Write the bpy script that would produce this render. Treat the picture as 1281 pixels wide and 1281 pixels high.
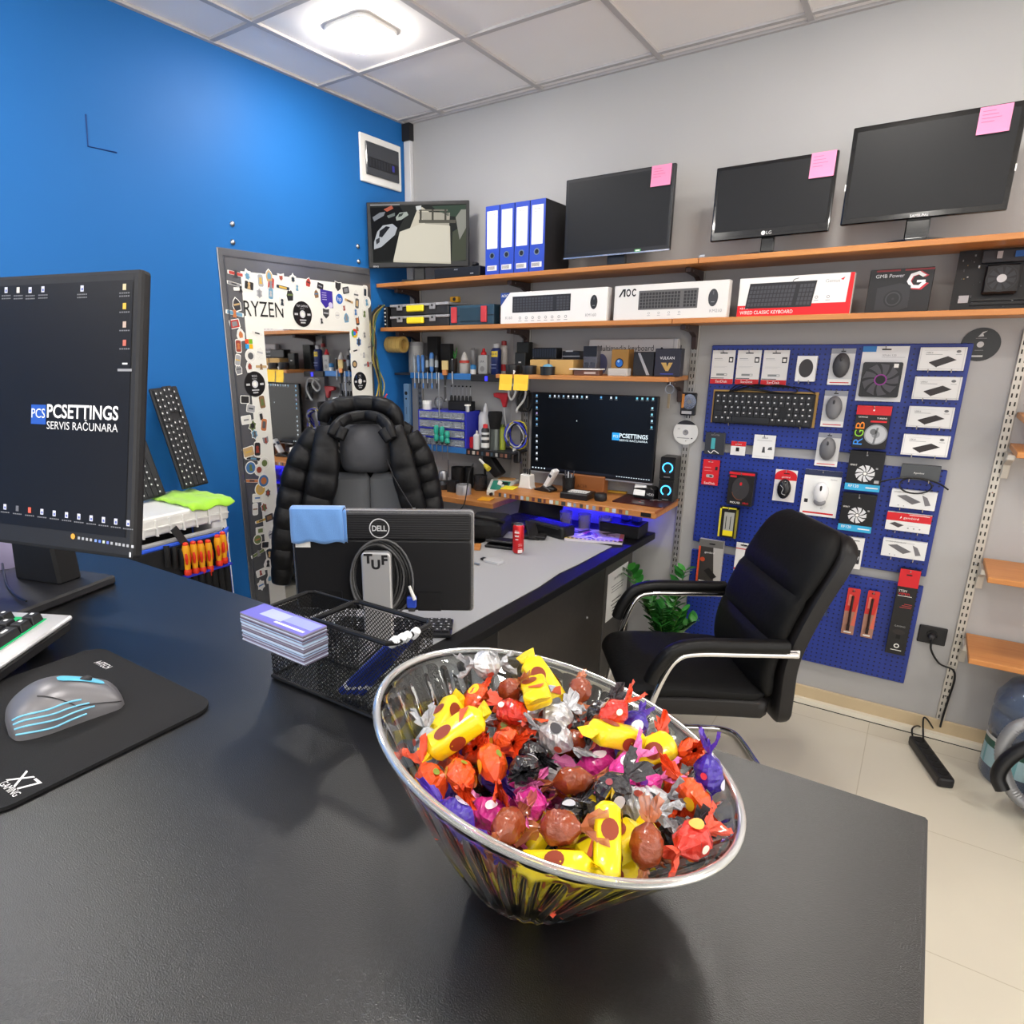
import bpy, bmesh, math, random
import numpy as np
from mathutils import Matrix, Vector, Euler
for o in list(bpy.data.objects): bpy.data.objects.remove(o)
SC = bpy.context.scene
COL = SC.collection
PI = math.pi
# ------------------------------------------------------------------ camera
PXF, YAW, PITCH, ROLL = 813.87, -.6134, -.2817, -.003
CAM = Vector((2.6889, -3.2841, 1.6456))
PPX, PPY = 576.8, 675.3
_c, _s = math.cos(YAW), math.sin(YAW)
FWD = Vector((_s*math.cos(PITCH), _c*math.cos(PITCH), math.sin(PITCH)))
RGT = Vector((_c, -_s, 0))
UPV = RGT.cross(FWD)
RG2 = RGT*math.cos(ROLL) + UPV*math.sin(ROLL)
UP2 = -RGT*math.sin(ROLL) + UPV*math.cos(ROLL)
cd = bpy.data.cameras.new('camera')
cam = bpy.data.objects.new('camera', cd); COL.objects.link(cam)
cam.matrix_world = Matrix(((RG2.x, UP2.x, -FWD.x, CAM.x), (RG2.y, UP2.y, -FWD.y, CAM.y), (RG2.z, UP2.z, -FWD.z, CAM.z), (0, 0, 0, 1)))
cd.sensor_fit = 'HORIZONTAL'; cd.sensor_width = 36; cd.lens = PXF/1281*36
cd.shift_x = (640.5-PPX)/1281; cd.shift_y = (PPY-640.5)/1281
cd.clip_start = .02; cd.clip_end = 60
SC.camera = cam
# ------------------------------------------------------------------ world, exposure
W = bpy.data.worlds.new('world'); SC.world = W; W.use_nodes = True
_bg = W.node_tree.nodes['Background']; _bg.inputs[0].default_value = (1, .97, .93, 1); _bg.inputs[1].default_value = 1.0
SC.view_settings.view_transform = 'Standard'; SC.view_settings.look = 'None'
SC.view_settings.gamma = 1; SC.view_settings.use_curve_mapping = False
SC.view_settings.exposure = 1.15
LAMP = 45.0
H = 2.893
# ------------------------------------------------------------------ helpers
def ray(u, v): return FWD + RG2*((u-PPX)/PXF) - UP2*((v-PPY)/PXF)
def at(u, v, ax, val):
    d = ray(u, v); i = 'xyz'.index(ax)
    return CAM + d*((val-CAM[i])/d[i])
def zat(u, v, x, y):
    d = ray(u, v); k = ((x-CAM.x)*d.x+(y-CAM.y)*d.y)/(d.x**2+d.y**2)
    return CAM.z+d.z*k
def lin(c): return c/12.92 if c <= .04045 else ((c+.055)/1.055)**2.4
def rgb(h): return tuple(lin(int(h[i:i+2], 16)/255) for i in (0, 2, 4))+(1,)
MC = {}
def M(h, rough=.5, metal=0., coat=0., emit=0., trans=0., ior=1.45, bump=None, alpha=1., spec=.5, sheen=0.):
    key = (h, rough, metal, coat, emit, trans, ior, bump, alpha, spec, sheen)
    if key in MC: return MC[key]
    m = bpy.data.materials.new('surface_'+h); m.use_nodes = True
    nt = m.node_tree; b = nt.nodes['Principled BSDF']; I = b.inputs
    I['Base Color'].default_value = rgb(h); I['Roughness'].default_value = rough; I['Metallic'].default_value = metal
    I['Coat Weight'].default_value = coat; I['Transmission Weight'].default_value = trans; I['IOR'].default_value = ior
    I['Alpha'].default_value = alpha; I['Specular IOR Level'].default_value = spec; I['Sheen Weight'].default_value = sheen
    if emit:
        I['Emission Color'].default_value = rgb(h); I['Emission Strength'].default_value = emit if emit > 20 else emit*.62
        I['Base Color'].default_value = tuple(c*.25 for c in rgb(h)[:3])+(1,)
    n = nt.nodes.new('ShaderNodeTexNoise'); tc = nt.nodes.new('ShaderNodeTexCoord')
    nt.links.new(tc.outputs['Object'], n.inputs['Vector'])
    if bump:
        n.inputs['Scale'].default_value = bump[0]; n.inputs['Detail'].default_value = 4
        bp = nt.nodes.new('ShaderNodeBump'); bp.inputs['Strength'].default_value = bump[1]; bp.inputs['Distance'].default_value = .002
        nt.links.new(n.outputs['Fac'], bp.inputs['Height']); nt.links.new(bp.outputs['Normal'], I['Normal'])
    elif not trans and not emit:
        n.inputs['Scale'].default_value = 40
        mr = nt.nodes.new('ShaderNodeMapRange'); mr.inputs['To Min'].default_value = max(0, rough-.04); mr.inputs['To Max'].default_value = min(1, rough+.04)
        nt.links.new(n.outputs['Fac'], mr.inputs['Value']); nt.links.new(mr.outputs['Result'], I['Roughness'])
    MC[key] = m; return m
def nodemat(name, fn):
    m = bpy.data.materials.new(name); m.use_nodes = True
    nt = m.node_tree; fn(nt, nt.nodes['Principled BSDF'], lambda t: nt.nodes.new('ShaderNode'+t), nt.links.new)
    return m
TXC = {}
def textmesh(s, bold=0):
    if (s, bold) in TXC: return TXC[s, bold]
    c = bpy.data.curves.new('t', 'FONT'); c.body = s; c.size = 1; c.resolution_u = 3; c.offset = bold
    o = bpy.data.objects.new('t', c); COL.objects.link(o)
    me = bpy.data.meshes.new_from_object(o)
    vs = [tuple(v.co) for v in me.vertices]; fs = [tuple(p.vertices) for p in me.polygons]
    bpy.data.objects.remove(o); bpy.data.curves.remove(c); bpy.data.meshes.remove(me)
    if vs:
        x0 = min(v[0] for v in vs); x1 = max(v[0] for v in vs); y0 = min(v[1] for v in vs); y1 = max(v[1] for v in vs)
    else: x0 = x1 = y0 = y1 = 0
    TXC[s, bold] = (vs, fs, x0, x1, y0, y1); return TXC[s, bold]
class MB:
    def __init__(s, mat=None): s.v = []; s.f = []; s.m = []; s.mats = []; s.cur = mat; s.T = Matrix()
    def mi(s, mat):
        mat = mat or s.cur
        if mat not in s.mats: s.mats.append(mat)
        return s.mats.index(mat)
    def add(s, vs, fs, mat=None):
        k = len(s.v); i = s.mi(mat)
        s.v += [tuple(s.T @ Vector(v)) for v in vs]
        for f in fs: s.f.append(tuple(k+a for a in f)); s.m.append(i)
        return s
    def box(s, x0, x1, y0, y1, z0, z1, mat=None):
        return s.add([(x0, y0, z0), (x1, y0, z0), (x1, y1, z0), (x0, y1, z0), (x0, y0, z1), (x1, y0, z1), (x1, y1, z1), (x0, y1, z1)],
                     [(0, 3, 2, 1), (4, 5, 6, 7), (0, 1, 5, 4), (1, 2, 6, 5), (2, 3, 7, 6), (3, 0, 4, 7)], mat)
    def quad(s, a, b, c, d, mat=None): return s.add([a, b, c, d], [(0, 1, 2, 3)], mat)
    def prism(s, poly, z0, z1, mat=None):          # poly in XY counter-clockwise, extruded along z
        n = len(poly)
        return s.add([(x, y, z0) for x, y in poly]+[(x, y, z1) for x, y in poly],
                     [tuple(range(n-1, -1, -1)), tuple(range(n, 2*n))]+[(i, (i+1) % n, n+(i+1) % n, n+i) for i in range(n)], mat)
    def slab(s, poly, y0, y1, mat=None):           # poly in XZ (counter-clockwise seen from -y), y0 front
        n = len(poly)
        return s.add([(x, y0, z) for x, z in poly]+[(x, y1, z) for x, z in poly],
                     [tuple(range(n)), tuple(range(2*n-1, n-1, -1))]+[(i, n+i, n+(i+1) % n, (i+1) % n) for i in range(n)], mat)
    def tube(s, pts, r, n=8, mat=None, closed=False, caps=True):
        P = [Vector(p) for p in pts]; N = len(P); rs = r if isinstance(r, (list, tuple)) else [r]*N
        vs = []; up = None
        for i in range(N):
            a = P[i-1] if (i or closed) else P[i]; b = P[(i+1) % N] if (i < N-1 or closed) else P[i]
            t = (b-a)
            t = t.normalized() if t.length > 1e-9 else Vector((0, 0, 1))
            if up is None: up = Vector((0, 0, 1)) if abs(t.z) < .9 else Vector((1, 0, 0))
            e1 = t.cross(up); e1 = e1.normalized() if e1.length > 1e-6 else t.orthogonal().normalized()
            e2 = e1.cross(t); up = e2
            for k in range(n):
                w = 2*PI*k/n; vs.append(P[i]+e1*(rs[i]*math.cos(w))+e2*(rs[i]*math.sin(w)))
        fs = []
        for i in range(N if closed else N-1):
            j = (i+1) % N
            for k in range(n): fs.append((i*n+k, i*n+(k+1) % n, j*n+(k+1) % n, j*n+k))
        if caps and not closed: fs += [tuple(range(n-1, -1, -1)), tuple((N-1)*n+k for k in range(n))]
        return s.add(vs, fs, mat)
    def cyl(s, a, b, r, n=16, mat=None, r2=None): return s.tube([a, b], [r, r if r2 is None else r2], n, mat)
    def lathe(s, prof, n=24, mat=None, c=(0, 0)):  # prof [(r,z)] around z
        vs = []; fs = []
        for r, z in prof:
            for k in range(n): w = 2*PI*k/n; vs.append((c[0]+r*math.cos(w), c[1]+r*math.sin(w), z))
        L = len(prof)
        for i in range(L-1):
            for k in range(n): fs.append((i*n+k, i*n+(k+1) % n, (i+1)*n+(k+1) % n, (i+1)*n+k))
        ring_ = prof[0] == prof[-1]
        if prof[0][0] > 1e-6 and not ring_: fs.append(tuple(range(n-1, -1, -1)))
        if prof[-1][0] > 1e-6 and not ring_: fs.append(tuple((L-1)*n+k for k in range(n)))
        return s.add(vs, fs, mat)
    def ball(s, c, r, mat=None, n=12, sc=(1, 1, 1)):
        vs = [(c[0], c[1], c[2]-r*sc[2])]; m = n//2
        for i in range(1, m):
            a = -PI/2+PI*i/m
            for k in range(n): w = 2*PI*k/n; vs.append((c[0]+r*sc[0]*math.cos(a)*math.cos(w), c[1]+r*sc[1]*math.cos(a)*math.sin(w), c[2]+r*sc[2]*math.sin(a)))
        vs.append((c[0], c[1], c[2]+r*sc[2])); L = len(vs)-1; fs = []
        for k in range(n): fs.append((0, 1+(k+1) % n, 1+k)); fs.append((L, L-n+k, L-n+(k+1) % n))
        for i in range(m-2):
            for k in range(n): fs.append((1+i*n+k, 1+i*n+(k+1) % n, 1+(i+1)*n+(k+1) % n, 1+(i+1)*n+k))
        return s.add(vs, fs, mat)
    def rect(s, x0, x1, z0, z1, y, mat=None): return s.add([(x0, y, z0), (x1, y, z0), (x1, y, z1), (x0, y, z1)], [(0, 1, 2, 3)], mat)
    def poly(s, pts, y, mat=None): return s.add([(x, y, z) for x, z in pts], [tuple(range(len(pts)))], mat)
    def disc(s, x, z, r, y, mat=None, n=20, rz=None, r0=0, a0=0, a1=2*PI):
        rz = rz or r; A = [a0+(a1-a0)*k/n for k in range(n+1)]
        o = [(x+r*math.cos(a), y, z+rz*math.sin(a)) for a in A]
        if r0:
            q = r0/r; i = [(x+q*r*math.cos(a), y, z+q*rz*math.sin(a)) for a in A]
            return s.add(o+i, [(k, k+1, n+2+k, n+1+k) for k in range(n)], mat)
        if a1-a0 > 6.28: return s.add(o[:-1], [tuple(range(n))], mat)
        return s.add(o, [tuple(range(n+1))], mat)
    def text(s, t, x, z, h, y, mat=None, w=None, al='L', maxw=None, bold=0):
        vs, fs, x0, x1, y0, y1 = textmesh(t, bold)
        if not fs: return s
        capy0, capy1 = textmesh('H')[4:6]
        k = h/(capy1-capy0); kx = (w/(x1-x0)) if w else k
        if maxw and (x1-x0)*kx > maxw: kx = maxw/(x1-x0)
        off = {'L': x0, 'C': (x0+x1)/2, 'R': x1}[al]
        return s.add([(x+(a-off)*kx, y, z+b*k) for a, b, c in vs], fs, mat)
    def rrect(s, x0, x1, z0, z1, r, n=4):
        out = []
        for cx, cz, a in ((x1-r, z0+r, -PI/2), (x1-r, z1-r, 0), (x0+r, z1-r, PI/2), (x0+r, z0+r, PI)):
            for k in range(n+1): w = a+PI/2*k/n; out.append((cx+r*math.cos(w), cz+r*math.sin(w)))
        return out
    def build(s, name, parent=None, bevel=0, smooth=False, seg=1, sub=0):
        me = bpy.data.meshes.new(name)
        me.from_pydata(s.v, [], s.f)
        for m in s.mats: me.materials.append(m)
        me.polygons.foreach_set('material_index', s.m); me.update()
        if bevel or smooth:
            bm = bmesh.new(); bm.from_mesh(me)
            if bevel:
                ed = [e for e in bm.edges if len(e.link_faces) == 2 and e.calc_face_angle(0) > .6]
                try: bmesh.ops.bevel(bm, geom=ed, offset=bevel, segments=seg, affect='EDGES', profile=.6, clamp_overlap=True)
                except Exception: pass
            if smooth:
                for f in bm.faces: f.smooth = True
                for e in bm.edges: e.smooth = not (len(e.link_faces) == 2 and e.calc_face_angle(0) > .7)
            bm.to_mesh(me); bm.free()
        o = bpy.data.objects.new(name, me); COL.objects.link(o)
        if parent: o.parent = parent
        if sub:
            md = o.modifiers.new('sub', 'SUBSURF'); md.levels = sub; md.render_levels = sub
        return o
def tag(o, label, cat, group=None):
    o['label'] = label; o['category'] = cat
    if group: o['group'] = group
    return o
def thing(name, label, cat, loc=(0, 0, 0), rot=(0, 0, 0), group=None):
    o = bpy.data.objects.new(name, None); COL.objects.link(o); o.empty_display_size = .02
    o.location = loc; o.rotation_euler = rot
    return tag(o, label, cat, group)
def solo(name, label, cat, mb, loc=(0, 0, 0), rot=(0, 0, 0), group=None, **k):
    o = mb.build(name, **k); o.location = loc; o.rotation_euler = rot
    return tag(o, label, cat, group)
def struct(name, mb, **k):
    o = mb.build(name, **k); o['kind'] = 'structure'; return o
def smooth_pts(P, n=6, closed=False):
    P = [Vector(p) for p in P]; N = len(P); out = []
    for i in range(N if closed else N-1):
        g = (lambda j: P[j % N]) if closed else (lambda j: P[max(0, min(N-1, j))])
        a, b, c, d = g(i-1), g(i), g(i+1), g(i+2)
        for k in range(n):
            t = k/n
            out.append(.5*((2*b)+(c-a)*t+(2*a-5*b+4*c-d)*t*t+(3*b-a-3*c+d)*t*t*t))
    if not closed: out.append(P[-1])
    return out
EULX = lambda *a: Euler(a)
# common materials
WHITE = M('f0eeea', .45); PAPER = M('ecebe8', .6); BLACK = M('101012', .45); BLK2 = M('1c1c1f', .5); GREY = M('8a8a8c', .5)
DGREY = M('3c3c40', .5); CHROME = M('e8e8ea', .08, 1.); STEEL = M('b9babd', .3, 1.); RED = M('d8141e', .45); BLUE = M('1f4fd0', .45)
YEL = M('f6d21c', .45); LIGHTGREY = M('c9c9c9', .5); ORANGE = M('e8661a', .45); GREEN = M('2f9e3f', .45); GLOSSBLK = M('08080a', .12, coat=.5)
MATTEBLK = M('0c0c0e', .7); BROWN = M('5a2f1a', .5); INK = M('26262a', .6); GREYINK = M('9a9a9c', .6)
# ================================================================== the room
def _floor(nt, b, N, L):
    tc = N('TexCoord'); mp = N('Mapping'); br = N('TexBrick')
    mp.inputs['Location'].default_value = (-(2.703-.59*5), -(-.742-.59*14), 0)
    L(tc.outputs['Object'], mp.inputs['Vector']); L(mp.outputs['Vector'], br.inputs['Vector'])
    br.offset = 0; br.inputs['Scale'].default_value = 1; br.inputs['Brick Width'].default_value = .59; br.inputs['Row Height'].default_value = .59
    br.inputs['Mortar Size'].default_value = .0016; br.inputs['Mortar Smooth'].default_value = .2
    br.inputs['Color1'].default_value = rgb('cec7b6'); br.inputs['Color2'].default_value = rgb('d0c9b8'); br.inputs['Mortar'].default_value = rgb('b4aa94')
    nz = N('TexNoise'); nz.inputs['Scale'].default_value = 3; nz.inputs['Detail'].default_value = 5
    mx = N('MixRGB'); mx.blend_type = 'MULTIPLY'; mx.inputs['Fac'].default_value = .25
    L(tc.outputs['Object'], nz.inputs['Vector']); L(br.outputs['Color'], mx.inputs[1]); L(nz.outputs['Fac'], mx.inputs[2])
    rp = N('MapRange'); rp.inputs['To Min'].default_value = .75; rp.inputs['To Max'].default_value = 1.1
    L(nz.outputs['Fac'], rp.inputs['Value']); L(rp.outputs['Result'], mx.inputs[2])
    L(mx.outputs[0], b.inputs['Base Color']); b.inputs['Roughness'].default_value = .28
MFLOOR = nodemat('beige_floor_tile', _floor)
def _wall(col, bs=.08, sp=.5):
    def fn(nt, b, N, L):
        tc = N('TexCoord'); nz = N('TexNoise'); nz.inputs['Scale'].default_value = 220; nz.inputs['Detail'].default_value = 3
        n2 = N('TexNoise'); n2.inputs['Scale'].default_value = 2.5
        bp = N('Bump'); bp.inputs['Strength'].default_value = bs; bp.inputs['Distance'].default_value = .002
        hs = N('HueSaturation'); mr = N('MapRange'); mr.inputs['To Min'].default_value = .96; mr.inputs['To Max'].default_value = 1.04
        for n in (nz, n2): L(tc.outputs['Object'], n.inputs['Vector'])
        L(nz.outputs['Fac'], bp.inputs['Height']); L(bp.outputs['Normal'], b.inputs['Normal'])
        hs.inputs['Color'].default_value = rgb(col); L(n2.outputs['Fac'], mr.inputs['Value']); L(mr.outputs['Result'], hs.inputs['Value'])
        L(hs.outputs['Color'], b.inputs['Base Color']); b.inputs['Roughness'].default_value = .55; b.inputs['Specular IOR Level'].default_value = sp
    return fn
MWALLB = nodemat('blue_wall_paint', _wall('2069b0', .08, .25)); MWALLG = nodemat('grey_wall_paint', _wall('aeadad'))
MCEIL = nodemat('ceiling_tile', _wall('f8f4f2', .25)); MTBAR = M('bcb8b8', .5)
struct('floor', MB(MFLOOR).box(-.2, 7, -6.5, .2, -.1, 0))
struct('wall_left', MB(MWALLB).box(-.15, 0, -6.5, .15, 0, H+.1))
struct('wall_back', MB(MWALLG).box(0, 7, 0, .15, 0, H+.1))
struct('ceiling', MB(MCEIL).box(-.15, 7, -6.5, .15, H+.004, H+.1))
mb = MB(MTBAR); DX0, DY0 = .2823, .082
for k in range(-0, 12): mb.box(DX0+.6*k-.012, DX0+.6*k+.012, -6.5, 0, H-.006, H+.01)
for k in range(11): mb.box(0, 7, -DY0-.6*k-.012, -DY0-.6*k+.012, H-.0055, H+.009)
mb.box(0, .02, -6.5, 0, H-.007, H+.01).box(0, 7, -.02, 0, H-.007, H+.01)
struct('trim_1', mb)
MB_BASE = M('cbb795', .35)
struct('baseboard_back', MB(MB_BASE).box(0, 7, -.012, 0, 0, .0845), bevel=.002)
mb = MB(M('e6e0d0', .4)).box(1.7, 7, -.04, -.012, .004, .026); mb.box(1.7, 7, -.041, -.012, 0, .004, BLACK)
struct('trim_2', mb)
mb = MB(M('d6d6d8', .4)).box(.002, .05, -.03, 0, 2.05, 2.80); struct('trim_3', mb, bevel=.003)
struct('trim_4', MB(M('1c1b1e', .6)).box(.0, .055, -.04, 0, 2.80, H-.008))
a, b_, c_ = at(107, 143, 'x', 0), at(110, 183, 'x', 0), at(146, 191, 'x', 0)
mb = MB(M('123a78', .7)); mb.tube([(0.0005, a.y, a.z), (0.0005, b_.y, b_.z), (0.0005, c_.y, c_.z)], .003, 4)
struct('trim_5', mb)
# ceiling lights: square frosted panels in every third tile
def lamp(x, y, label, group):
    t = thing('ceiling_light', label, 'light', (x, y, H), group=group)
    mb = MB(M('f4f2ee', .4)); r = .118
    P = mb.rrect(-r, r, -r, r, .05, 6); mb.prism(P, -.016, .003); mb.build('frame', t, bevel=.004)
    m = MB(M('fffaf2', .5, emit=LAMP)); r = .108; P = m.rrect(-r, r, -r, r, .045, 6)
    m.prism(P, -.034, -.0155); m.build('diffuser', t, bevel=.011, seg=3)
for i in range(3):
    for j in range(3):
        x, y = .5823+1.8*i, -.982-1.8*j
        if (i, j) == (0, 0): lamp(x, y, 'lit square ceiling light panel in the tile nearest the blue wall', None)
        else: lamp(x, y, 'lit square ceiling light panel outside the view, above the shop floor', 'ceiling lights behind the camera')
# wall rails with slots
MRAIL = M('a9a6a2', .4, .6); MSLOT = M('2a2826', .7)
def rail(x, z0, z1, label, col=MRAIL):
    t = thing('wall_rail', label, 'rail', (x, 0, z0))
    h = z1-z0
    MB(col).box(-.016, .016, -.014, 0, 0, h).build('upright', t, bevel=.002)
    mb = MB(MSLOT)
    for k in range(int(h/.032)):
        for s in (-.007, .007): mb.rect(s-.0025, s+.0025, .01+k*.032, .026+k*.032, -.0145)
    mb.build('slots', t)
    for k in range(int(h/.3)): MB(CHROME).ball((0, -.015, .12+k*.3), .004, n=8).build('screw', t)
rail(.075, .45, 2.2, 'grey slotted wall rail in the corner behind the toolboxes')
rail(.838, .45, 2.06, 'grey slotted wall rail behind the left side of the big lit screen')
rail(1.745, .2, 2.06, 'grey slotted wall rail with a bare hard drive and a white disc on it')
rail(2.955, .085, 1.72, 'pale slotted wall rail right of the pegboards', M('c4bfb6', .4, .4))
# ================================================================== on the blue wall
RW = PI/2                                   # things on the blue wall: local -y faces the room, local x runs towards the corner
# electrical panel
p0, p1 = at(450, 226, 'x', 0), at(499, 184, 'x', 0)
w, h = p1.y-p0.y, p1.z-p0.z+.0
t = thing('breaker_box', 'white framed breaker box with tinted door high on the blue wall', 'electrical panel', (0, p0.y, p0.z), (0, 0, RW))
MB(WHITE).box(0, w, -.014, 0, 0, h).build('frame', t, bevel=.004)
mb = MB(M('3a3c42', .12, coat=.6)).box(.035, w-.03, -.024, -.0145, .038, h-.035); mb.build('tinted_door', t, bevel=.003)
mb = MB(M('1d1e22', .4)).box(.05, w-.045, -.0255, -.0243, .075, .125)
for k in range(9): mb.box(.055+k*.023, .07+k*.023, -.0265, -.0255, .08, .12, M('2c2d33', .4))
mb.box(.24, .26, -.0268, -.0255, .085, .115, M('3a3aa0', .4)); mb.build('breaker_row', t)
# dome headed screws of the mirror
for u, v, l in ((291, 280, 'upper steel dome screw above the left end of the mirror'), (291.5, 303, 'lower steel dome screw above the left end of the mirror'),
                (448, 308, 'upper steel dome screw beside the surveillance monitor'), (449, 327, 'lower steel dome screw beside the surveillance monitor')):
    p = at(u, v, 'x', .004); m = MB(STEEL); m.lathe([(.013, 0), (.0125, .004), (.009, .008), (.004, .0105), (.0001, .011)], 16)
    solo('dome_screw', l, 'screw', m, (0, p.y, p.z), (0, PI/2, 0), 'mirror fixing screws', smooth=True)
# mirror with stickers
YL, ZB, ZT = -1.346, .30, 2.095
def W(u, v): p = at(u, v, 'x', .008); return (p.y-YL, p.z)
t = thing('wall_mirror', 'tall mirror with a sticker-covered white and grey border on the blue wall', 'mirror', (0, YL, 0), (0, 0, RW))
MGB = M('8d8f94', .25, .7)
mw = .992
gx0, gz1 = W(330, 411); gx1, _ = W(437.5, 413)
MB(MGB).box(0, mw, -.006, 0, ZB, ZT).build('grey_border', t, bevel=.003)
m = MB(M('5c5e66', .3, .5)); m.box(.028, .034, -.0085, -.006, ZB, ZT-.03); m.box(.028, mw-.02, -.0085, -.006, ZT-.036, ZT-.03); m.build('bevel_groove', t)
wx0, wz1 = W(301, 339); wx1, wz2 = W(458, 357)
m = MB(M('f0efe8', .5)); y = -.0066
m.slab([(wx0, gz1), (wx1+.02, gz1), (wx1, wz1-.005), (wx0, wz1)], y, -.006); m.slab([(wx0, ZB), (gx0, ZB), (gx0, gz1), (wx0, gz1)], y, -.006); m.slab([(gx1, ZB), (wx1+.03, ZB), (wx1+.02, gz1), (gx1, gz1)], y, -.006)
m.build('white_border', t)
MIRROR = M('f4f6f8', .015, 1.)
MB(MIRROR).box(gx0, gx1, -.0064, -.006, ZB, gz1).build('mirror_glass', t)
def disc_part(par, u, v, r, txt, l):
    x, z = W(u, v); m = MB(M('17171a', .3, coat=.3)); y = -.0085
    m.disc(x, z, r, y, n=40, r0=r*.17); m.disc(x, z, r, y+.0008, MATTEBLK, n=40); m.disc(x, z, r*.3, y-.0002, M('d8d8dc', .3), n=24, r0=r*.17)
    m.disc(x, z, r*.17, y-.0001, M('f0efe8', .5), n=20)
    m.text(txt, x, z+r*.55, r*.16, y-.0003, M('d0d0d4', .4), al='C', maxw=r*1.2); m.text('DRIVER', x, z+r*.36, r*.1, y-.0003, M('a8a8ac', .4), al='C')
    m.rect(x-r*.35, x+r*.35, z-r*.52, z-r*.42, y-.0003, M('c4c4c8', .4)); m.rect(x-r*.25, x+r*.25, z-r*.72, z-r*.62, y-.0003, M('c4c4c8', .4))
    m.rect(x-r*.85, x-r*.5, z-.006, z+.004, y-.0003, M('c4c4c8', .4)); m.rect(x+r*.5, x+r*.85, z-.006, z+.004, y-.0003, M('c4c4c8', .4))
    o = m.build('disc', par); o['label'] = l
disc_part(t, 378.5, 393, .062, 'TUF GAMING', 'black optical disc above the glass'); disc_part(t, 319, 480.5, .06, 'ROG', 'black optical disc left of the glass'); disc_part(t, 450.5, 477, .052, 'MSI', 'black optical disc right of the glass')
m = MB(M('1b1b1d', .5)); a = W(306, 395); b = W(355, 398)
m.T = Matrix.Translation((a[0], -.0078, a[1])); m.text('RYZEN', 0, 0, .068, 0, w=b[0]-a[0]); m.T = Matrix()
o = m.build('lettering', t); o['label'] = 'large black RYZEN lettering'
# stickers
rs = random.Random(5)
SC_ = ['b8423c', '4a78b0', 'd8b050', '2b2b2e', '3c3c40', '8a6a4a', '2b2b2e', '8a8a8e', '6a9ab8', 'c87a4a', '5c5c60', 'b8b8bc', '24303c', '9a4438', '6a7a4a', '3a3a3e', 'a8a8ac', 'c8a878']
def sticker(x, z, s, kind, c1, c2, name='sticker'):
    y = -.0078-rs.random()*.0006; m = MB(M('f6f5f0', .4)); a = rs.uniform(-.25, .25)
    def R(P): return [(x+px*math.cos(a)-pz*math.sin(a), z+px*math.sin(a)+pz*math.cos(a)) for px, pz in P]
    def slabp(P, k, dy, mt): m.poly(R([(px*k, pz*k) for px, pz in P]), y-dy, mt)
    if kind == 0: P = [(s*.5*math.cos(i*PI/9), s*.5*math.sin(i*PI/9)) for i in range(18)]
    elif kind == 1: P = m.rrect(-s*.5, s*.5, -s*.36, s*.36, s*.1)
    elif kind == 2: P = [(s*(.5 if i % 2 else .36)*math.cos(i*PI/6)*.8, s*(.5 if i % 2 else .36)*math.sin(i*PI/6)) for i in range(12)]
    elif kind == 3: P = m.rrect(-s*.3, s*.3, -s*.55, s*.55, s*.16)
    elif kind == 4: P = [(0, -s*.5), (s*.38, -s*.2), (s*.42, s*.42), (0, s*.34), (-s*.42, s*.42), (-s*.38, -s*.2)]
    elif kind == 5: P = m.rrect(-s*.7, s*.7, -s*.13, s*.13, s*.05)
    else: P = [(-s*.3, -s*.5), (s*.28, -s*.46), (s*.36, s*.05), (s*.22, s*.3), (.0, s*.52), (-s*.26, s*.3), (-s*.4, -s*.05)]
    slabp(P, 1., 0, None); slabp(P, .84, .0002, M(c1, .45))
    r = rs.random()
    if r < .4: m.disc(x, z+s*.12, s*.13, y-.0004, M(c2, .45), 10); m.poly(R([(-s*.16, -s*.26), (s*.16, -s*.26), (s*.1, 0), (-s*.1, 0)]), y-.0004, M(c2, .45))
    elif r < .7: slabp(P, .5, .0004, M(c2, .45))
    else: m.poly(R([(-s*.25, -s*.06), (s*.25, -s*.06), (s*.25, s*.06), (-s*.25, s*.06)]), y-.0004, M(c2, .45))
    m.build(name, t)
used = []
for u, v, R_ in ((378, 393, 24), (319, 480, 22), (450, 477, 20), (318, 393, 20), (340, 395, 20), (306, 395, 12), (350, 397, 14), (278+34, 430, 12), (409, 373, 14), (425, 374, 9)): used.append((u, v, R_))
spots = []
for k in range(4000):
    u, v = rs.uniform(281, 476), rs.uniform(318, 740)
    # the border leans with the mirror: keep to the ring around the glass
    xl = 281+(v-318)*.105; gl = 331+(v-410)*.055; gr = 437
    top = v < 330+(u-281)*.165
    inring = (xl+2 < u < gl-6) or (gr+6 < u < 466 and v < 505) or (v < 406 and xl+2 < u < 464)
    if not inring or top or v > 735: continue
    if v < 330+(u-281)*.165+4: continue
    if any((u-a)**2+(v-b)**2 < max(10.5, c)**2 for a, b, c in used): continue
    used.append((u, v, 10.5)); spots.append((u, v))
    if len(spots) > 92: break
for u, v in spots:
    x, z = W(u, v)
    if not (.04 < x < mw-.03): continue
    c1, c2 = rs.sample(SC_, 2); sticker(x, z, rs.uniform(.048, .072), rs.randrange(7), c1 if rs.random() < .6 else 'e8e6e0', c2)
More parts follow.
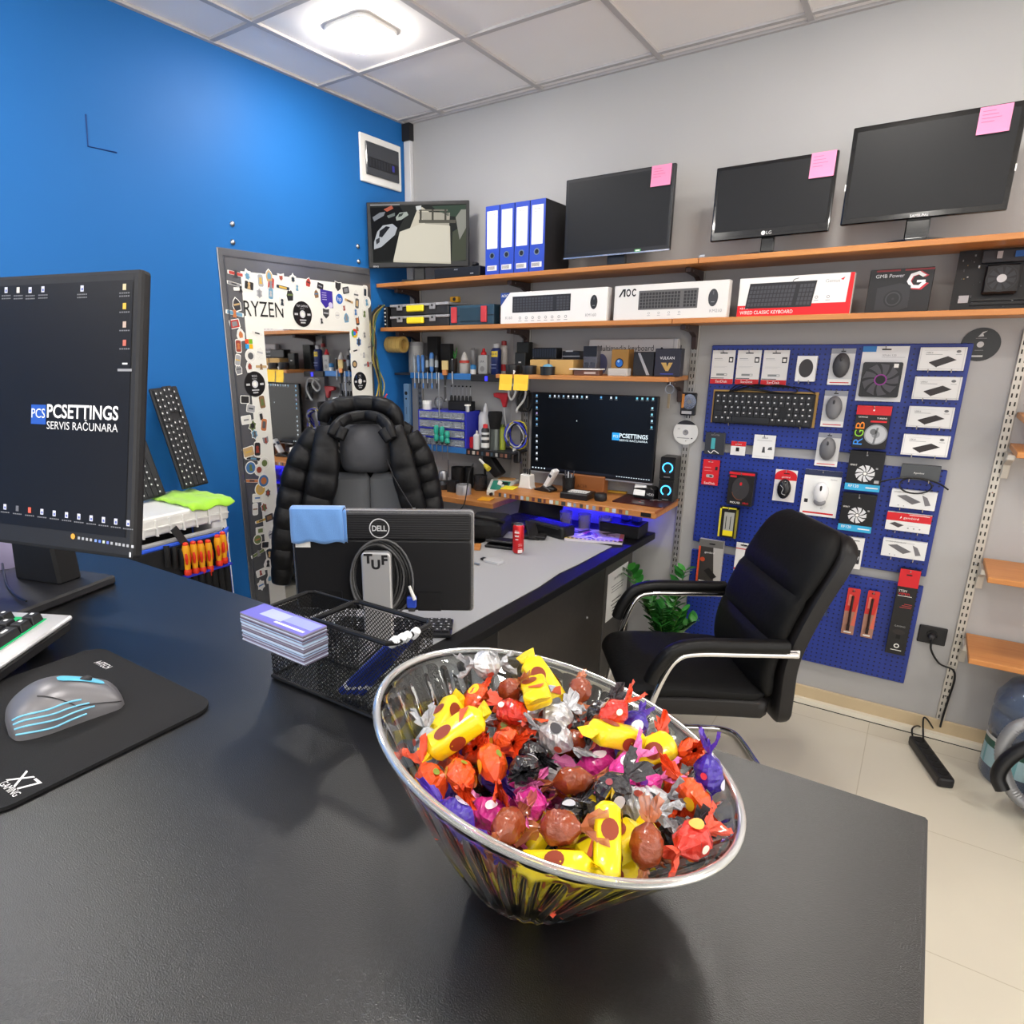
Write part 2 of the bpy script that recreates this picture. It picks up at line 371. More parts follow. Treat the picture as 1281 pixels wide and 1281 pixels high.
# the ones with recognisable plain shapes: four squares, badge, round logos
x, z = W(311.5, 430); m = MB(M('e8452c', .45)); d = .021; y = -.0082
for (i, j, c) in ((0, 1, 'e8502a'), (1, 1, '7ab82c'), (0, 0, '2a9be0'), (1, 0, 'f2b818')): m.rect(x+(i-1)*d*1.05, x+(i-1)*d*1.05+d, z+(j-1)*d*1.1, z+(j-1)*d*1.1+d, y, M(c, .45))
m.build('sticker', t)
x, z = W(408.5, 373); m = MB(M('3f2f9c', .45)); m.poly([(x-.042, z-.02), (x-.01, z-.05), (x+.02, z-.035), (x+.044, z-.05), (x+.044, z+.036), (x-.042, z+.042)], y)
for k in range(4): m.rect(x-.032, x+.0, z+.024-k*.011, z+.027-k*.011, y-.0003, M('c8c0e8', .5))
m.disc(x+.026, z-.034, .015, y-.0003, M('d8d0f0', .4)); m.build('sticker', t)
x, z = W(424.5, 374); m = MB(M('f4f4f2', .4)); m.disc(x, z, .03, y); m.disc(x, z, .026, y-.0003, M('2a68c8', .4)); m.text('hp', x, z-.01, .022, y-.0005, WHITE, al='C'); m.build('sticker', t)
x, z = W(446, 473); m = MB(M('f4f4f2', .4)); m.poly(m.rrect(x-.02, x+.02, z-.025, z+.025, .01), y); m.text('S', x, z-.014, .028, y-.0003, M('2a78d8', .4), al='C'); m.build('sticker', t)
x, z = W(443.5, 417); m = MB(M('e0b020', .4)); m.disc(x, z, .02, y-.0004, M('3a78e0', .4), r0=0, rz=.02)
for k, c in enumerate(('d83a2c', '3a9f4a', 'e8c02c')): m.disc(x, z, .024, y-.0006, M(c, .45), 10, r0=.011, a0=k*2*PI/3, a1=(k+1)*2*PI/3)
m.build('sticker', t)
# ------------------------------------------------------------------ white tool case with open front, left of the mirror
X = .40
def Wx(u, v, x=X): p = at(u, v, 'x', x); return p.y, p.z
ya_, _ = Wx(288, 690)
t = thing('tool_case', 'white hard tool case with open front standing by the blue wall', 'tool case', (0, 0, 0))
MW = M('e9e8e4', .4); YR = ya_; YLc = YR-.62; ZTOP = Wx(283, 640)[1]
m = MB(MW); m.box(.02, X, YR-.07, YR, 0, ZTOP-.03); m.box(.02, X, YLc, YLc+.05, 0, ZTOP-.03); m.box(.02, .05, YLc, YR, 0, ZTOP-.03); m.box(.02, X, YLc, YR, 0, .06)
m.build('shell', t, bevel=.008, seg=2)
m = MB(MW); m.box(.02, X+.012, YLc, YR+.006, ZTOP-.03, ZTOP+.045)
lid = m.build('lid', t, bevel=.015, seg=3)
m = MB(MW)
for k in range(11): y0 = YLc+.03+k*.055; m.box(X+.004, X+.022, y0, y0+.006, ZTOP-.03, ZTOP+.03)
m.box(X+.006, X+.018, YLc, YR, ZTOP-.002, ZTOP+.004); m.build('rib', lid)
m = MB(M('c4c4c2', .4)); m.box(X-.01, X+.008, YLc+.05, YR-.03, ZTOP-.075, ZTOP-.055); m.box(X-.01, X+.008, YR-.075, YR-.055, .05, ZTOP-.06); m.build('gasket', t, bevel=.006)
m = MB(MATTEBLK).box(.05, .24, YLc+.05, YR-.07, .06, ZTOP-.04); m.build('dark_interior', t)
for u, v, c in ((278, 646, '2c3a2c'), (279, 664, '3a3a3c'), (281, 668, 'd8b8a8'), (282, 682, '4a4a40'), (283, 700, '2a2a2c'), (284, 712, '7a4a34'), (286, 722, '2c2c2e'), (283, 736, '3c3c3e')):
    yy, zz = Wx(u, v, X); m = MB(M('f4f3ef', .4)); T0 = Matrix.Translation((X+.0012, yy, zz)) @ Matrix.Rotation(RW, 4, 'Z'); m.T = T0
    m.poly([(-.016, -.02), (.014, -.018), (.018, .004), (.004, .022), (-.014, .014)], 0); m.poly([(-.012, -.016), (.0, -.004), (.011, -.012), (.008, .003), (.002, .016), (-.006, .004)], -.0004, M(c, .5)); m.build('sticker', t)
# tool pouches hanging out of its front
def pouch(y0, y1, z0, z1, x0, label, pocket=None, name='tool_pouch'):
    q = thing(name, label, 'tool pouch', (x0, 0, 0))
    m = MB(M('121214', .8)); m.T = Matrix.Rotation(0, 4, 'Y'); m.box(0, .022, y0, y1, z0, z1); m.build('panel', q, bevel=.004)
    P = smooth_pts([(.012, y0, z0), (.012, y0, z1-.03), (.012, y0+.03, z1), (.012, y1-.03, z1), (.012, y1, z1-.03), (.012, y1, z0)], 4)
    MB(M('1f4fc8', .6)).tube(P, .009, 8).build('blue_edging', q, smooth=True)
    if pocket:
        m = MB(M('101012', .85)); n = 7; yw = (y1-.008-pocket[0])/n
        for k in range(n): m.cyl((.034, pocket[0]+yw*(k+.5), z0), (.034, pocket[0]+yw*(k+.5), pocket[1]), yw*.5, 10)
        m.build('pocket', q, smooth=True)
        MB(M('2a30b8', .6)).box(.03, .054, pocket[0], y1-.004, pocket[1]-.004, pocket[1]+.004).build('pocket_edging', q)
    return q
yR2, zt2 = Wx(278, 666, X+.02)
pouch(YLc+.02, yR2, .42, zt2, X+.02, 'black tool pouch with blue edging carrying orange screwdrivers', pocket=(Wx(230, 720, X+.06)[0], Wx(236, 720, X+.06)[1]))
ya3, za3 = Wx(245, 656, X-.05); pouch(YLc+.06, ya3, .5, za3+.0, X-.10, 'blue-edged black tool pouch inside the white tool case')
m = MB(M('2a2a2c', .7)); yy, zz = Wx(222, 668, X+.05); m.T = Matrix.Translation((X+.05, yy, zz)) @ Matrix.Rotation(.5, 4, 'X'); m.box(0, .006, -.014, .014, -.07, .03)
solo('strap', 'dark elastic strap across the open front of the white tool case', 'strap', m)
for k in range(3):
    yy, zz = Wx(208+k*9, 693+k*1.5, X+.05); m = MB(MATTEBLK); m.T = Matrix.Translation((X+.05, yy, zz)); m.tube(smooth_pts([(0, 0, -.05), (.006, 0, 0), (0, .004, .03)], 4), .011, 8)
    solo('black_tool', ('leftmost', 'middle', 'rightmost')[k]+' of three black handled tools in the pouch on the white case', 'tool', m, group='black tools in the pouch', smooth=True)
MOR, MYO = M('e0351a', .4), M('f2a81c', .4)
for k, (u, v) in enumerate(((234, 706), (243.5, 704), (252.5, 703), (262, 701.5), (273.5, 695), (280, 691))):
    yy, zz = Wx(u, v, X+.062)
    q = thing('screwdriver', ('leftmost', 'second', 'third', 'fourth', 'fifth', 'rightmost')[k]+' orange and yellow insulated screwdriver in the pouch'+('' if k in (0, 5) else ' counting from the left'), 'screwdriver', (X+.062, yy, zz-.032), (0, .04, 0), 'insulated screwdrivers in the pouch')
    m = MB(MYO); m.lathe([(.0105, .012), (.0125, .03), (.0115, .05), (.014, .075), (.0145, .095), (.011, .11), (.0001, .112)], 10); m.build('handle', q, smooth=True)
    m = MB(MOR); m.lathe([(.012, -.012), (.0145, -.006), (.0145, .006), (.011, .013)], 10); m.build('collar', q, smooth=True)
    m = MB(MOR); m.lathe([(.0112, .108), (.0105, .116), (.006, .12), (.0001, .121)], 10); m.build('end_cap', q, smooth=True)
    for a in (-.6, 1.2): MB(MOR).ball((.0105*math.cos(a), .0105*math.sin(a), .058), .007, n=8, sc=(1, 1, 4)).build('grip', q, smooth=True)
    MB(MOR).cyl((0, 0, -.03), (0, 0, -.012), .004, 8).build('shaft', q)
# keyboards leaning on the blue wall on top of the case
MKEY = M('26272b', .45); MKB = M('1b1c20', .45)
def keyboard(name, label, w, d, loc, rot, keys=(5, 15), body=MKB, key=MKEY, kh=.006, group=None, numpad=True, legend=None, th=.016):
    q = thing(name, label, 'keyboard', loc, rot, group)
    MB(body).box(0, w, 0, d, 0, th).build('body', q, bevel=.004)
    cols = keys[1]; rows = keys[0]; pw = (w-.016)/cols; pd = (d-.02)/rows
    m = MB(key); lg = MB(M('d8d8da', .5))
    for r in range(rows):
        c = 0
        while c < cols:
            n = 1
            if r == 0 and c == 3: n = 6
            elif c in (0,) and r in (1, 2): n = 1.4
            if abs(c-cols*.7) < .5 and r in (1, 2): c += 1; continue
            x0 = .008+c*pw; y0 = .01+r*pd
            m.box(x0+.001, x0+pw*n-.001, y0+.001, y0+pd-.001, th, th+kh)
            if n == 1: lg.add([(x0+pw*.3, y0+pd*.55, th+kh+.0003), (x0+pw*.55, y0+pd*.55, th+kh+.0003), (x0+pw*.55, y0+pd*.8, th+kh+.0003), (x0+pw*.3, y0+pd*.8, th+kh+.0003)], [(0, 1, 2, 3)])
            c += n
    m.build('keys', q); lg.build('key_legends', q); return q
p = at(236, 612, 'x', .17)
tilt = .28
RK = Matrix.Rotation(-.02, 4, 'X') @ Matrix(((0, 1, 0, 0), (0, 0, 1, 0), (1, 0, 0, 0), (0, 0, 0, 1))).to_4x4()
def lean(pu, pv, x0, roll, lean_a):
    # local x (length) goes up the wall, local z (key side) faces the room
    p = at(pu, pv, 'x', x0)
    ex = Vector((-math.sin(lean_a), math.sin(roll), math.cos(lean_a))).normalized()
    ez = Vector((math.cos(lean_a), 0, math.sin(lean_a))); ez = (ez-ex*ez.dot(ex)).normalized(); ey = ez.cross(ex)
    return Matrix((( ex.x, ey.x, ez.x, p.x), (ex.y, ey.y, ez.y, p.y), (ex.z, ey.z, ez.z, p.z), (0, 0, 0, 1)))
q = keyboard('keyboard', 'dark grey compact keyboard leaning on the blue wall on a green cloth', .43, .125, (0, 0, 0), (0, 0, 0))
q.matrix_world = lean(259, 605, .155, -.06, .27)
q = keyboard('keyboard', 'black keyboard leaning on the blue wall, mostly hidden by the near monitor', .40, .14, (0, 0, 0), (0, 0, 0))
q.matrix_world = lean(206, 619, .155, -.09, .27)
# green cloth draped over the lid
a = Wx(216, 616, X-.1); b = Wx(270, 608, X-.1)
bm_ = MB(M('a6e03a', .9, sheen=.3)); n = 12; vs = []; fs = []
for i in range(n+1):
    yy = a[0]+(b[0]-a[0])*i/n
    for j in range(n+1):
        s_ = j/n; x = .10+.32*s_; z = ZTOP+.05+.004*math.sin(i*1.1)+.003*math.sin(j*1.7+i); 
        if x > X+.012: z -= (x-X-.012)*2.2; x = X+.02
        vs.append((x, yy, z))
for i in range(n):
    for j in range(n): k = i*(n+1)+j; fs.append((k, k+n+1, k+n+2, k+1))
bm_.add(vs, fs); o = solo('cleaning_cloth', 'lime green cloth on the lid of the white tool case', 'cloth', bm_, smooth=True)
o.modifiers.new('thick', 'SOLIDIFY').thickness = .006
# ================================================================== wooden wall shelves
def _wood(c1, c2, sc=(1.2, 22, 22)):
    def fn(nt, b, N, L):
        tc = N('TexCoord'); mp = N('Mapping'); mp.inputs['Scale'].default_value = sc
        nz = N('TexNoise'); nz.inputs['Scale'].default_value = 2.2; nz.inputs['Detail'].default_value = 6; nz.inputs['Distortion'].default_value = .6
        cr = N('ValToRGB'); cr.color_ramp.elements[0].position = .3; cr.color_ramp.elements[1].position = .72
        cr.color_ramp.elements[0].color = rgb(c1); cr.color_ramp.elements[1].color = rgb(c2)
        L(tc.outputs['Object'], mp.inputs['Vector']); L(mp.outputs['Vector'], nz.inputs['Vector']); L(nz.outputs['Fac'], cr.inputs['Fac']); L(cr.outputs['Color'], b.inputs['Base Color'])
        b.inputs['Roughness'].default_value = .42
    return fn
MWOOD = nodemat('orange_beech_veneer', _wood('b4713a', 'c48648'))
S1, S2, S3, SD = 2.018, 1.780, 1.532, .30
def shelf(x0, x1, zt, label, d=SD, th=.021, y0=-.015):
    return solo('wall_shelf', label, 'shelf', MB(MWOOD).box(0, x1-x0, -d, 0, -th, 0), loc=(x0, y0 if d < .4 else y0, zt), bevel=.002)
XJ1 = at(874, 336, 'y', -.3).x; XJ2 = at(842, 402, 'y', -.3).x
shelf(.012, XJ1-.0015, S1, 'upper wooden wall shelf, left board under the surveillance monitor and binders')
shelf(XJ1+.0015, 3.3, S1, 'upper wooden wall shelf, right board under the two monitors on the right')
shelf(.03, XJ2-.0015, S2, 'second wooden wall shelf, left board under toolboxes and white keyboard boxes')
shelf(XJ2+.0015, 3.3, S2, 'second wooden wall shelf, right board under the red keyboard box')
XS3 = at(622, 470, 'y', -.3).x
shelf(XS3, 1.728, S3, 'short wooden wall shelf with small parts just above the big lit screen')
MBRK = M('4a3c3a', .45, .3)
def bracket(x, z, label, l=.22, col=None):
    t = thing('shelf_bracket', label, 'bracket', (x, 0, z))
    m = MB(MBRK); m.T = Matrix(((0, 0, 1, 0), (1, 0, 0, 0), (0, 1, 0, 0), (0, 0, 0, 1)))
    P = [(-.0155, -.105), (-.0155, -.001), (-l, -.001), (-l, -.022), (-.09, -.03), (-.04, -.05), (-.03, -.105)]
    m.cur = col or MBRK; m.prism(P, -.012, .012, m.cur); m.build('arm', t, bevel=.002)
    MB(STEEL).cyl((-.0, -l*.8, -.0125), (.0125, -l*.8, -.0125), .004, 8).build('screw', t)
for x, nm in ((.075, 'in the corner'), (.838, 'behind the first white keyboard box'), (1.745, 'above the pegboards')):
    bracket(x, S1-.021, 'dark bracket under the upper wooden shelf '+nm)
    bracket(x, S2-.021, 'dark bracket under the second wooden shelf '+{'in the corner': 'in the corner', 'behind the first white keyboard box': 'above the spray cans', 'above the pegboards': 'left of the pegboards'}[nm])
bracket(1.70, S3-.021, 'bracket under the short shelf, right end by the hard drive', .2)
m = MB(STEEL).box(-.012, .012, -.004, 0, 0, .05); m.ball((0, -.005, .035), .005, n=8)
solo('wall_clip', 'small metal clip standing up behind the joint of the upper shelf', 'clip', m, loc=(at(879, 318, 'y', 0).x, -.006, S1))
# ------------------------------------------------------------------ monitors on the upper shelf
SCR = M('17181b', .42, spec=.35)
def monitor(name, label, w, h, loc, rotz, zb, bezel=(.016, .016, .016, .018), frame=GLOSSBLK, screen=SCR, stand='box', tilt=0, group=None, d=.035, th=.012, base=(.22, .15), neckw=.07):
    t = thing(name, label, 'monitor', loc, (0, 0, rotz), group)
    bl, br, bt, bb = bezel
    R0 = Matrix.Translation((0, 0, zb)) @ Matrix.Rotation(-tilt, 4, 'X')
    m = MB(frame); m.T = R0
    m.box(-w/2, w/2, -.012, th, 0, h); m.build('bezel', t, bevel=min(.005, (th+.012)*.3), seg=2)
    m = MB(M('0b0b0d', .5)); m.T = R0; m.box(-w/2+.03, w/2-.03, .0125, d, .03, h-.03); m.build('rear_housing', t, bevel=.012)
    m = MB(screen); m.T = R0; m.rect(-w/2+bl, w/2-br, bb, h-bt, -.0126); m.build('screen', t)
    if stand:
        m = MB(frame); m.box(-neckw/2, neckw/2, .014, .04, .008, zb+h*.35); m.build('neck', t, bevel=.004)
        m = MB(frame)
        if stand == 'round': m.lathe([(base[0]/2, 0), (base[0]/2, .006), (base[0]/2-.02, .012), (.0001, .018)], 32)
        else: m.box(-base[0]/2, base[0]/2, -base[1]/2+.01, base[1]/2+.01, 0, .010)
        m.build('base', t, bevel=.003 if stand != 'round' else 0, smooth=stand == 'round')
    return t, R0
def onplane(u, v, t, R0):
    Mw = Matrix.Translation(t.location) @ t.rotation_euler.to_matrix().to_4x4() @ R0 @ Matrix.Translation((0, -.0128, 0))
    I = Mw.inverted(); o = I @ CAM; d = I.to_3x3() @ ray(u, v); k = -o.y/d.y
    q = o+d*k; return q.x, q.z
def note(t, R0, u0, v0, u1, v1, label, name='sticky_note', col='f590b8', lines=True):
    a = onplane(u0, v0, t, R0); b = onplane(u1, v1, t, R0)
    w, h = b[0]-a[0], a[1]-b[1]; m = MB(M(col, .7)); Mw = Matrix.Translation(t.location) @ t.rotation_euler.to_matrix().to_4x4() @ R0
    m.add([(0, 0, 0), (w, 0, 0), (w, -.002, -h*.6), (w, -.006, -h), (0, -.006, -h), (0, -.002, -h*.6)], [(5, 2, 1, 0), (4, 3, 2, 5)])
    if lines:
        for k in range(4): m.add([(w*.1, -.0012-.0006*k, -h*(.15+.13*k)), (w*(.5+.1*(k % 3)), -.0012-.0006*k, -h*(.15+.13*k)), (w*(.5+.1*(k % 3)), -.0014-.0006*k, -h*(.17+.13*k)), (w*.1, -.0014-.0006*k, -h*(.17+.13*k))], [(0, 3, 2, 1)], M('c8688c', .7))
    o = solo(name, label, 'sticky note', m); o.matrix_world = Mw @ Matrix.Translation((a[0], -.0142, a[1])); return o
def shelfmon(u0, v0, u1, v1, vb, y): # TL, TR px and bottom px at left -> centre, width, bottom, top
    a = at(u0, v0, 'y', y); b = at(u1, v1, 'y', y)
    return (a.x+b.x)/2, b.x-a.x, (a.z+b.z)/2
cx, w, zt = shelfmon(710, 226, 847, 204, 0, -.19)
t, R0 = monitor('monitor', 'black monitor with a pink note and green sticker, beside the blue binders', w, .345, (cx, -.19, S1), 0, zt-.345-S1, (.015, .015, .015, .022), stand='box', neckw=.09, frame=M('18181b', .3))
note(t, R0, 816, 208, 839, 231, 'pink sticky note on the monitor beside the blue binders')
m = MB(M('3fae5a', .4)); a = onplane(797, 314, t, R0); m.T = R0; m.rect(a[0]-.012, a[0]+.016, a[1]-.003, a[1]+.008, -.0132); m.rect(a[0]-.008, a[0]+.012, a[1], a[1]+.005, -.0134, WHITE); m.build('energy_sticker', t)
m = MB(M('b8b8bc', .2, .8)); m.T = R0; m.box(-w/2, w/2, -.0135, -.012, -.001, .005); m.build('silver_strip', t)
cx, w, zt = shelfmon(898, 210, 1051, 189, 0, -.19)
t, R0 = monitor('monitor', 'smallest black monitor with a pink note and round base, middle of the upper right shelf', w, .283, (cx, -.19, S1), 0, zt-.283-S1, (.014, .014, .014, .034), stand='round', base=(.2, .2), neckw=.05)
note(t, R0, 1016, 192, 1043, 220, 'pink sticky note on the smallest monitor')
m = MB(M('e8e8ea', .3)); m.T = R0; m.disc(-.014, .017, .008, -.0132); m.text('LG', -.002, .011, .012, -.0132); m.build('logo', t)
cx, w, zt = shelfmon(1069, 160, 1288, 126, 0, -.19)
t, R0 = monitor('monitor', 'large glossy black monitor with a pink note at the right end of the upper shelf', w, .332, (cx, -.19, S1), 0, zt-.332-S1, (.016, .016, .018, .022), stand='round', base=(.24, .2), neckw=.075)
note(t, R0, 1227, 135, 1262, 164, 'pink sticky note on the large monitor at the right end')
m = MB(M('e8e8ea', .3)); m.T = R0; m.text('SAMSUNG', 0, .006, .009, -.0132, al='C', w=.055); m.build('logo', t)
for s_ in (-1, 1): m = MB(M('f0f0f2', .2)); m.T = R0; m.box(s_*(w/2)-.002, s_*(w/2)+.002, -.0135, -.009, .12, .142); m.build('reflector', t)
# surveillance monitor (turned towards the room) and its recorder
ztc = 2.425; a = at(458, 253, 'z', ztc); b = at(587, 250, 'z', ztc); ang = math.atan2(b.y-a.y, b.x-a.x); w = (b-a).xy.length
hb = zat(464, 336, a.x, a.y); hc = (zat(586, 333, b.x, b.y)+hb)/2
n_ = Vector((math.sin(ang), -math.cos(ang), 0)); c0 = (a+b)/2-n_*.0126
if 1:
    hcc = ztc-hc
    t, R0 = monitor('surveillance_monitor', 'corner monitor showing a parking yard camera picture', w, hcc, (c0.x, c0.y, S1), ang, hc-S1, (.014, .014, .012, .03), frame=M('141417', .35), stand='box', screen=M('1a1b1c', .5, emit=.18), neckw=.06, base=(.18, .12))
    def E(h, e=.5): return M(h, .9, emit=.55, spec=.1)
    def Q(pts, col, k, e=.5):
        P = [onplane(u, v, t, R0) for u, v in pts]; P = P if sum(P[i][0]*P[(i+1) % len(P)][1]-P[(i+1) % len(P)][0]*P[i][1] for i in range(len(P))) > 0 else P[::-1]
        m.poly(P, -.0128-.0001*k, E(col, e))
    m = MB(); m.T = R0
    Q([(463, 257), (583, 255), (583, 326), (467, 329)], '2c2e2c', 0)
    Q([(492, 328), (497, 303), (512, 288), (522, 262), (528, 259), (563, 283), (564, 330)], 'c2bcab', 1)
    Q([(500, 290), (530, 279), (562, 281), (564, 328), (492, 326)], 'cbc6b6', 2); Q([(523, 265), (563, 266), (562, 282), (532, 280)], 'a39f92', 3)
    for u in (525, 540, 556): Q([(u, 262), (u+2.5, 262), (u+2.5, 276), (u, 276)], '4a4842', 5)
    Q([(524, 275), (570, 275), (570, 279), (524, 279)], '5a5850', 5); Q([(524, 262), (560, 262), (560, 264), (524, 264)], '77746a', 4)
    Q([(540, 258), (583, 256), (583, 272), (560, 270), (545, 262)], '3c4a40', 3); Q([(566, 290), (576, 284), (583, 282), (583, 325), (565, 327)], '4a4e42', 3); Q([(570, 272), (577, 262), (583, 262), (583, 285), (575, 300)], '8a8a82', 4)
    Q([(463, 260), (500, 258), (507, 270), (497, 290), (466, 312)], '17181a', 2); Q([(467, 312), (480, 300), (505, 292), (493, 326), (467, 328)], '1f2020', 1)
    Q([(468, 303), (472, 290), (479, 282), (491, 280), (497, 285), (494, 294), (477, 309), (468, 312)], 'a9adb2', 5); Q([(475, 289), (483, 283), (488, 284), (478, 297), (474, 296)], '23252a', 6); Q([(470, 300), (475, 297), (475, 303), (471, 306)], '3a3c40', 6)
    Q([(495, 272), (500, 266), (509, 265), (511, 269), (502, 275), (496, 276)], '9aa29a', 5); Q([(499, 268), (505, 266), (503, 270), (498, 272)], '3a403c', 6)
    Q([(466, 272), (475, 266), (482, 265), (480, 270), (468, 277)], '7a7e84', 5); Q([(480, 262), (490, 257), (492, 261), (484, 265)], 'a85a48', 5); Q([(484, 270), (494, 266), (494, 270), (486, 273)], '6a7270', 5); Q([(520, 258), (527, 257), (527, 262), (521, 263)], 'c8cac8', 5)
    Q([(463, 256), (500, 255.2), (500, 256.6), (463, 257.6)], '8a8c8e', 6)
    m.build('camera_picture', t)
    m = MB(M('c8c8cc', .4)); m.T = R0; x_, z_ = onplane(467, 333.5, t, R0); m.text('BENQ', x_, z_-.004, .008, -.013); m.build('logo', t)
a = at(543, 343, 'y', -.27); b = at(590, 332, 'y', -.27)
t = thing('video_recorder', 'black recorder box on the upper shelf right of the surveillance monitor', 'recorder', (a.x, -.27, S1), (0, 0, .0))
w = b.x-a.x+.05
MB(M('1b1b1e', .4)).box(0, w, 0, .2, .006, .055).build('case', t, bevel=.003)
for x in (.02, w-.02): MB(BLACK).cyl((x, .02, 0), (x, .02, .007), .008, 10).build('foot', t)
m = MB(M('b8b8bc', .4)); m.text('AHD', w*.45, .04, .008, -.0006); m.rect(w*.8, w*.87, .018, .022, -.0006); m.build('front_print', t)
m = MB(M('1e1e22', .35)); m.ball((0, 0, .012), .012, n=14, sc=(1.7, 2.6, 1.1)); m.ball((0, -.012, .0225), .005, STEEL, 8, sc=(1, 1.4, .7))
o = solo('computer_mouse', 'small black mouse lying on the video recorder', 'mouse', m, (a.x+w-.06, -.22, S1+.056), (0, 0, .4), smooth=True)
# ring binders
bx0 = at(607, 343, 'y', -.28).x; bx1 = at(681, 338, 'y', -.28).x; bw = (bx1-bx0)/4-.004
MBI = M('2848b8', .45)
for k in range(4):
    t = thing('ring_binder', ('leftmost', 'second', 'third', 'rightmost')[k]+' of the four blue lever arch binders on the upper shelf', 'binder', (bx0+k*(bw+.004), -.28, S1), (0, 0, 0), 'blue binders on the upper shelf')
    m = MB(MBI); m.box(0, bw, 0, .004, 0, .322); m.build('spine', t, bevel=.001)
    for x in (0, bw-.003): m = MB(M('1b1b1f', .6) if x else MBI); m.box(x, x+.003, .004, .262, 0, .322); m.build('cover', t)
    MB(PAPER).box(.006, bw-.006, .02, .25, .006, .31).build('pages', t)
    m = MB(M('f4f3f0', .5)); m.rect(.010, bw-.010, .125, .298, -.0006); m.text('fornax', bw/2, .278, .008, -.001, M('6a6a70', .5), al='C', w=.032); m.rect(.02, bw-.03, .268, .27, -.001, M('a8a8ac', .5)); m.build('label', t)
    m = MB(M('e8e8ea', .5)); m.rect(.012, bw-.012, .022, .046, -.0006)
    for q in range(10): m.rect(.016+q*.0042, .018+q*.0042, .026, .042, -.001, INK)
    m.build('barcode', t)
    m = MB(STEEL); m.disc(bw/2, .092, .0155, -.001, n=20, r0=.0105); m.disc(bw/2, .092, .011, -.0008, M('0c0c10', .6), 20); m.build('finger_hole', t)
# ------------------------------------------------------------------ second shelf
def organizer(x, y, z, w, label):
    t = thing('parts_organizer', label, 'organizer case', (x, y, z), (0, 0, 0), 'black organizer cases')
    h = .062
    MB(M('232326', .45)).box(0, w, 0, .24, 0, h-.016).build('tray', t, bevel=.005)
    m = MB(M('9a9a9e', .35)); m.box(-.003, w+.003, -.004, .24, h-.015, h-.001); m.build('lid', t, bevel=.003)
    for f in (.18, .75):
        m = MB(M('8e8e92', .35)); m.box(w*f-.02, w*f+.02, -.01, -.0045, h-.034, h-.002); m.box(w*f-.007, w*f+.007, -.0115, -.0102, h-.02, h-.008, BLACK); m.build('latch', t, bevel=.002)
    MB(M('f0dc28', .45)).box(w*.32, w*.61, -.022, -.0045, .018, h-.010).build('handle', t, bevel=.005); return t
ox = at(489, 406, 'y', -.27).x; ow = at(561, 403, 'y', -.27).x-ox
organizer(ox, -.27, S2, ow, 'lower of two black organizer cases with yellow handles on the second shelf')
organizer(ox, -.27, S2+.063, ow, 'upper of two black organizer cases with yellow handles on the second shelf')
x = at(568, 381, 'y', -.2).x
t = thing('tape_measure', 'small yellow tape measure on the organizer case', 'tape measure', (x-.02, -.16, S2+.1265))
MB(M('d09a20', .4)).box(-.028, .028, -.016, .016, 0, .032).build('case', t, bevel=.008, seg=2); m = MB(BLACK); m.disc(.004, .017, .01, -.0165); m.build('badge', t)
xa = at(561, 405, 'y', -.26).x+.007; xb = at(618, 402, 'y', -.26).x; w = xb-xa
t = thing('drill_case', 'dark blue tool case with red latches on the second shelf', 'tool case', (xa, -.26, S2))
MB(M('274659', .5)).box(0, w, 0, .22, 0, .103).build('case', t, bevel=.008, seg=2)
m = MB(M('1f3a4a', .5)); m.box(.0, w, -.004, -.0002, .048, .054); m.box(.07, w-.07, -.006, -.0002, .02, .09); m.build('front_ribs', t, bevel=.002)
for x in (.035, w-.06): MB(M('c03a40', .45)).box(x-.018, x+.018, -.012, -.0002, .014, .095).build('latch', t, bevel=.003)
xc = at(619, 400, 'y', -.2).x
t = thing('camera_box', 'small black box between the dark blue case and the white keyboard box', 'box', (xb+.004, -.22, S2))
MB(M('1a1a1e', .5)).box(0, .032, 0, .15, 0, .09).build('case', t, bevel=.004); m = MB(M('6a2a30', .5)); m.disc(.02, .045, .012, -.0006); m.build('print', t)
# black power supply with its cable bundle hanging down at the left end
x = at(477, 407, 'y', -.25).x
t = thing('power_supply', 'black power supply at the left end of the second shelf', 'power supply', (.034, -.285, S2))
PW = max(.02, ox-.034-.014)
MB(M('141416', .5)).box(0, PW, 0, .2, 0, .115).build('case', t, bevel=.003)
for k in range(5): m = MB(M('d8d8d4', .5)); m.ball((PW-.012, -.004, .018+.021*k), .006, n=8, sc=(1.2, .6, .8)); m.build('plug', t)
cols = ['c8b040', '2a2a2c', '7a6a30', 'd0b84a', '1e1e20', '3a5a3a', 'b0a060', '404044']
rs = random.Random(3)
base = [(478, 382), (468, 396), (467, 425), (470, 450), (473, 480), (472, 505)]
t = thing('cable_bundle', 'bundle of yellow and black cables hanging beside the mirror', 'cables', (0, 0, 0))
for k, c in enumerate(cols):
    P = []
    for i, (u, v) in enumerate(base):
        p = at(u+rs.uniform(-4, 4)+(4 if i > 3 and k > 4 else 0), v, 'x', .045+.02*(k % 3)); P.append((p.x, p.y+.0, p.z))
    MB(M(c, .5)).tube(smooth_pts(P, 5), .0042 if c[0] not in '124' else .006, 6).build('cable', t, smooth=True)
for k in range(3):
    p = at(470+k*4, 506+k*2, 'x', .06); q = at(484-k, 493+k*4, 'x', .06)
    MB(M(('d83a2c', 'd84a6a', '6a3aa8')[k], .5)).tube(smooth_pts([p, (p+q)/2+Vector((0, 0, -.015)), q], 5), .003, 6).build('lead', t, smooth=True)
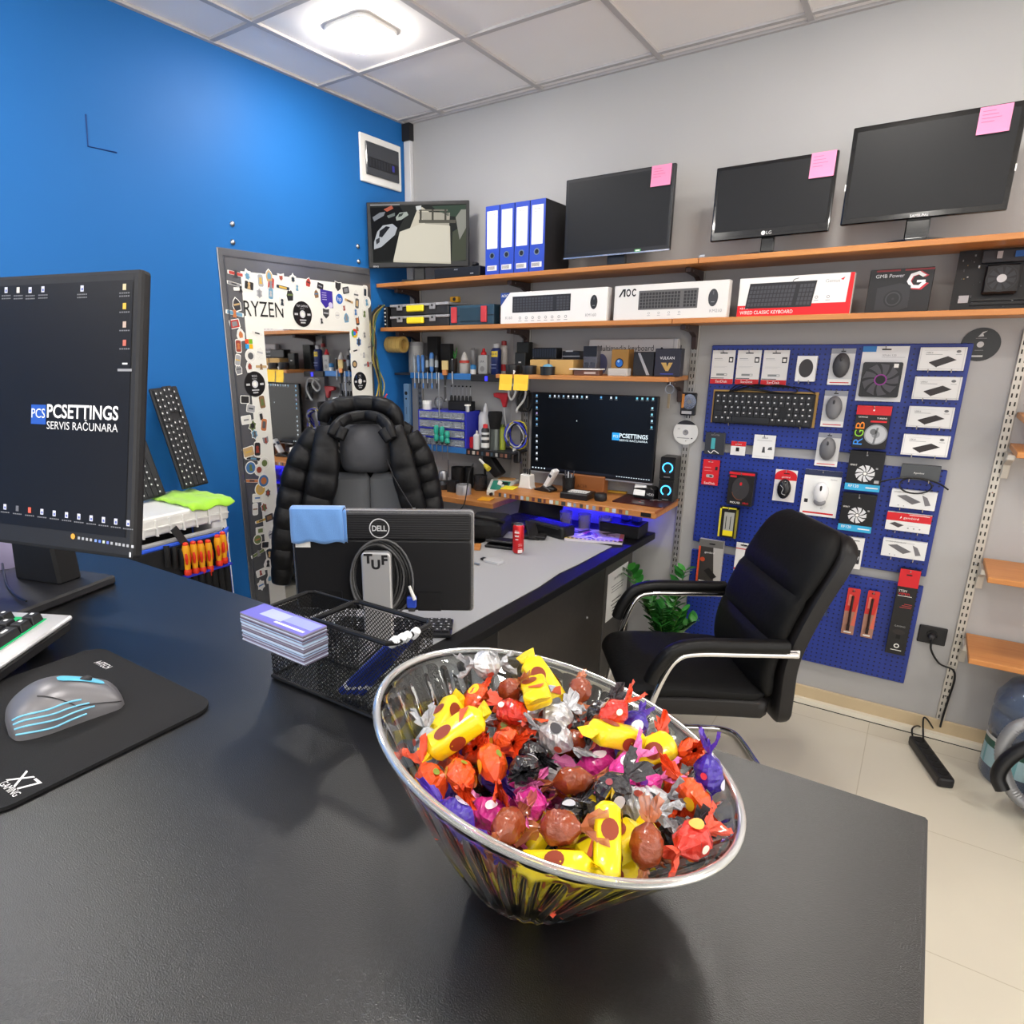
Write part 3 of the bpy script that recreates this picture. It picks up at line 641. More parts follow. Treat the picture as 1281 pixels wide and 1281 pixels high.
# product boxes
def box3(name, label, cat, x0, x1, y, z, h, d, mat, rotz=0, group=None, side=None):
    t = thing(name, label, cat, (x0, y, z), (0, 0, rotz), group)
    MB(mat).box(0, x1-x0, 0, d, 0, h).build('carton', t, bevel=.0015); return t, x1-x0
def kbpic(m, x0, x1, z0, z1, body, key, y=-.0008, skew=0., rows=5, cols=18):
    def S(x, z): return (x+skew*(z-z0), z)
    m.poly([S(x0, z0), S(x1, z0), S(x1, z1), S(x0, z1)], y, body)
    cw = (x1-x0)*.96/cols; rh = (z1-z0)*.84/rows
    for r in range(rows):
        for c in range(cols):
            if c == int(cols*.76): continue
            a = x0+(x1-x0)*.02+c*cw; b = z0+(z1-z0)*.08+r*rh; m.poly([S(a+cw*.08, b), S(a+cw*.86, b), S(a+cw*.86, b+rh*.8), S(a+cw*.08, b+rh*.8)], y-.0003, key)
def mousepic(m, x, z, r, col, y=-.0008):
    m.disc(x, z, r, y, col, 20, rz=r*1.75); m.rect(x-r*.12, x+r*.12, z+r*.6, z+r*1.3, y-.0003, M('5a5a5e', .5)); m.rect(x-r*.35, x+r*.35, z-r*.9, z-r*.8, y-.0003, GREYINK)
KP, KK = M('202024', .5), M('3e3e44', .5)
def icons(m, x, z, n, dx, r=.007):
    for k in range(n): m.disc(x+k*dx, z, r, -.0008, GREYINK, 14); m.disc(x+k*dx, z, r*.55, -.0011, PAPER, 12); m.rect(x+k*dx-r*1.3, x+k*dx+r*1.3, z-r*2.2, z-r*1.8, -.0008, GREYINK)
def sbox(u0, vb, u1, yf, z): a = at(u0, vb, 'y', yf); b = at(u1, vb-2, 'y', yf); return a.x, b.x
YF = -.30
x0, x1 = sbox(626, 405, 758, YF, S2)
t, w = box3('keyboard_box', 'white keyboard and mouse box with a dark blue left corner on the second shelf', 'box', x0, x1, YF, S2, .148, .05, M('e8e6e4', .5))
m = MB(M('2a4488', .5)); m.poly([(0, .085), (.055, .148), (0, .148)], -.0006); m.text('AOC', .006, .128, .012, -.0012, WHITE)
kbpic(m, .07, .39, .052, .128, KP, KK); mousepic(m, w-.065, .085, .018, KP); m.text('KM160', w-.105, .022, .013, -.0008, GREYINK); m.text('K160', .03, .022, .013, -.0008, GREYINK); icons(m, .115, .026, 8, .036)
m.build('print', t)
x0, x1 = sbox(767, 401, 908, YF, S2)
t, w = box3('keyboard_box', 'white keyboard and mouse box with large black lettering, middle of the second shelf', 'box', x0, x1, YF, S2, .148, .05, M('dcd9d6', .5))
m = MB(M('1c1c20', .5)); P = [(.02, .1), (.028, .1), (.044, .126), (.044, .1), (.052, .1), (.052, .133), (.04, .133)]; m.poly(P, -.0008)
m.disc(.066, .1165, .011, -.0008, n=20, rz=.0165, r0=.0065); m.disc(.093, .1165, .011, -.0008, n=20, rz=.0165, r0=.0065, a0=PI*.2, a1=PI*1.8)
kbpic(m, .115, .375, .042, .122, M('5e5c5c', .5), M('2c2b2d', .5)); mousepic(m, w-.06, .08, .02, M('3a3a3e', .5)); icons(m, .165, .027, 4, .045, .005); m.text('KM210', w-.07, .022, .012, -.0008, GREYINK)
m.build('print', t)
a = at(921, 397, 'y', -.27); b = at(1062, 393, 'y', -.27)
t, w = box3('keyboard_box', 'red and white wired keyboard box on the right part of the second shelf', 'box', a.x, b.x, -.27, S2, .15, .045, M('e2e0de', .5))
m = MB(RED); m.rect(0, w, 0, .044, -.0006); m.poly([(w-.02, 0), (w, 0), (w, .15), (w-.014, .15)], -.0009)
m.text('KB-116', .012, .03, .007, -.001, WHITE); m.text('WIRED CLASSIC KEYBOARD', .012, .01, .013, -.001, WHITE, w=.2)
kbpic(m, .03, .275, .032, .128, KP, KK, -.0012, skew=.12); m.tube(smooth_pts([(.2, -.001, .128), (.205, -.002, .136), (.22, -.001, .14)], 4), .0012, 5, BLACK)
m.text('Genius', w-.095, .118, .012, -.0008, GREYINK); m.poly([(w-.045, .128), (w-.03, .136), (w-.036, .124)], -.0008, RED); icons(m, w-.16, .066, 3, .04, .006)
m.build('print', t)
a = at(1081, 392, 'y', -.24); b = at(1160, 389, 'y', -.24)
t, w = box3('power_supply_box', 'black power supply box with a white and red hexagon emblem on the second shelf', 'box', a.x, b.x, -.24, S2, .155, .09, M('18171a', .45))
m = MB(M('7a1a22', .5)); m.rect(.02, w*.48, .146, .152, -.0006); m.rect(w*.55, w, .146, .152, -.0006); m.text('GMB Power', .02, .125, .012, -.0008, M('c8c8cc', .5), w=.09)
for r_, c, o_ in ((.034, 'b02a3a', .005), (.031, 'e0e0e2', 0)):
    m.disc(w-.048+o_, .112-o_*.4, r_, -.0008-(.0004 if not o_ else 0), M(c, .5), 6, r0=r_*.62, a0=PI*.17, a1=PI*1.9)
m.rect(w-.048, w-.022, .104, .112, -.0014, M('e0e0e2', .5))
m.slab([(.03, .012), (.1, .006), (.135, .02), (.135, .095), (.1, .104), (.03, .09)], -.0012, -.0002, M('2a2a2e', .5)); m.disc(.085, .05, .03, -.0016, M('1a1a1c', .4), 24, r0=.004); m.disc(.085, .05, .024, -.0018, M('35353a', .4), 24, r0=.02)
m.build('print', t)
# motherboard leaning on the wall
a = at(1187, 388, 'y', -.18)
t = thing('motherboard', 'bare dark motherboard with fan cooler leaning on the wall at the right shelf end', 'motherboard', (a.x, -.14, S2), (-.14, 0, 0))
bw = .26; bh = .215
MB(M('1d1d20', .5)).box(0, bw, 0, .002, 0, bh).build('circuit_board', t)
m = MB(M('18181b', .4)); m.box(.085, .185, -.036, -.0005, .055, .155); m.build('heatsink', t, bevel=.006)
m = MB(M('26262a', .4)); m.disc(.135, .105, .046, -.037, n=32, r0=.042)
for k in range(9):
    w_ = 2*PI*k/9; m.poly([(.135+.014*math.cos(w_), .105+.014*math.sin(w_)), (.135+.04*math.cos(w_+.25), .105+.04*math.sin(w_+.25)), (.135+.04*math.cos(w_+.7), .105+.04*math.sin(w_+.7)), (.135+.014*math.cos(w_+.6), .105+.014*math.sin(w_+.6))], -.0375, M('303036', .4))
m.build('fan', t); m = MB(M('d8d8da', .4)); m.disc(.135, .105, .014, -.038); m.build('fan_hub', t)
for k in range(2): MB(M('141417', .4)).box(.06, .23, -.008, -.0002, .022+k*.014, .03+k*.014).build('memory_slot', t)
MB(M('35353a', .5)).box(.07, bw-.02, -.022, -.0002, .165, .205).build('port_shield', t); MB(M('2a5a9c', .4)).box(.16, .195, -.03, -.023, .178, .198).build('monitor_port', t); MB(M('b8b8bc', .3, .6)).box(.11, .125, -.03, -.023, .176, .2).build('jack', t)
MB(M('c8c8cc', .5)).box(.022, .052, -.003, -.0002, .032, .058).build('chip_label', t)
rs = random.Random(9)
m = MB(M('c8c8cc', .35))
for k in range(34):
    x, z = rs.uniform(.005, bw-.01), rs.uniform(.005, bh-.01)
    if .08 < x < .19 and .05 < z < .16: continue
    s_ = rs.uniform(.002, .005); m.box(x, x+s_, -.004, -.0002, z, z+s_*rs.uniform(.6, 2), M(rs.choice(['c8c8cc', '8a8a8e', '4a4a50', 'a88a4a', '3c3c44']), .35))
o = m.build('solder_parts', t); o['kind'] = 'stuff'
# ================================================================== tool wall, bench shelves and the big screen
def pxo(u, vb, vt, wpx, y, z=None):
    p = at(u, vb, 'y', y); z0 = p.z if z is None else z
    dep = (p-CAM).dot(FWD); return p.x, z0, wpx*dep/PXF/2, zat(u, vt, p.x, y)-z0
def vessel(name, label, cat, u, vb, vt, wpx, y, z, parts, group=None, n=20, extra=None):
    """parts: (part name, material, [(radius fraction, height fraction), ...])"""
    x, z0, r, h = pxo(u, vb, vt, wpx, y, z)
    t = thing(name, label, cat, (x, y, z0), group=group)
    for nm, mt, prof in parts: MB(mt).lathe([(max(a*r, .0001), b*h) for a, b in prof], n).build(nm, t, smooth=True)
    if extra: extra(t, r, h)
    return t
YT, ZU, ZL = -.19, at(560, 467, 'y', -.16).z-.002, at(600, 561, 'y', -.13).z
# narrow tool shelves (upper and lower)
def toolshelf(z, x0, x1, xb0, xb1, label):
    t = thing('tool_shelf', label, 'shelf', (0, 0, z))
    MB(M('20222a', .5)).box(x0, x1, YT, -.016, -.012, 0).build('tray', t, bevel=.002)
    MB(M('2a68a8', .4)).box(xb0, xb1, YT-.008, YT-.0005, -.03, .004).build('blue_front_strip', t, bevel=.002)
    return t
xs0 = .02; xs1 = at(590, 470, 'y', YT).x
t = toolshelf(ZU, xs0, xs1+.17, xs0+.13, xs1, 'upper narrow tool shelf with a blue front strip holding screwdrivers')
x2 = at(584, 566, 'y', YT).x; x3 = at(640, 575, 'y', YT).x
t2 = toolshelf(ZL, .03, x3, .12, x2, 'lower narrow tool shelf carrying the blue drawer cabinet')
m = MB(M('17171a', .5)); m.box(x2+.001, x3, YT-.008, YT-.0005, -.032, .002); m.build('black_front_strip', t2)
rs = random.Random(4); m = MB()
for k in range(9): a = x2+.012+k*(x3-x2-.02)/9; m.rect(a, a+rs.uniform(.012, .022), -.026, -.006, YT-.0085, M(rs.choice(['8a5a4a', '9a9a98', '6a4a3a', 'b0a8a0', '3a4a5a', '7a2a2a']), .5))
m.build('sticker_row', t2)
t = thing('usb_hub', 'black hub with a glowing blue light right of the upper tool strip', 'hub', (xs1+.004, YT-.012, ZU-.03))
w = at(626, 472, 'y', YT).x-xs1
MB(M('121215', .5)).box(0, w, -.006, .006, -.006, .028).build('case', t, bevel=.003)
a = at(608, 471, 'y', YT-.02).x-xs1-.004
m = MB(M('2a2aff', .4, emit=2.2)).box(a-.008, a+.008, -.0085, -.0062, -.002, .022); m.build('blue_light', t)
# things on the upper tool shelf
CLEAR = M('f2f4f6', .08, trans=.92, ior=1.3); GREYTR = M('c4c4c4', .25, trans=.5)
vessel('storage_jar', 'clear plastic jar at the left end of the upper tool shelf', 'jar', 521, 464, 428, 19, -.09, ZU, [('jar', M('b9b9ba', .25, alpha=.75), [(.95, 0), (1, .1), (1, .85), (.98, .88)]), ('lid', M('8f8f92', .4), [(1.03, .88), (1.03, 1), (.0, 1.01)])])
def cbox(name, label, cat, u, vb, vt, wpx, y, z, mat, dep=.04, rot=(0, 0, 0), bev=.003, group=None, pr=None, pn='print'):
    x, z0, r, h = pxo(u, vb, vt, wpx, y, z)
    t = thing(name, label, cat, (x, y, z0), rot, group)
    MB(mat).box(-r, r, 0, dep, 0, h).build('body', t, bevel=bev)
    if pr: m = MB(); pr(m, r, h); m.build(pn, t)
    return t
cbox('tool_pouch', 'tall black pouch behind the blue screwdrivers', 'pouch', 541, 464, 421, 16, -.08, ZU, M('151517', .7))
cbox('tool_pouch', 'shorter black pouch behind the yellow bristle brush', 'pouch', 557, 465, 430, 15, -.11, ZU, M('131315', .7))
x, z0, r, h = pxo(569, 466, 436, 8, -.07, ZU)
t = thing('toy_cactus', 'small green spiky ornament on the upper tool shelf', 'ornament', (x, -.07, z0)); MB(M('3a2c24', .6)).lathe([(.012, 0), (.015, h*.6), (.0001, h*.6)], 12).build('pot', t)
m = MB(M('3f8a44', .5))
for k in range(5): w_ = k*PI/2.5; m.tube([(0, 0, h*.6), (.018*math.cos(w_), .018*math.sin(w_), h*(.9 if k else 1.05))], [.006, .002], 6)
m.ball((0, 0, h*.68), .01, n=8); m.build('spikes', t)
vessel('glue_bottle', 'clear bottle with a cone nozzle and red collar on the upper tool shelf', 'bottle', 581, 467, 440, 13, -.13, ZU, [('bottle', M('d8d4ce', .2, alpha=.8), [(.9, 0), (1, .05), (1, .45), (.8, .5)]), ('collar', M('d0483a', .4), [(1, .5), (1, .6), (.7, .62)]), ('nozzle', M('e2e0dc', .3), [(.7, .62), (.5, .8), (.25, .95), (0, 1)])])
vessel('sealant_tube', 'slim grey tube standing behind the clear cone bottle', 'tube', 592, 462, 435, 7, -.05, ZU, [('tube', M('9a9a9c', .35), [(1, 0), (1, .9), (.6, .94), (.5, 1), (0, 1)])])
vessel('small_jar', 'tiny white jar with a blue lid on the upper tool shelf', 'jar', 592, 467, 456, 7, -.15, ZU, [('jar', WHITE, [(1, 0), (1, .5)]), ('lid', M('3a8ac8', .4), [(1.05, .5), (1.05, .9), (.6, 1), (0, 1)])])
def _ipa(t, r, h): m = MB(M('3a3a3e', .5)); m.rect(-r*.7, r*.7, h*.38, h*.5, -r*.92); m.disc(0, h*.24, r*.5, -r*.92, M('8a8a8a', .5)); m.build('print', t)
x, z0, r, h = pxo(605, 467, 444, 13, -.13, ZU)
t = thing('solvent_bottle', 'flat grey bottle with a red spout cap on the upper tool shelf', 'bottle', (x, -.13, z0)); MB(M('b4b4b2', .4)).box(-r, r, -r*.5, r*.5, 0, h).build('bottle', t, bevel=.004); 
m = MB(INK); m.text('IPA', 0, h*.6, .012, -r*.5-.0006, al='C'); m.disc(0, h*.28, r*.5, -r*.5-.0006, M('8e8c8a', .5)); m.build('print', t)
m = MB(M('cf2a2e', .4)); m.lathe([(r*.55, h), (r*.55, h+.012), (r*.3, h+.02), (r*.22, h+.035), (.0001, h+.036)], 14); m.build('cap', t, smooth=True)
def _wd(t, r, h):
    m = MB(M('f0d030', .4)); m.T = Matrix.Rotation(0, 4, 'Z')
    for k in range(9): a = -PI/2+(k-4)*.16; b = a+.16; m.add([(1.01*r*math.cos(a), 1.01*r*math.sin(a), h*.56), (1.01*r*math.cos(b), 1.01*r*math.sin(b), h*.56), (1.01*r*math.cos(b), 1.01*r*math.sin(b), h*.74), (1.01*r*math.cos(a), 1.01*r*math.sin(a), h*.74)], [(0, 1, 2, 3)])
    m.text('WD-40', 0, h*.62, r*.42, -r*1.03, M('16286a', .5), w=r*1.5, al='C'); m.rect(-r*.7, r*.7, h*.3, h*.33, -r*1.005, M('8a94b8', .5)); m.rect(-r*.6, r*.6, h*.2, h*.22, -r*1.005, M('8a94b8', .5)); m.build('print', t)
vessel('spray_can', 'dark blue spray can with a yellow badge on the upper tool shelf', 'spray can', 620.5, 467, 429, 13, -.13, ZU, [('can', M('1a2a62', .35, coat=.3), [(.95, 0), (1, .02), (1, .78), (.7, .84)]), ('cap', M('b8b8ba', .4), [(.6, .84), (.6, .97), (.4, 1), (0, 1)])], extra=_wd)
vessel('spray_can', 'white and red spray can behind the dark blue one', 'spray can', 630, 465, 426, 10, -.07, ZU, [('can', M('c8c2be', .35), [(1, 0), (1, .82), (.7, .86)]), ('red_band', M('c02a30', .4), [(1.02, .1), (1.02, .3)]), ('cap', M('a02a2c', .4), [(.65, .86), (.65, .98), (0, 1)])])
# screwdrivers in the upper strip
MSB, MSG = M('3f74b8', .35), M('8a929a', .4)
hs = [(519, 'grey'), (524, 'blue'), (529.5, 'blue'), (535, 'black'), (540.5, 'bluebig'), (546.5, 'black')]
for k, (u, c) in enumerate(hs):
    x, z0, r, h = pxo(u, 466, 444 if c != 'bluebig' else 441, 6 if c == 'bluebig' else 4.6, YT-.016, None)
    t = thing('screwdriver', 'tool with a %s handle, %s in the upper tool strip' % ({'grey': 'grey', 'blue': 'blue', 'black': 'black', 'bluebig': 'thick blue'}[c], ('leftmost', 'second from left', 'third from left', 'fourth from left', 'fifth from left', 'sixth from left')[k]), 'screwdriver', (x, YT-.018, z0), group='screwdrivers in the upper tool strip')
    mt = {'grey': MSG, 'blue': MSB, 'black': M('1c1d20', .4), 'bluebig': MSB}[c]
    m = MB(mt); m.lathe([(r*.6, .004), (r*.9, h*.15), (r*.8, h*.3), (r, h*.6), (r*.95, h*.9), (r*.5, h), (.0001, h)], 12); m.build('handle', t, smooth=True)
    if c in ('bluebig', 'black'): MB(MSG).lathe([(r*1.0, h*.3), (r*1.06, h*.5), (r*1.0, h*.7)], 12).build('grip_band', t, smooth=True)
    MB(STEEL).cyl((0, 0, -.075), (0, 0, .004), .0028, 8).build('shaft', t)
    MB(M('2c2c30', .4) if k % 2 else M('3f74b8', .4)).cyl((0, 0, -.09), (0, 0, -.06), .0045, 8).build('tip_sleeve', t)
x, z0, r, h = pxo(539, 446, 424, 4, YT-.02, None)
t = thing('precision_screwdriver', 'slim yellow and black screwdriver standing up behind the blue handles', 'screwdriver', (x, YT+.03, ZU)); MB(M('d8962a', .4)).lathe([(.006, .03), (.008, .06), (.0001, .085)], 10).build('handle', t, smooth=True); MB(STEEL).cyl((0, 0, 0), (0, 0, .03), .003, 8).build('shaft', t); MB(BLACK).cyl((0, 0, .085), (0, 0, .105), .004, 8).build('cap', t)
def brush(u, vb, vt, label, y=YT-.022):
    x, z0, r, h = pxo(u, vb, vt, 9, y, None)
    t = thing('bristle_brush', label, 'brush', (x, y, z0))
    MB(M('c9b27a', .8)).box(-r, r, -.006, .006, h*.62, h).build('bristles', t, bevel=.002); MB(M('c8804a', .3, .5)).box(-r*.7, r*.7, -.007, .007, h*.42, h*.62).build('ferrule', t)
    MB(M('1e1e20', .4)).tube([(0, 0, h*.42), (0, 0, h*.2), (0, 0, 0)], [r*.5, r*.35, r*.25], 10).build('handle', t, smooth=True)
brush(557, 482, 451, 'flat brush with beige bristles hung in the upper tool strip')
def thin_tool(name, label, u, vt, vb, y, mat, hand=None, w=1.6, cat='tool', hv=None):
    x, z0, r, h = pxo(u, vb, vt, w, y, None)
    t = thing(name, label, cat, (x, y, z0)); MB(mat).tube([(0, 0, 0), (0, 0, h)], max(r, .0018), 8).build('shaft', t)
    if hand: MB(hand).lathe([(r*1.6, h*hv), (r*2.4, h*(hv+.05)), (r*2.2, h*.95), (.0001, h)], 10).build('handle', t, smooth=True)
    return t
thin_tool('precision_screwdriver', 'black slim screwdriver right of the beige brush in the upper strip', 566, 449, 480, YT-.016, STEEL, M('26282c', .4), 2, hv=.5)
thin_tool('steel_rod', 'long steel rod hanging in front of the blue drawers', 549.5, 466, 520, YT-.03, STEEL, None, 1.8)
t = thin_tool('pliers', 'small pliers hanging below the beige brush', 557, 484, 503, YT-.03, M('3a3a3e', .4), None, 3); MB(STEEL).ball((0, 0, .012), .009, n=8, sc=(1, .6, 1.6)).build('jaw', t)
# spirit level on the blue wall side, roll of tape
x, z0, r, h = pxo(512, 537, 480, 11, -.16, None)
t = thing('spirit_level', 'blue grey spirit level standing upright in the corner', 'level', (max(x, .022), -.17, z0))
MB(M('5a7898', .4)).box(-.02, .02, -.012, .012, 0, h).build('body', t, bevel=.002)
m = MB(BLACK); m.disc(0, h*.8, .011, -.0125); m.disc(0, h*.68, .006, -.0125); m.text('5', 0, h*.45, .012, -.0125, al='C'); m.text('5', 0, h*.4, .012, -.0125, al='C'); m.text('5', 0, h*.35, .012, -.0125, al='C'); m.build('print', t)
p = at(497, 431, 'x', .07)
t = thing('adhesive_tape_roll', 'beige tape roll hung on the blue wall in the corner', 'tape', (.006, p.y, p.z), (0, PI/2, 0))
m = MB(M('c2a25c', .55)); R1, R2 = .046, .03
m.lathe([(R2, 0), (R1, 0), (R1, .115), (R2, .115), (R2, 0)], 32); m.build('roll', t, smooth=True); 
m = MB(M('a8884a', .6)); 
for k in range(3): m.lathe([(R1+.0006, .025+k*.03), (R1+.0006, .027+k*.03)], 32)
m.build('tape_edges', t)
# blue drawer cabinet on the lower tool shelf
p = at(524, 560, 'y', -.185); pr_ = at(583, 558, 'y', -.185); zt = zat(524, 512, p.x, -.185)
w = pr_.x-p.x; h = zt-ZL
t = thing('drawer_cabinet', 'blue small parts cabinet with clear drawers on the lower tool shelf', 'drawer cabinet', (p.x, -.185, ZL))
mbl = M('2a32b4', .45)
m = MB(mbl); m.box(0, .008, 0, .15, 0, h); m.box(w-.008, w, 0, .15, 0, h); m.box(0, w, .14, .15, 0, h)
for k in range(5): m.box(.008, w-.008, .002, .14, h*k/4-(.008 if k == 4 else 0 if k == 0 else .004), h*k/4+(.008 if k == 0 else 0 if k == 4 else .004))
m.build('frame', t)
for r_ in range(4):
    for c in range(4):
        x0 = .01+c*(w-.02)/4; x1 = x0+(w-.02)/4-.003; z0 = h*r_/4+.006; z1 = h*(r_+1)/4-.007
        dr = MB(M('aab0bc', .15, alpha=.42)); dr.box(x0, x1, -.002, .0, z0, z1).box(x0, x1, 0, .12, z0, z0+.002); d = dr.build('drawer', t)
        MB(M('c8ccd4', .2, alpha=.7)).box(x0+.02, x1-.02, -.008, -.002, z0+.006, z0+.011).build('pull', d)
        m = MB()
        for q in range(7): a = rs.uniform(x0+.004, x1-.014); m.box(a, a+rs.uniform(.006, .014), .004, .05, z0+.003, z0+rs.uniform(.01, .026), M(rs.choice(['8a8a90', '3a3a3e', 'b8b8bc', '6a5a48', '5a5a64']), .4))
        m.build('screws', d)
XC0, WC, HC = p.x, w, ZL+h
vessel('cream_jar', 'white jar standing on the blue drawer cabinet', 'jar', 534.5, 513, 501, 11, -.15, HC, [('jar', M('d8d8d6', .4), [(1, 0), (1, .62)]), ('lid', M('eeeeec', .35), [(1.04, .62), (1.04, .96), (.95, 1), (0, 1)])])
t = thing('magnifier', 'round metal magnifier standing on the blue drawer cabinet', 'magnifier', (at(549, 505, 'y', -.12).x, -.12, HC))
m = MB(M('8a8a8e', .3, .8)); m.T = Matrix.Translation((0, 0, .042)) @ Matrix.Rotation(PI/2, 4, 'X'); m.lathe([(.03, -.004), (.036, -.004), (.036, .004), (.03, .004), (.03, -.004)], 24); m.build('ring', t, smooth=True)
MB(M('9aa0a6', .1, alpha=.5)).box(-.02, .02, -.001, .001, .022, .062).build('lens', t); MB(M('303034', .4)).box(-.012, .012, -.008, .008, 0, .008).build('foot', t)
xk = at(581, 512, 'y', -.10)
t = thing('bit_holder', 'black bit holder with upright drivers on the blue drawer cabinet', 'tool holder', (XC0+WC-.17, -.13, HC))
MB(M('131315', .6)).box(0, .165, 0, .05, 0, .055).build('block', t, bevel=.004)
for k in range(6):
    x = .014+k*.027
    d = MB(M('1a1a1d', .5)).lathe([(.0085, .055), (.009, .07), (.006, .085), (.0001, .086)], 10); d.T = Matrix(); o = d.build('driver_handle', t, smooth=True); o.location = (x, .02, 0)
    s_ = MB(STEEL).cyl((0, 0, .085), (0, 0, .135), .0016, 6).build('driver_shaft', t); s_.location = (x, .02, 0)
    c_ = MB(BLACK).ball((0, 0, .138), .005, n=8).build('driver_tip', t); c_.location = (x, .02, 0)
vessel('brake_cleaner', 'short steel cylinder on the right end of the drawer cabinet', 'tube', 585, 513, 506, 5, -.16, HC, [('body', M('c8c8c8', .3, .5), [(1, 0), (1, .8)]), ('rim', WHITE, [(1.6, .8), (1.6, 1), (0, 1)])])
# bottles on the lower tool shelf, right of the cabinet
vessel('squeeze_bottle', 'white squeeze bottle with a pointed tip behind the small bottles', 'bottle', 607, 560, 504, 17, -.06, ZL, [('bottle', M('d2d2d4', .4), [(.95, 0), (1, .04), (1, .7), (.75, .8)]), ('tip', M('e4e4e4', .4), [(.35, .8), (.3, .88), (.12, .98), (0, 1)])])
t = vessel('dust_brush', 'round black brush standing bristles up in a steel tube', 'brush', 619, 561, 515, 13, -.12, ZL, [('tube', M('6a706c', .3, .6), [(1, 0), (1, .55)]), ('bristles', M('0e0e10', .9), [(.95, .55), (1.15, .7), (1.4, .9), (1.3, 1), (0, .97)])])
x, z0, r, h = pxo(589.5, 562, 547, 6, -.15, ZL)
cbox('eraser_box', 'small red box beside the blue drawer cabinet', 'box', 589.5, 562, 547, 6, -.15, ZL, M('c8242a', .5), .03)
vessel('flux_bottle', 'small white bottle with a dropper tip on the lower tool shelf', 'bottle', 596.5, 562, 538, 9, -.16, ZL, [('bottle', M('cfcfcf', .35), [(1, 0), (1, .72), (.6, .8)]), ('tip', M('bdbdbd', .4), [(.4, .8), (.3, .95), (0, 1)])])
vessel('oil_bottle', 'black and white labelled bottle with a red cap on the lower tool shelf', 'bottle', 607, 562, 530, 10, -.16, ZL, [('bottle', M('26262a', .4), [(1, 0), (1, .78), (.7, .84)]), ('label', M('d6d6d4', .5), [(1.03, .1), (1.03, .28)]), ('upper_label', M('d6d6d4', .5), [(1.03, .4), (1.03, .5)]), ('neck_label', M('d6d6d4', .5), [(1.03, .6), (1.03, .68)]), ('cap', M('d83038', .4), [(.6, .84), (.6, .97), (0, 1)])])
vessel('cleaner_bottle', 'olive green bottle beside the coil of blue cables', 'bottle', 628, 561, 531, 9, -.09, ZL, [('bottle', M('8f9a2a', .4), [(1, 0), (1, .8), (.5, .9)]), ('cap', M('5a6a1c', .4), [(.5, .9), (.5, 1), (0, 1)])])
# teal handled screwdrivers in the lower strip
MTEAL = M('2a9c88', .4)
for k, (u, v) in enumerate(((546.5, 539), (553.5, 540), (560, 545))):
    x, z0, r, h = pxo(u, 566, v, 6.4, YT-.022, None); z0 = ZL
    t = thing('screwdriver', ('left', 'middle', 'right')[k]+' of three teal handled screwdrivers in the lower tool strip', 'screwdriver', (x, YT-.024, z0), group='teal screwdrivers')
    m = MB(MTEAL); m.lathe([(r*.5, h*.25), (r, h*.32), (r, h*.5), (r*.7, h*.58), (r, h*.66), (r*1.02, h*.9), (r*.6, h), (.0001, h)], 8); m.build('handle', t, smooth=True)
    MB(BLACK).lathe([(r*.5, h*.15), (r*.5, h*.27)], 8).build('ferrule', t); MB(STEEL).cyl((0, 0, -.075), (0, 0, h*.2), .0032, 8).build('shaft', t)
thin_tool('hex_key', 'steel rod hanging left of the teal screwdrivers', 541, 548, 582, YT-.02, STEEL, None, 1.8)
for k, u in enumerate((522, 526, 531)): thin_tool('needle_file', ('leftmost', 'middle', 'rightmost')[k]+' of three short steel tools beside the jacket shoulder', u, 545, 566, YT-.02, STEEL, M('5a5c62', .4), 2.4, hv=.4)
thin_tool('test_probe', 'thin dark probe hanging right of the teal screwdrivers', 561, 575, 597, YT-.025, M('4a4a4e', .4), None, 1.6)
# red clamp, white cord and headset cable coil on the wall right of the tools
x = at(625, 496, 'y', -.07)
t = thing('spring_clamp', 'red plastic clamp on the wall under the yellow notes', 'clamp', (x.x, -.05, x.z))
m = MB(M('c02430', .4)); m.slab([(-.05, .015), (-.03, .02), (.05, .02), (.045, -.005), (.03, -.06), (.015, -.06), (.0, -.015), (-.045, -.005)], -.012, .012); m.build('body', t, bevel=.003)
MB(M('d8d8d8', .4)).tube(smooth_pts([(.02, 0, -.06), (.025, 0, -.12), (.045, -.01, -.18)], 4), .004, 6).build('tail', t)
p = at(645, 490, 'y', -.1)
t = thing('white_cable', 'white cable looped on a hook under the yellow notes', 'cable', (p.x, -.08, p.z))
MB(M('dadad6', .45)).tube(smooth_pts([(-.05, 0, .03), (-.02, -.01, .035), (.0, -.02, 0), (-.03, -.01, -.045), (-.055, 0, -.02), (-.04, -.015, .02), (0, -.02, .04), (.05, -.01, .03), (.06, -.02, -.03), (.02, -.03, -.09), (.01, -.02, -.11)], 5), .006, 8).build('cord', t, smooth=True)
p = at(658, 500, 'y', -.08); t = thing('black_headset', 'black cable bundle hanging left of the big lit screen', 'cables', (p.x, -.07, p.z))
for k in range(4): MB(M('141416', .5)).tube(smooth_pts([(-.04+.02*k, -.01, .05), (-.05+.015*k, -.025, 0), (-.03+.015*k, -.02, -.06), (.0+.012*k, -.01, -.03), (-.01+.015*k, 0, .04)], 5), .007, 7).build('cable', t, smooth=True)
MB(M('1a1a1c', .5)).box(-.025, .025, -.03, 0, -.05, .03).build('strap', t, bevel=.008)
p = at(645, 545, 'y', -.1); t = thing('cable_coil', 'coil of blue and yellow cables hanging left of the big lit screen', 'cables', (p.x, -.08, p.z))
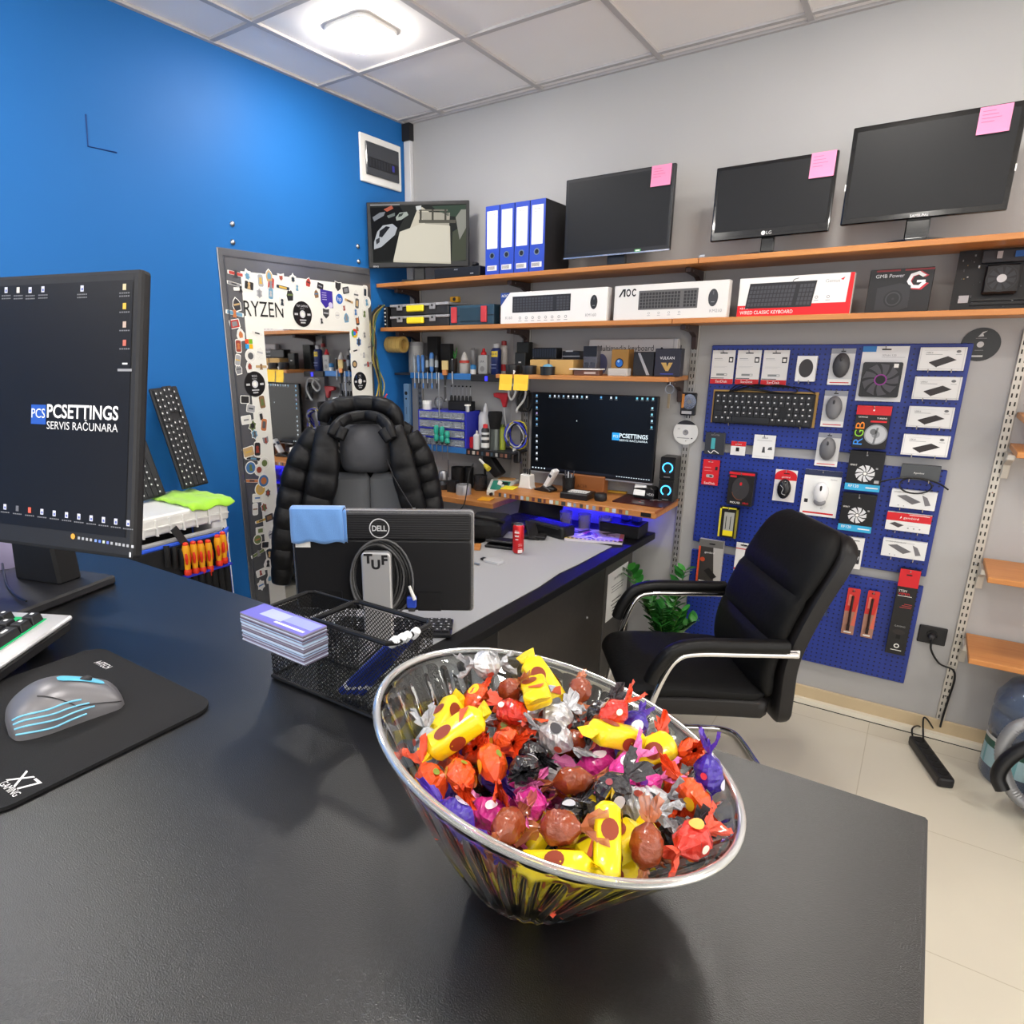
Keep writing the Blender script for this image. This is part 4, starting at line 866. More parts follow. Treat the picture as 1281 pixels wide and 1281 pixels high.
for k in range(7):
    a = .055+.006*(k % 3); c = ['2a34b8', '2a34b8', 'c8b838', '18181b', '18181b', '3a46c8', 'b0b0b4'][k]
    P = [(a*math.cos(w_*2*PI/18)+.004*math.sin(k*2.1+w_), -.012*math.sin(w_+k)-.006*k+.01, a*1.15*math.sin(w_*2*PI/18)+.004*math.cos(k*1.3+w_*.9)) for w_ in range(18)]
    MB(M(c, .45)).tube(P, .0045, 6, closed=True).build('cable', t, smooth=True)
MB(M('c8c8c4', .4)).tube([(.0, -.03, -.07), (-.005, -.03, -.11)], .01, 8).build('plug', t); MB(M('1c1c20', .4)).box(.0, .04, -.045, -.015, -.15, -.08).build('connector_box', t, bevel=.006)
MB_DUCT = M('8e8c8c', .45)
pa, pb = at(646, 572, 'y', -.03), at(641, 612, 'y', -.03)
struct('trim_6', MB(MB_DUCT).box(pa.x-.03, pa.x+.03, -.04, 0, pb.z, 1.75))
# yellow notes on the short shelf
for k, (u0, u1) in enumerate(((625, 640.5), (643, 660.5))):
    a = at(u0, 467.5, 'y', -.318); b = at(u1, 487.5, 'y', -.318); w, h = b.x-a.x, a.z-b.z
    m = MB(M('f4c83a', .7)); m.add([(0, 0, 0), (w, 0, 0), (w, -.003, -h*.6), (w, -.009, -h), (0, -.009, -h), (0, -.003, -h*.6)], [(5, 2, 1, 0), (4, 3, 2, 5)])
    solo('sticky_note', ('left', 'right')[k]+' yellow sticky note hanging from the front edge of the short shelf', 'sticky note', m, (a.x, -.3165, S3-.001))
# ------------------------------------------------------------------ things on the short shelf
Z3 = S3
cbox('webcam_box', 'black small box with a camera at the back left of the short shelf', 'box', 653, 462, 428, 17, -.1, Z3, M('171a18', .5), .05)
t = cbox('webcam', 'black webcam sitting in front of the back left box on the short shelf', 'webcam', 650, 466, 441, 15, -.2, Z3, M('1c1e1c', .5), .04); m = MB(M('c8c8c8', .4)); m.rect(-.008, .008, .055, .062, -.0006); m.build('print', t)
for k, (u, lab) in enumerate(((641, 'left, with white tape'), (662, 'middle, closed'))):
    vessel('black_tub', 'low black round tub at the front of the short shelf, '+lab, 'tub', u, 467, 456 if k == 0 else 457, 18 if k else 17, -.27, Z3, [('tub', M('1b1b1e', .45), [(.95, 0), (1, .1), (1, .8)]), ('rim', M('26262a', .4), [(1.05, .8), (1.05, .95), (.9, 1), (0, .96)])])
x = at(641, 461, 'y', -.3); m = MB(M('e6e6e4', .5)); m.box(-.012, .012, -.006, 0, -.008, .01); solo('tape_piece', 'piece of white tape lying before the left black tub', 'tape', m, (x.x, -.292, Z3+.012), (0, .4, 0))
MCARD = M('c09a5c', .65)
t = cbox('cardboard_box', 'open brown cardboard box in the middle of the short shelf', 'box', 689, 467, 450, 60, -.235, Z3, MCARD, .12, bev=.002)
m = MB(M('6a4a2a', .6)); m.rect(-.02, -.008, .03, .075, -.0006); m.build('flap_slit', t)
t = cbox('component_rack', 'row of black components standing on the brown cardboard box', 'components', 681, 450, 435, 32, -.2, Z3+.076, M('111113', .4), .07); m = MB(M('2c2e34', .3))
for k in range(10): m.rect(-.07+.014*k, -.061+.014*k, .01, .05, -.0006)
m.build('fins', t)
t = cbox('card_stack', 'stack of black cards on the brown box beside the clear case', 'components', 714, 450, 439, 24, -.17, Z3+.076, M('1a1a1d', .4), .09); m = MB(M('b8b8bc', .3)); m.rect(-.05, .05, .012, .015, -.0006); m.rect(-.03, .01, .035, .042, -.0006); m.build('metal_edges', t)
vessel('blue_tub', 'black tub holding clear and blue pieces in front of the brown box', 'tub', 685, 467.5, 455, 19, -.29, Z3, [('tub', M('16181c', .4), [(.95, 0), (1, .75)]), ('pieces', M('6aa0c0', .3), [(.9, .6), (.5, .9), (0, 1)])])
t = cbox('clear_case', 'clear plastic case with a black lid on the short shelf', 'case', 737, 466, 433, 18, -.2, Z3, M('6c6c74', .2, alpha=.7), .05, pr=lambda m, r, h: (m.rect(-r, r, h*.64, h, -.0008, M('1a1a20', .4)), m.rect(-r*.8, -r*.1, .02, .06, -.0008, M('3c3c44', .4)), m.rect(r*.1, r*.8, .02, .06, -.0008, M('44444e', .4))))
t = cbox('paper_stack', 'white folded papers on a brown box at the shelf edge', 'papers', 733, 467, 461, 34, -.28, Z3, M('6a4a3e', .5), .05)
m = MB(M('e4e2de', .5)); m.box(-.085, .075, -.01, .05, .027, .033); m.build('papers', t); m = MB(M('c8b8b0', .5)); m.rect(-.01, .05, .008, .018, -.0006); m.build('print', t)
a = at(735, 464, 'y', -.06); b = at(845, 464, 'y', -.06); zt = zat(735, 425, a.x, -.06)
t = thing('keyboard_box', 'white multimedia keyboard box standing against the wall on the short shelf', 'box', (a.x, -.06, Z3)); w = b.x-a.x; h = zt-Z3
MB(M('d0cccb', .5)).box(0, w, 0, .04, 0, h).build('carton', t, bevel=.002)
m = MB(INK); m.text('Multimedia keyboard', .05, h-.055, .026, -.0008, w=.29); m.rect(.3, .36, h-.072, h-.068, -.0008, GREYINK); m.disc(.38, h-.045, .006, -.0008); m.rect(.41, .44, h-.05, h-.046, -.0008, GREYINK); m.rect(.47, .474, h-.06, h-.03, -.0008); m.rect(w-.022, w-.016, 0, h, -.0008, M('b8b4b4', .5)); m.disc(.075, .05, .032, -.0008, M('6a6e98', .5), rz=.05); m.build('print', t)
t = cbox('lens_box', 'brown box with a blue lens picture on the short shelf', 'box', 774, 466, 437, 23, -.2, Z3, M('a87c3c', .6), .06, rot=(0, 0, -.1), pr=lambda m, r, h: (m.disc(0, h*.48, r*.5, -.0008, M('23262c', .3), 24), m.disc(0, h*.48, r*.4, -.0011, M('3a78d0', .25), 24), m.disc(-.004, h*.55, r*.14, -.0014, M('a8d0f4', .3), 12)))
cbox('small_clear_box', 'low clear plastic box in front of the brown lens box', 'box', 772, 467, 461, 26, -.27, Z3, M('c8c6c2', .25, alpha=.7), .05)
t = cbox('graphics_card_box', 'black box with a grey diagonal stripe on the short shelf', 'box', 804, 467, 440, 27, -.22, Z3, M('1a1a1d', .45), .05, pr=lambda m, r, h: m.poly([(-r*.6, h*.95), (-r*.35, h*.95), (r*.65, h*.05), (r*.35, h*.05)], -.0008, M('9a9a9e', .4)))
def _vr(m, r, h): m.text('VULKAN', -r*.6, h*.62, .012, -.0008, M('d8d8dc', .5), w=r*1.1); m.poly([(-r*.5, h*.5), (-r*.1, h*.5), (0, h*.35), (r*.1, h*.5), (r*.4, h*.5), (r*.1, h*.2), (-r*.1, h*.2)], -.0008, M('a8884a', .5)); m.rect(-r*.5, r*.5, h*.08, h*.12, -.0008, M('2a3a8a', .5))
cbox('controller_box', 'black box with a gold crest at the right end of the short shelf', 'box', 834, 467, 436, 32, -.23, Z3, M('17182a', .45), .07, rot=(0, 0, .1), pr=_vr)
# ------------------------------------------------------------------ bench shelf (left, lower) and screen shelf (right)
ZB_ = .845
fl = at(543, 616, 'z', ZB_); fr = at(617, 630, 'z', ZB_)
shelf(.06, fr.x, ZB_, 'lower wooden bench shelf under the tool wall', d=.33, th=.03)
ZD = .92; XD0 = at(622, 613, 'z', ZD).x; XD1 = 1.735
sh = shelf(XD0, XD1, ZD, 'wooden shelf with a sticker edge carrying the big lit screen', d=.34, th=.03)
m = MB(); w = XD1-XD0; rs = random.Random(8)
for k in range(22):
    a = .03+k*.034
    if a > w-.1: break
    m.rect(a, a+rs.uniform(.012, .024), -.026, -.006, -.3416, M(rs.choice(['b8c4d8', '8a9ab8', 'c8c060', '6a3a3a', 'd8d8d8', '4a6aa8', '3a3a3e', 'a8b8a0']), .5))
m.rect(w-.07, w-.02, -.025, -.005, -.3416, BLACK); m.build('edge_stickers', sh)
m = MB(M('a86030', .5)); m.box(w-.004, w+.001, -.34, -.002, -.006, .006); m.build('edge_lip', sh)
# big screen
TL = at(667, 490, 'y', -.11); TR = at(825.5, 496.5, 'y', -.11); zt = (TL.z+TR.z)/2; BLz = (at(667, 588, 'y', -.11).z+at(822, 606, 'y', -.11).z)/2
SX, SW, SH = (TL.x+TR.x)/2, TR.x-TL.x, zt-BLz
t, R0 = monitor('monitor', 'big lit screen with a dark desktop on the wooden wall shelf', SW, SH, (SX, -.11, ZD), 0, BLz-ZD, (.008, .008, .008, .012), frame=M('121215', .3), screen=M('05070c', .3, emit=.0), stand=None)
MB(M('b8b8bc', .3, .7)).box(-SW/2, SW/2, -.011, .012, BLz-ZD-.006, BLz-ZD+.002).build('silver_strip', t)
MB(M('8a5228', .5)).box(-.11, .1, -.03, .03, 0, BLz-ZD+.01).build('stand_block', t, bevel=.004)
m = MB(M('5a3216', .5)); m.text('ACER', -.02, .03, .016, -.0308, al='C'); m.build('stand_print', t)
def desktop(m, icons_, y=-.0128):
    for u, v, c in icons_:
        x, z = onplane(u, v, t, R0); m.rect(x-.0045, x+.0045, z-.004, z+.006, y, M(c, .5, emit=.9)); m.rect(x-.008, x+.008, z-.0095, z-.0075, y, M('98a0a8', .5, emit=.4))
m = MB(); m.T = R0
ic = [(671.5, v, c) for v, c in ((495, '7ab0d8'), (502, '6a98c0'), (510, '7ab0d8'), (517, '9a8ab8'), (524, '6ab0d8'), (531, '6a98c0'), (545, 'b8c8d8'), (552, 'c8d4e0'), (559.5, 'b8c8d8'), (567, 'd8e0e8'), (574, 'd8e0e8'))]
ic += [(u, 495.5+(u-690)*.03, c) for u, c in ((688, '8ab0c8'), (694, 'd0d8e0'), (699, '9aa8b8'), (705, '8ab0c8'), (711, 'e0e4e8'), (717, 'c0ccd8'), (722, 'd8e0e8'), (728, '8ac0d8'), (734, 'e0e4e8'), (752, '5aa0d8'), (764.5, 'd8e0e8'), (771, '8ac0d8'), (797, '6ac0d8'), (803.5, '8ad0d8'), (810, '6ab8d0'), (817, '7ac8d8'))]
ic += [(816, 511, '9ad0e0'), (815.5, 519, '7ac0d0'), (815.5, 527, 'a8d0e0'), (815, 535, '6ab8d0')]
desktop(m, ic)
a = onplane(766, 541, t, R0); b = onplane(774.5, 551, t, R0); m.rect(a[0], b[0], b[1], a[1], -.0128, M('2a9ae8', .5, emit=.9)); 
c1 = onplane(775, 547.5, t, R0); c2 = onplane(810.5, 547.5, t, R0)
EW = M('d8e8f0', .5, emit=.9)
m.text('PCSETTINGS', c1[0], c1[1]+.001, .020, -.0136, EW, bold=.02, w=c2[0]-c1[0]); m.text('SERVIS RAČUNARA', c1[0], c1[1]-.017, .010, -.013, EW, w=c2[0]-c1[0]); m.text('PCS', (a[0]+b[0])/2, b[1]+.014, .012, -.013, EW, al='C', w=.026)
a = onplane(668, 579, t, R0); b = onplane(823, 600.5, t, R0)
m.rect(-SW/2+.01, SW/2-.01, .014, .026, -.0127, M('10182a', .5, emit=.3)); 
for k in range(5): m.rect(-SW/2+.014+k*.018, -SW/2+.022+k*.018, .017, .023, -.0129, EW)
for k in range(14): m.rect(SW/2-.19+k*.013, SW/2-.183+k*.013, .0175, .0205, -.0129, EW)
x, z = onplane(721.5, 526.5, t, R0); m.rect(x-.002, x+.002, z-.003, z+.003, -.0129, EW)
m.build('desktop_picture', t)
# bits on the screen shelf
def onsh(u, v, z, ymax):
    p = at(u, v, 'z', z)
    if p.y > ymax: p = at(u, v, 'y', ymax); p.z = z
    return p
p = onsh(659, 607, ZD, -.18)
t = thing('router', 'white upright dock with black antennas on the screen shelf', 'router', (p.x, p.y, ZD))
m = MB(M('e2e2e0', .4)); m.slab([(-.045, 0), (.045, 0), (.035, .012), (.03, .075), (-.025, .08), (-.035, .012)], -.03, .03); m.build('case', t, bevel=.004)
for k in range(3): MB(M('18181b', .5)).tube([(-.012+.014*k, 0, .07), (-.014+.015*k, 0, .105)], .005, 8).build('antenna', t)
p = onsh(683, 606, ZD, -.19)
t = thing('cordless_phone', 'white cordless phone standing in a black cradle on the screen shelf', 'telephone', (p.x-.0, p.y, ZD), (0, 0, -.2))
MB(M('161619', .4)).slab([(-.06, 0), (.05, 0), (.055, .012), (.0, .035), (-.02, .018), (-.06, .008)], -.03, .035).build('cradle', t, bevel=.003)
m = MB(M('e6e6e6', .35)); m.T = Matrix.Translation((.0, -.002, .015)) @ Matrix.Rotation(.55, 4, 'Y'); m.box(-.012, .012, -.022, .022, 0, .125); m.build('handset', t, bevel=.006, seg=2)
m = MB(M('3a3c44', .2)); m.T = Matrix.Translation((.0, -.002, .015)) @ Matrix.Rotation(.55, 4, 'Y'); m.box(-.0135, -.0118, -.014, .014, .075, .1); m.box(-.008, .008, -.0232, -.0222, .08, .095); m.build('display', t)
p = onsh(711, 610, ZD, -.19)
t = thing('pen_cup', 'black mesh pen cup full of white tipped sticks in front of the big screen', 'pen cup', (p.x, p.y, ZD)); m = MB(M('161618', .5, alpha=.88)); m.lathe([(.03, 0), (.034, .09), (.031, .09), (.029, .004), (.0001, .004)], 20); m.build('cup', t, smooth=True)
rs = random.Random(6)
for k in range(12):
    a = rs.uniform(0, 2*PI); r_ = rs.uniform(.004, .024); m = MB(M(rs.choice(['2a2a2e', 'b8bcc0', '4a4a50']), .4)).tube([(r_*.6*math.cos(a), r_*.6*math.sin(a), .01), (r_*1.2*math.cos(a), r_*1.2*math.sin(a), rs.uniform(.1, .125))], .003, 6); m.build('stick', t)
p = at(689, 615, 'z', ZD); m = MB(M('141416', .4)); m.ball((0, 0, .013), .013, n=14, sc=(2.3, 1.5, 1.15)); o = solo('computer_mouse', 'black mouse at the front of the screen shelf', 'mouse', m, (p.x, p.y, ZD+.001), (0, 0, .3), smooth=True)
a = at(700, 623, 'z', ZD); b = at(737, 626, 'z', ZD)
t = thing('card_box', 'flat black box with a white card in front of the big screen', 'box', (a.x, a.y, ZD), (0, 0, .05)); MB(M('141416', .4)).box(0, b.x-a.x, 0, .12, 0, .03).build('box', t, bevel=.003); m = MB(M('e4e4e2', .5)); m.box(.03, .13, .03, .09, .0305, .033); m.build('card', t)
m = MB(INK)
for k in range(7): m.box(.035+k*.013, .043+k*.013, .04, .05, .0331, .0333)
m.build('card_print', t)
p = at(751, 626, 'z', ZD); vessel('dome_speaker', 'small black round puck in front of the wooden stand', 'speaker', 751, 627, 617, 16, p.y, ZD, [('puck', M('1a1a1c', .45), [(.9, 0), (1, .3), (1, .8), (.85, 1), (0, 1)])])
a = at(738, 613, 'z', ZD); m = MB(M('d8a838', .5)); m.box(0, .2, -.012, .012, 0, .008); solo('ruler', 'yellow wooden ruler lying by the wooden stand', 'ruler', m, (a.x, a.y, ZD+.001), (0, 0, .12))
a = at(766, 628, 'z', ZD); b = at(822, 634, 'z', ZD)
t = thing('magazine', 'dark red magazine lying at the right end of the screen shelf', 'magazine', (a.x, a.y-.0, ZD+.001)); MB(M('3a1618', .35)).box(0, .26, 0, .2, 0, .006).build('pages', t)
m = MB(M('e0dcd8', .5)); rs = random.Random(2)
for k in range(10): x, y = rs.uniform(.01, .2), rs.uniform(.01, .17); m.box(x, x+rs.uniform(.01, .045), y, y+rs.uniform(.006, .02), .0062, .0064, M(rs.choice(['d8d4d0', 'c83030', '8a8a8a', '1a1a1a']), .4))
m.build('cover_print', t)
p = at(803, 627, 'z', ZD); t = thing('card_holder', 'black card holder with white cards at the right of the screen shelf', 'card holder', (p.x-.06, p.y+.03, ZD+.008), (0, 0, -.1))
MB(M('161618', .4)).slab([(0, 0), (.11, 0), (.11, .05), (.09, .06), (.0, .05)], 0, .07).build('holder', t, bevel=.003); m = MB(M('f2f2f0', .5)); m.T = Matrix.Translation((.03, -.004, .015)) @ Matrix.Rotation(-.35, 4, 'X'); m.box(-.025, .035, -.006, .0, 0, .055); m.build('cards', t); m = MB(M('d8d8d8', .5)); m.text('HDD', .075, .02, .012, -.0008); m.build('print', t)
# speakers
for k in range(2):
    p = onsh(832, 621, ZD, -.11); z0 = ZD+.001+(1-k)*.113
    t = thing('speaker', ('upper', 'lower')[k]+' of the two stacked black speakers with blue ring lights', 'speaker', (p.x, p.y+.02, z0), (0, 0, .05), 'stacked speakers')
    MB(M('121214', .35)).box(-.038, .038, -.02, .075, 0, .112).build('cabinet', t, bevel=.004)
    m = MB(M('28282c', .5)); m.disc(0, .06, .032, -.0206, n=28); m.disc(0, .06, .018, -.021, M('18181a', .4), 20); m.build('driver', t)
    m = MB(M('3aa8ff', .4, emit=3.)); m.disc(0, .06, .026, -.0214, n=28, r0=.0205, a0=-PI*.35, a1=PI*1.35); m.build('ring_light', t)
    m = MB(M('7a7a7e', .4)); m.rect(-.015, .015, .012, .016, -.0206); m.build('logo', t)
# disc, bare hard drive and keys on the rail
p = at(862, 505, 'y', -.02)
t = thing('hard_drive', 'bare open hard drive fixed to the slotted rail right of the big screen', 'hard drive', (p.x, -.016, p.z)); MB(M('222226', .4)).box(-.036, .036, -.018, 0, -.055, .052).build('case', t, bevel=.004)
m = MB(M('c8c8cc', .15, .9)); m.disc(.004, .01, .033, -.0185, n=30, r0=.008, rz=.036); m.disc(.004, .01, .01, -.019, M('8a8a8e', .3), 16); m.rect(-.028, .02, -.048, -.034, -.0188, M('b8b8bc', .3)); m.build('platter', t)
m = MB(M('d88a3a', .4)); m.rect(-.032, -.02, -.02, .046, -.0186); m.build('orange_strip', t)
p = at(857.5, 541, 'y', -.02)
t = thing('optical_disc', 'white optical disc fixed to the slotted rail right of the big screen', 'disc', (p.x, -.0165, p.z)); m = MB(M('e2e2e0', .25)); m.T = Matrix.Rotation(PI/2, 4, 'X'); m.lathe([(.008, 0), (.06, 0), (.06, .0012), (.008, .0012), (.008, 0)], 40); m.build('plate', t)
m = MB(M('26262a', .4)); m.poly([(.0595*math.cos(a), .0595*math.sin(a)) for a in [PI*.22+PI*.56*k/12 for k in range(13)]], -.0016); m.disc(0, 0, .014, -.0017, M('9a9a9e', .3), 20, r0=.008); m.rect(-.04, .02, -.03, -.026, -.0016, GREYINK); m.rect(.028, .036, -.03, -.025, -.0016, INK); m.rect(-.04, -.028, .012, .02, -.0016, LIGHTGREY); m.build('print', t)
p = at(836.5, 480, 'y', -.3); t = thing('keys', 'key hanging on a ring from the short shelf corner', 'keys', (p.x, -.28, S3-.022))
m = MB(STEEL); m.T = Matrix.Translation((0, 0, -.03)) @ Matrix.Rotation(PI/2, 4, 'X'); m.lathe([(.018, -.0012), (.0205, -.0012), (.0205, .0012), (.018, .0012), (.018, -.0012)], 24); m.build('ring', t)
MB(M('8a7a62', .4, .6)).box(-.006, .006, -.001, .001, -.115, -.05).build('key', t, bevel=.0008); MB(STEEL).cyl((0, 0, -.0), (0, 0, -.012), .002, 8).build('hook', t)
# ------------------------------------------------------------------ bench shelf clutter
def bz(u, v): return at(u, v, 'z', ZB_)
p = bz(580, 618); vessel('tape_roll', 'silver tape roll standing on the bench shelf', 'tape', 580, 619, 606, 19, p.y, ZB_, [('roll', M('a8a8aa', .35, .4), [(.72, 0), (1, 0), (1, .92), (.95, 1), (.72, 1), (.72, 0)])], n=28)
p = bz(564, 616); t = cbox('timer_block', 'small black block on the bench shelf beside the silver tape', 'box', 564, 617, 602, 13, p.y, ZB_, M('161618', .5), .05)
p = at(575, 600, 'y', -.1); vessel('solder_pot', 'black pot at the back of the bench shelf', 'pot', 573, 606, 584, 17, -.1, ZB_, [('pot', M('141416', .5), [(.85, 0), (1, .1), (1, 1), (.9, 1), (.9, .2), (0, .2)])]); vessel('solder_pot', 'second black pot beside the glass mug on the bench shelf', 'pot', 586, 603, 584, 13, -.06, ZB_, [('pot', M('111113', .5), [(.9, 0), (1, 1), (.9, 1), (.9, .2), (0, .2)])])
p = bz(601, 613); vessel('glass_mug', 'dark glass mug on the bench shelf', 'mug', 601, 613, 594, 17, p.y, ZB_, [('mug', M('3c3c40', .08, alpha=.75, coat=.5), [(.85, 0), (1, .1), (1, 1), (.92, 1), (.9, .15), (0, .15)])])
p = bz(551, 612); t = thing('soldering_stand', 'metal soldering stand with a steel ring beside the jacket', 'stand', (p.x, p.y+.03, ZB_)); MB(M('3a3c40', .4, .6)).lathe([(.05, 0), (.052, .03), (.03, .05), (.0001, .05)], 20).build('base', t, smooth=True); MB(M('9a9a9e', .3, .8)).lathe([(.028, .055), (.028, .095), (.02, .11), (.0001, .11)], 16).build('cup', t, smooth=True); MB(STEEL).tube([(-.05, 0, .1), (.03, 0, .098)], .004, 8).build('arm', t); MB(M('b03a34', .4)).box(.04, .055, -.02, -.005, .015, .04).build('red_knob', t)
a = bz(607, 620); b = bz(638, 622)
t = thing('soldering_station', 'white and green soldering station on the bench shelf', 'soldering station', (a.x, a.y+.01, ZB_), (0, 0, .12))
w = .15
m = MB(M('d6d4ca', .45)); m.T = Matrix(((0, 1, 0, 0), (1, 0, 0, 0), (0, 0, 1, 0), (0, 0, 0, 1))) @ Matrix.Identity(4)
m = MB(M('d6d4ca', .45)); prof = [(0, 0), (.14, 0), (.14, .085), (.06, .085), (0, .03)]
m.add([(0, y, z) for y, z in prof]+[(w, y, z) for y, z in prof], [(0, 1, 2, 3, 4)[::-1], (5, 6, 7, 8, 9)]+[(i, (i+1) % 5, 5+(i+1) % 5, 5+i) for i in range(5)]); m.build('case', t, bevel=.004)
n_ = Vector((0, -.055, .06)).normalized()
def sp(x, k): return (x, k*.06+n_.y*.001, .03+k*.055+n_.z*.001)
MB(M('2f8a74', .4)).quad(sp(.02, .12), sp(.13, .12), sp(.13, .92), sp(.02, .92)).build('green_panel', t)
n2 = n_*.0008; m = MB(M('20282a', .3)); m.add([tuple(Vector(sp(x, k))+n2) for x, k in ((.06, .6), (.12, .6), (.12, .85), (.06, .85))], [(0, 1, 2, 3)]); m.build('display', t)
for x in (.035, .1): MB(BLACK if x < .05 else M('e8e8e4', .4)).cyl((x, -.001, .012) if x < .05 else (x, .018, .05), (x, -.014, .012) if x < .05 else (x, .006, .066), .009, 12).build('knob', t)
MB(M('d8a060', .5)).box(.04, .13, .07, .13, .0855, .09).build('wood_plate', t)
p = at(606, 581, 'y', -.2); t = thing('cleaning_brush', 'white and yellow brush lying on the black lamp head', 'brush', (p.x, -.2, p.z), (0, .5, -.3)); MB(M('e0ded8', .4)).cyl((-.05, 0, 0), (0, 0, 0), .007, 8).build('handle', t); MB(M('c8b83a', .6)).tube([(0, 0, 0), (.02, 0, 0), (.045, 0, 0)], [.008, .013, .016], 10).build('bristles', t, smooth=True)
p = at(614, 585, 'y', -.12); t = thing('desk_lamp', 'black lamp head bent over the soldering station', 'lamp', (p.x, -.10, p.z+.012), (0, .45, 0)); m = MB(M('151517', .5)); m.slab([(-.075, .03), (-.03, .05), (.09, .0), (.06, -.05), (-.05, -.02)], -.03, .03); m.build('head', t, bevel=.012, seg=2); MB(BLACK).tube(smooth_pts([(-.04, .02, 0), (-.05, .03, -.06), (-.01, .03, -.14)], 4), .008, 8).build('arm', t)
P = [at(592, 580, 'y', -.2), at(588, 590, 'y', -.24), at(585, 605, 'y', -.3), at(583, 620, 'y', -.36), at(580, 632, 'y', -.38), at(573, 640, 'y', -.4)]
solo('lamp_cable', 'thin black cable running down in front of the bench shelf', 'cable', MB(BLACK).tube(smooth_pts(P, 5), .0035, 6), smooth=True)
for n0, (u0, v0, u1, v1), z, lab, c in (('sticky_note', (597, 626, 617, 622), ZB_, 'orange yellow pad of sticky notes on the bench shelf', 'f2ac28'), ('sticky_note', (626, 612, 648, 610), ZD, 'bright yellow pad of sticky notes on the left end of the screen shelf', 'f2e43a')):
    a = at(u0, v0, 'z', z); m = MB(M(c, .6)).box(0, .075, 0, .075, 0, .006); solo('sticky_pad', lab, 'sticky notes', m, (a.x, a.y, z+.001), (0, 0, .2), bevel=.0008)
p = at(620, 607, 'z', ZD); solo('plastic_clip', 'small white plastic piece at the left corner of the screen shelf', 'plastic piece', MB(WHITE).box(-.012, .012, -.01, .01, 0, .022), (p.x+.012, p.y+.02, ZD), (0, .3, .3), bevel=.003)
# blue LED strip on the wall under the screen shelf
t = thing('led_strip', 'glowing blue light strip under the screen shelf', 'light strip', (XD0+.06, -.06, ZD-.034)); MB(M('2018ff', .5, emit=38.)).box(0, XD1-XD0-.22, -.006, .006, -.004, 0).build('strip', t)
MB(WHITE).box(0, XD1-XD0-.22, -.008, .008, 0, .002).build('backing', t)
# ================================================================== work desk
ZT_ = .735; DSK = .037
def dx(y): return 1.635+.035*y                     # right edge of the desk
MDESK = M('0f0f11', .5, spec=.3, bump=(400, .15))
t = thing('work_desk', 'black work desk with a grey cloth running out from the back wall', 'desk', (0, 0, 0))
MB(MDESK).prism([(.83, -2.1), (dx(-2.1), -2.1), (dx(-.02), -.02), (.83, -.02)], ZT_-DSK, ZT_).build('desktop', t, bevel=.003)
MPED = M('35312e', .45)
m = MB(MPED); m.box(1.09, 1.535, -1.41, -.43, .02, ZT_-DSK-.002); m.build('cabinet', t, bevel=.002)
m = MB(M('4a4744', .45)); m.box(.98, 1.54, -.427, -.075, .02, ZT_-DSK-.002); m.build('end_panel', t, bevel=.002)
MB(STEEL).ball((1.537, -.62, .44), .006, n=10).build('knob', t)
for y_ in (-2.05, -.14): MB(M('2a2a2c', .5)).box(.86, .92, y_, y_+.06, 0, ZT_-DSK-.002).build('leg', t)
m = MB(PAPER); m.box(1.541, 1.5415, -.40, -.135, .335, .59); m.T = Matrix.Translation((1.542, -.40, .335)) @ Matrix.Rotation(PI/2, 4, 'Z')
m.text('OBAVEŠTENJE', .13, .205, .012, 0, INK, al='C'); 
for k, (z, w) in enumerate(((.17, .16), (.155, .14), (.14, .15), (.09, .12), (.07, .14), (.05, .1), (.035, .11))): m.rect(.13-w/2, .13+w/2, z, z+.005, 0, GREYINK if k < 3 else INK)
o = solo('notice_sheet', 'white printed notice sheet on the side of the work desk', 'paper', m)
# grey cloth
CL = [(1.0, -.45), (1.0, -.75), (1.01, -2.0), (1.5, -2.0), (1.515, -1.5), (1.53, -1.1), (1.52, -.9), (1.535, -.75), (1.55, -.40), (1.3, -.38)]
solo('desk_cloth', 'light grey felt cloth lying on the black work desk', 'cloth', MB(M('a4a4a6', .95, bump=(300, .3))).prism(CL, ZT_+.0005, ZT_+.0035))
ZC = ZT_+.004
# can
p = at(648, 692, 'z', ZC); rr = .0265; hh = zat(647, 655, p.x, p.y)-ZC
t = thing('drink_can', 'slim red drink can standing on the grey cloth', 'can', (p.x, p.y, ZC))
MB(M('cc2228', .3, .3)).lathe([(.021, .004), (rr, .014), (rr, hh-.014), (.022, hh-.004)], 28).build('body', t, smooth=True)
MB(M('d0d0d2', .25, .9)).lathe([(.0001, .006), (.019, .0), (.021, .004)], 28).build('bottom', t, smooth=True)
MB(M('d4d4d6', .25, .9)).lathe([(.022, hh-.004), (.0225, hh), (.0205, hh), (.02, hh-.005), (.0001, hh-.005)], 28).build('top', t, smooth=True)
MB(M('6a6a6e', .3, .8)).box(-.006, .008, -.005, .005, hh-.0045, hh-.003).build('ring_pull', t)
m = MB(WHITE); th = math.atan2(CAM.y-p.y, CAM.x-p.x)
for k, (z, w, h_) in enumerate(((hh*.72, .022, .016), (hh*.6, .018, .012), (hh*.5, .014, .01), (hh*.35, .02, .003), (hh*.3, .02, .003), (hh*.2, .02, .003))):
    m.T = Matrix.Rotation(th+PI/2+(-.25 if k < 3 else .35), 4, 'Z'); m.rect(-w*.5, w*.5, z, z+h_*.35, -rr-.0006); m.text('COLA' if k < 2 else 'drink', 0, z, h_*.8, -rr-.0008, al='C', maxw=.02) if k < 2 else None
m.T = Matrix.Rotation(th+PI/2+.35, 4, 'Z'); m.rect(-.011, .011, hh*.06, hh*.17, -rr-.0006, M('e8d8d8', .5)); m.build('print', t)
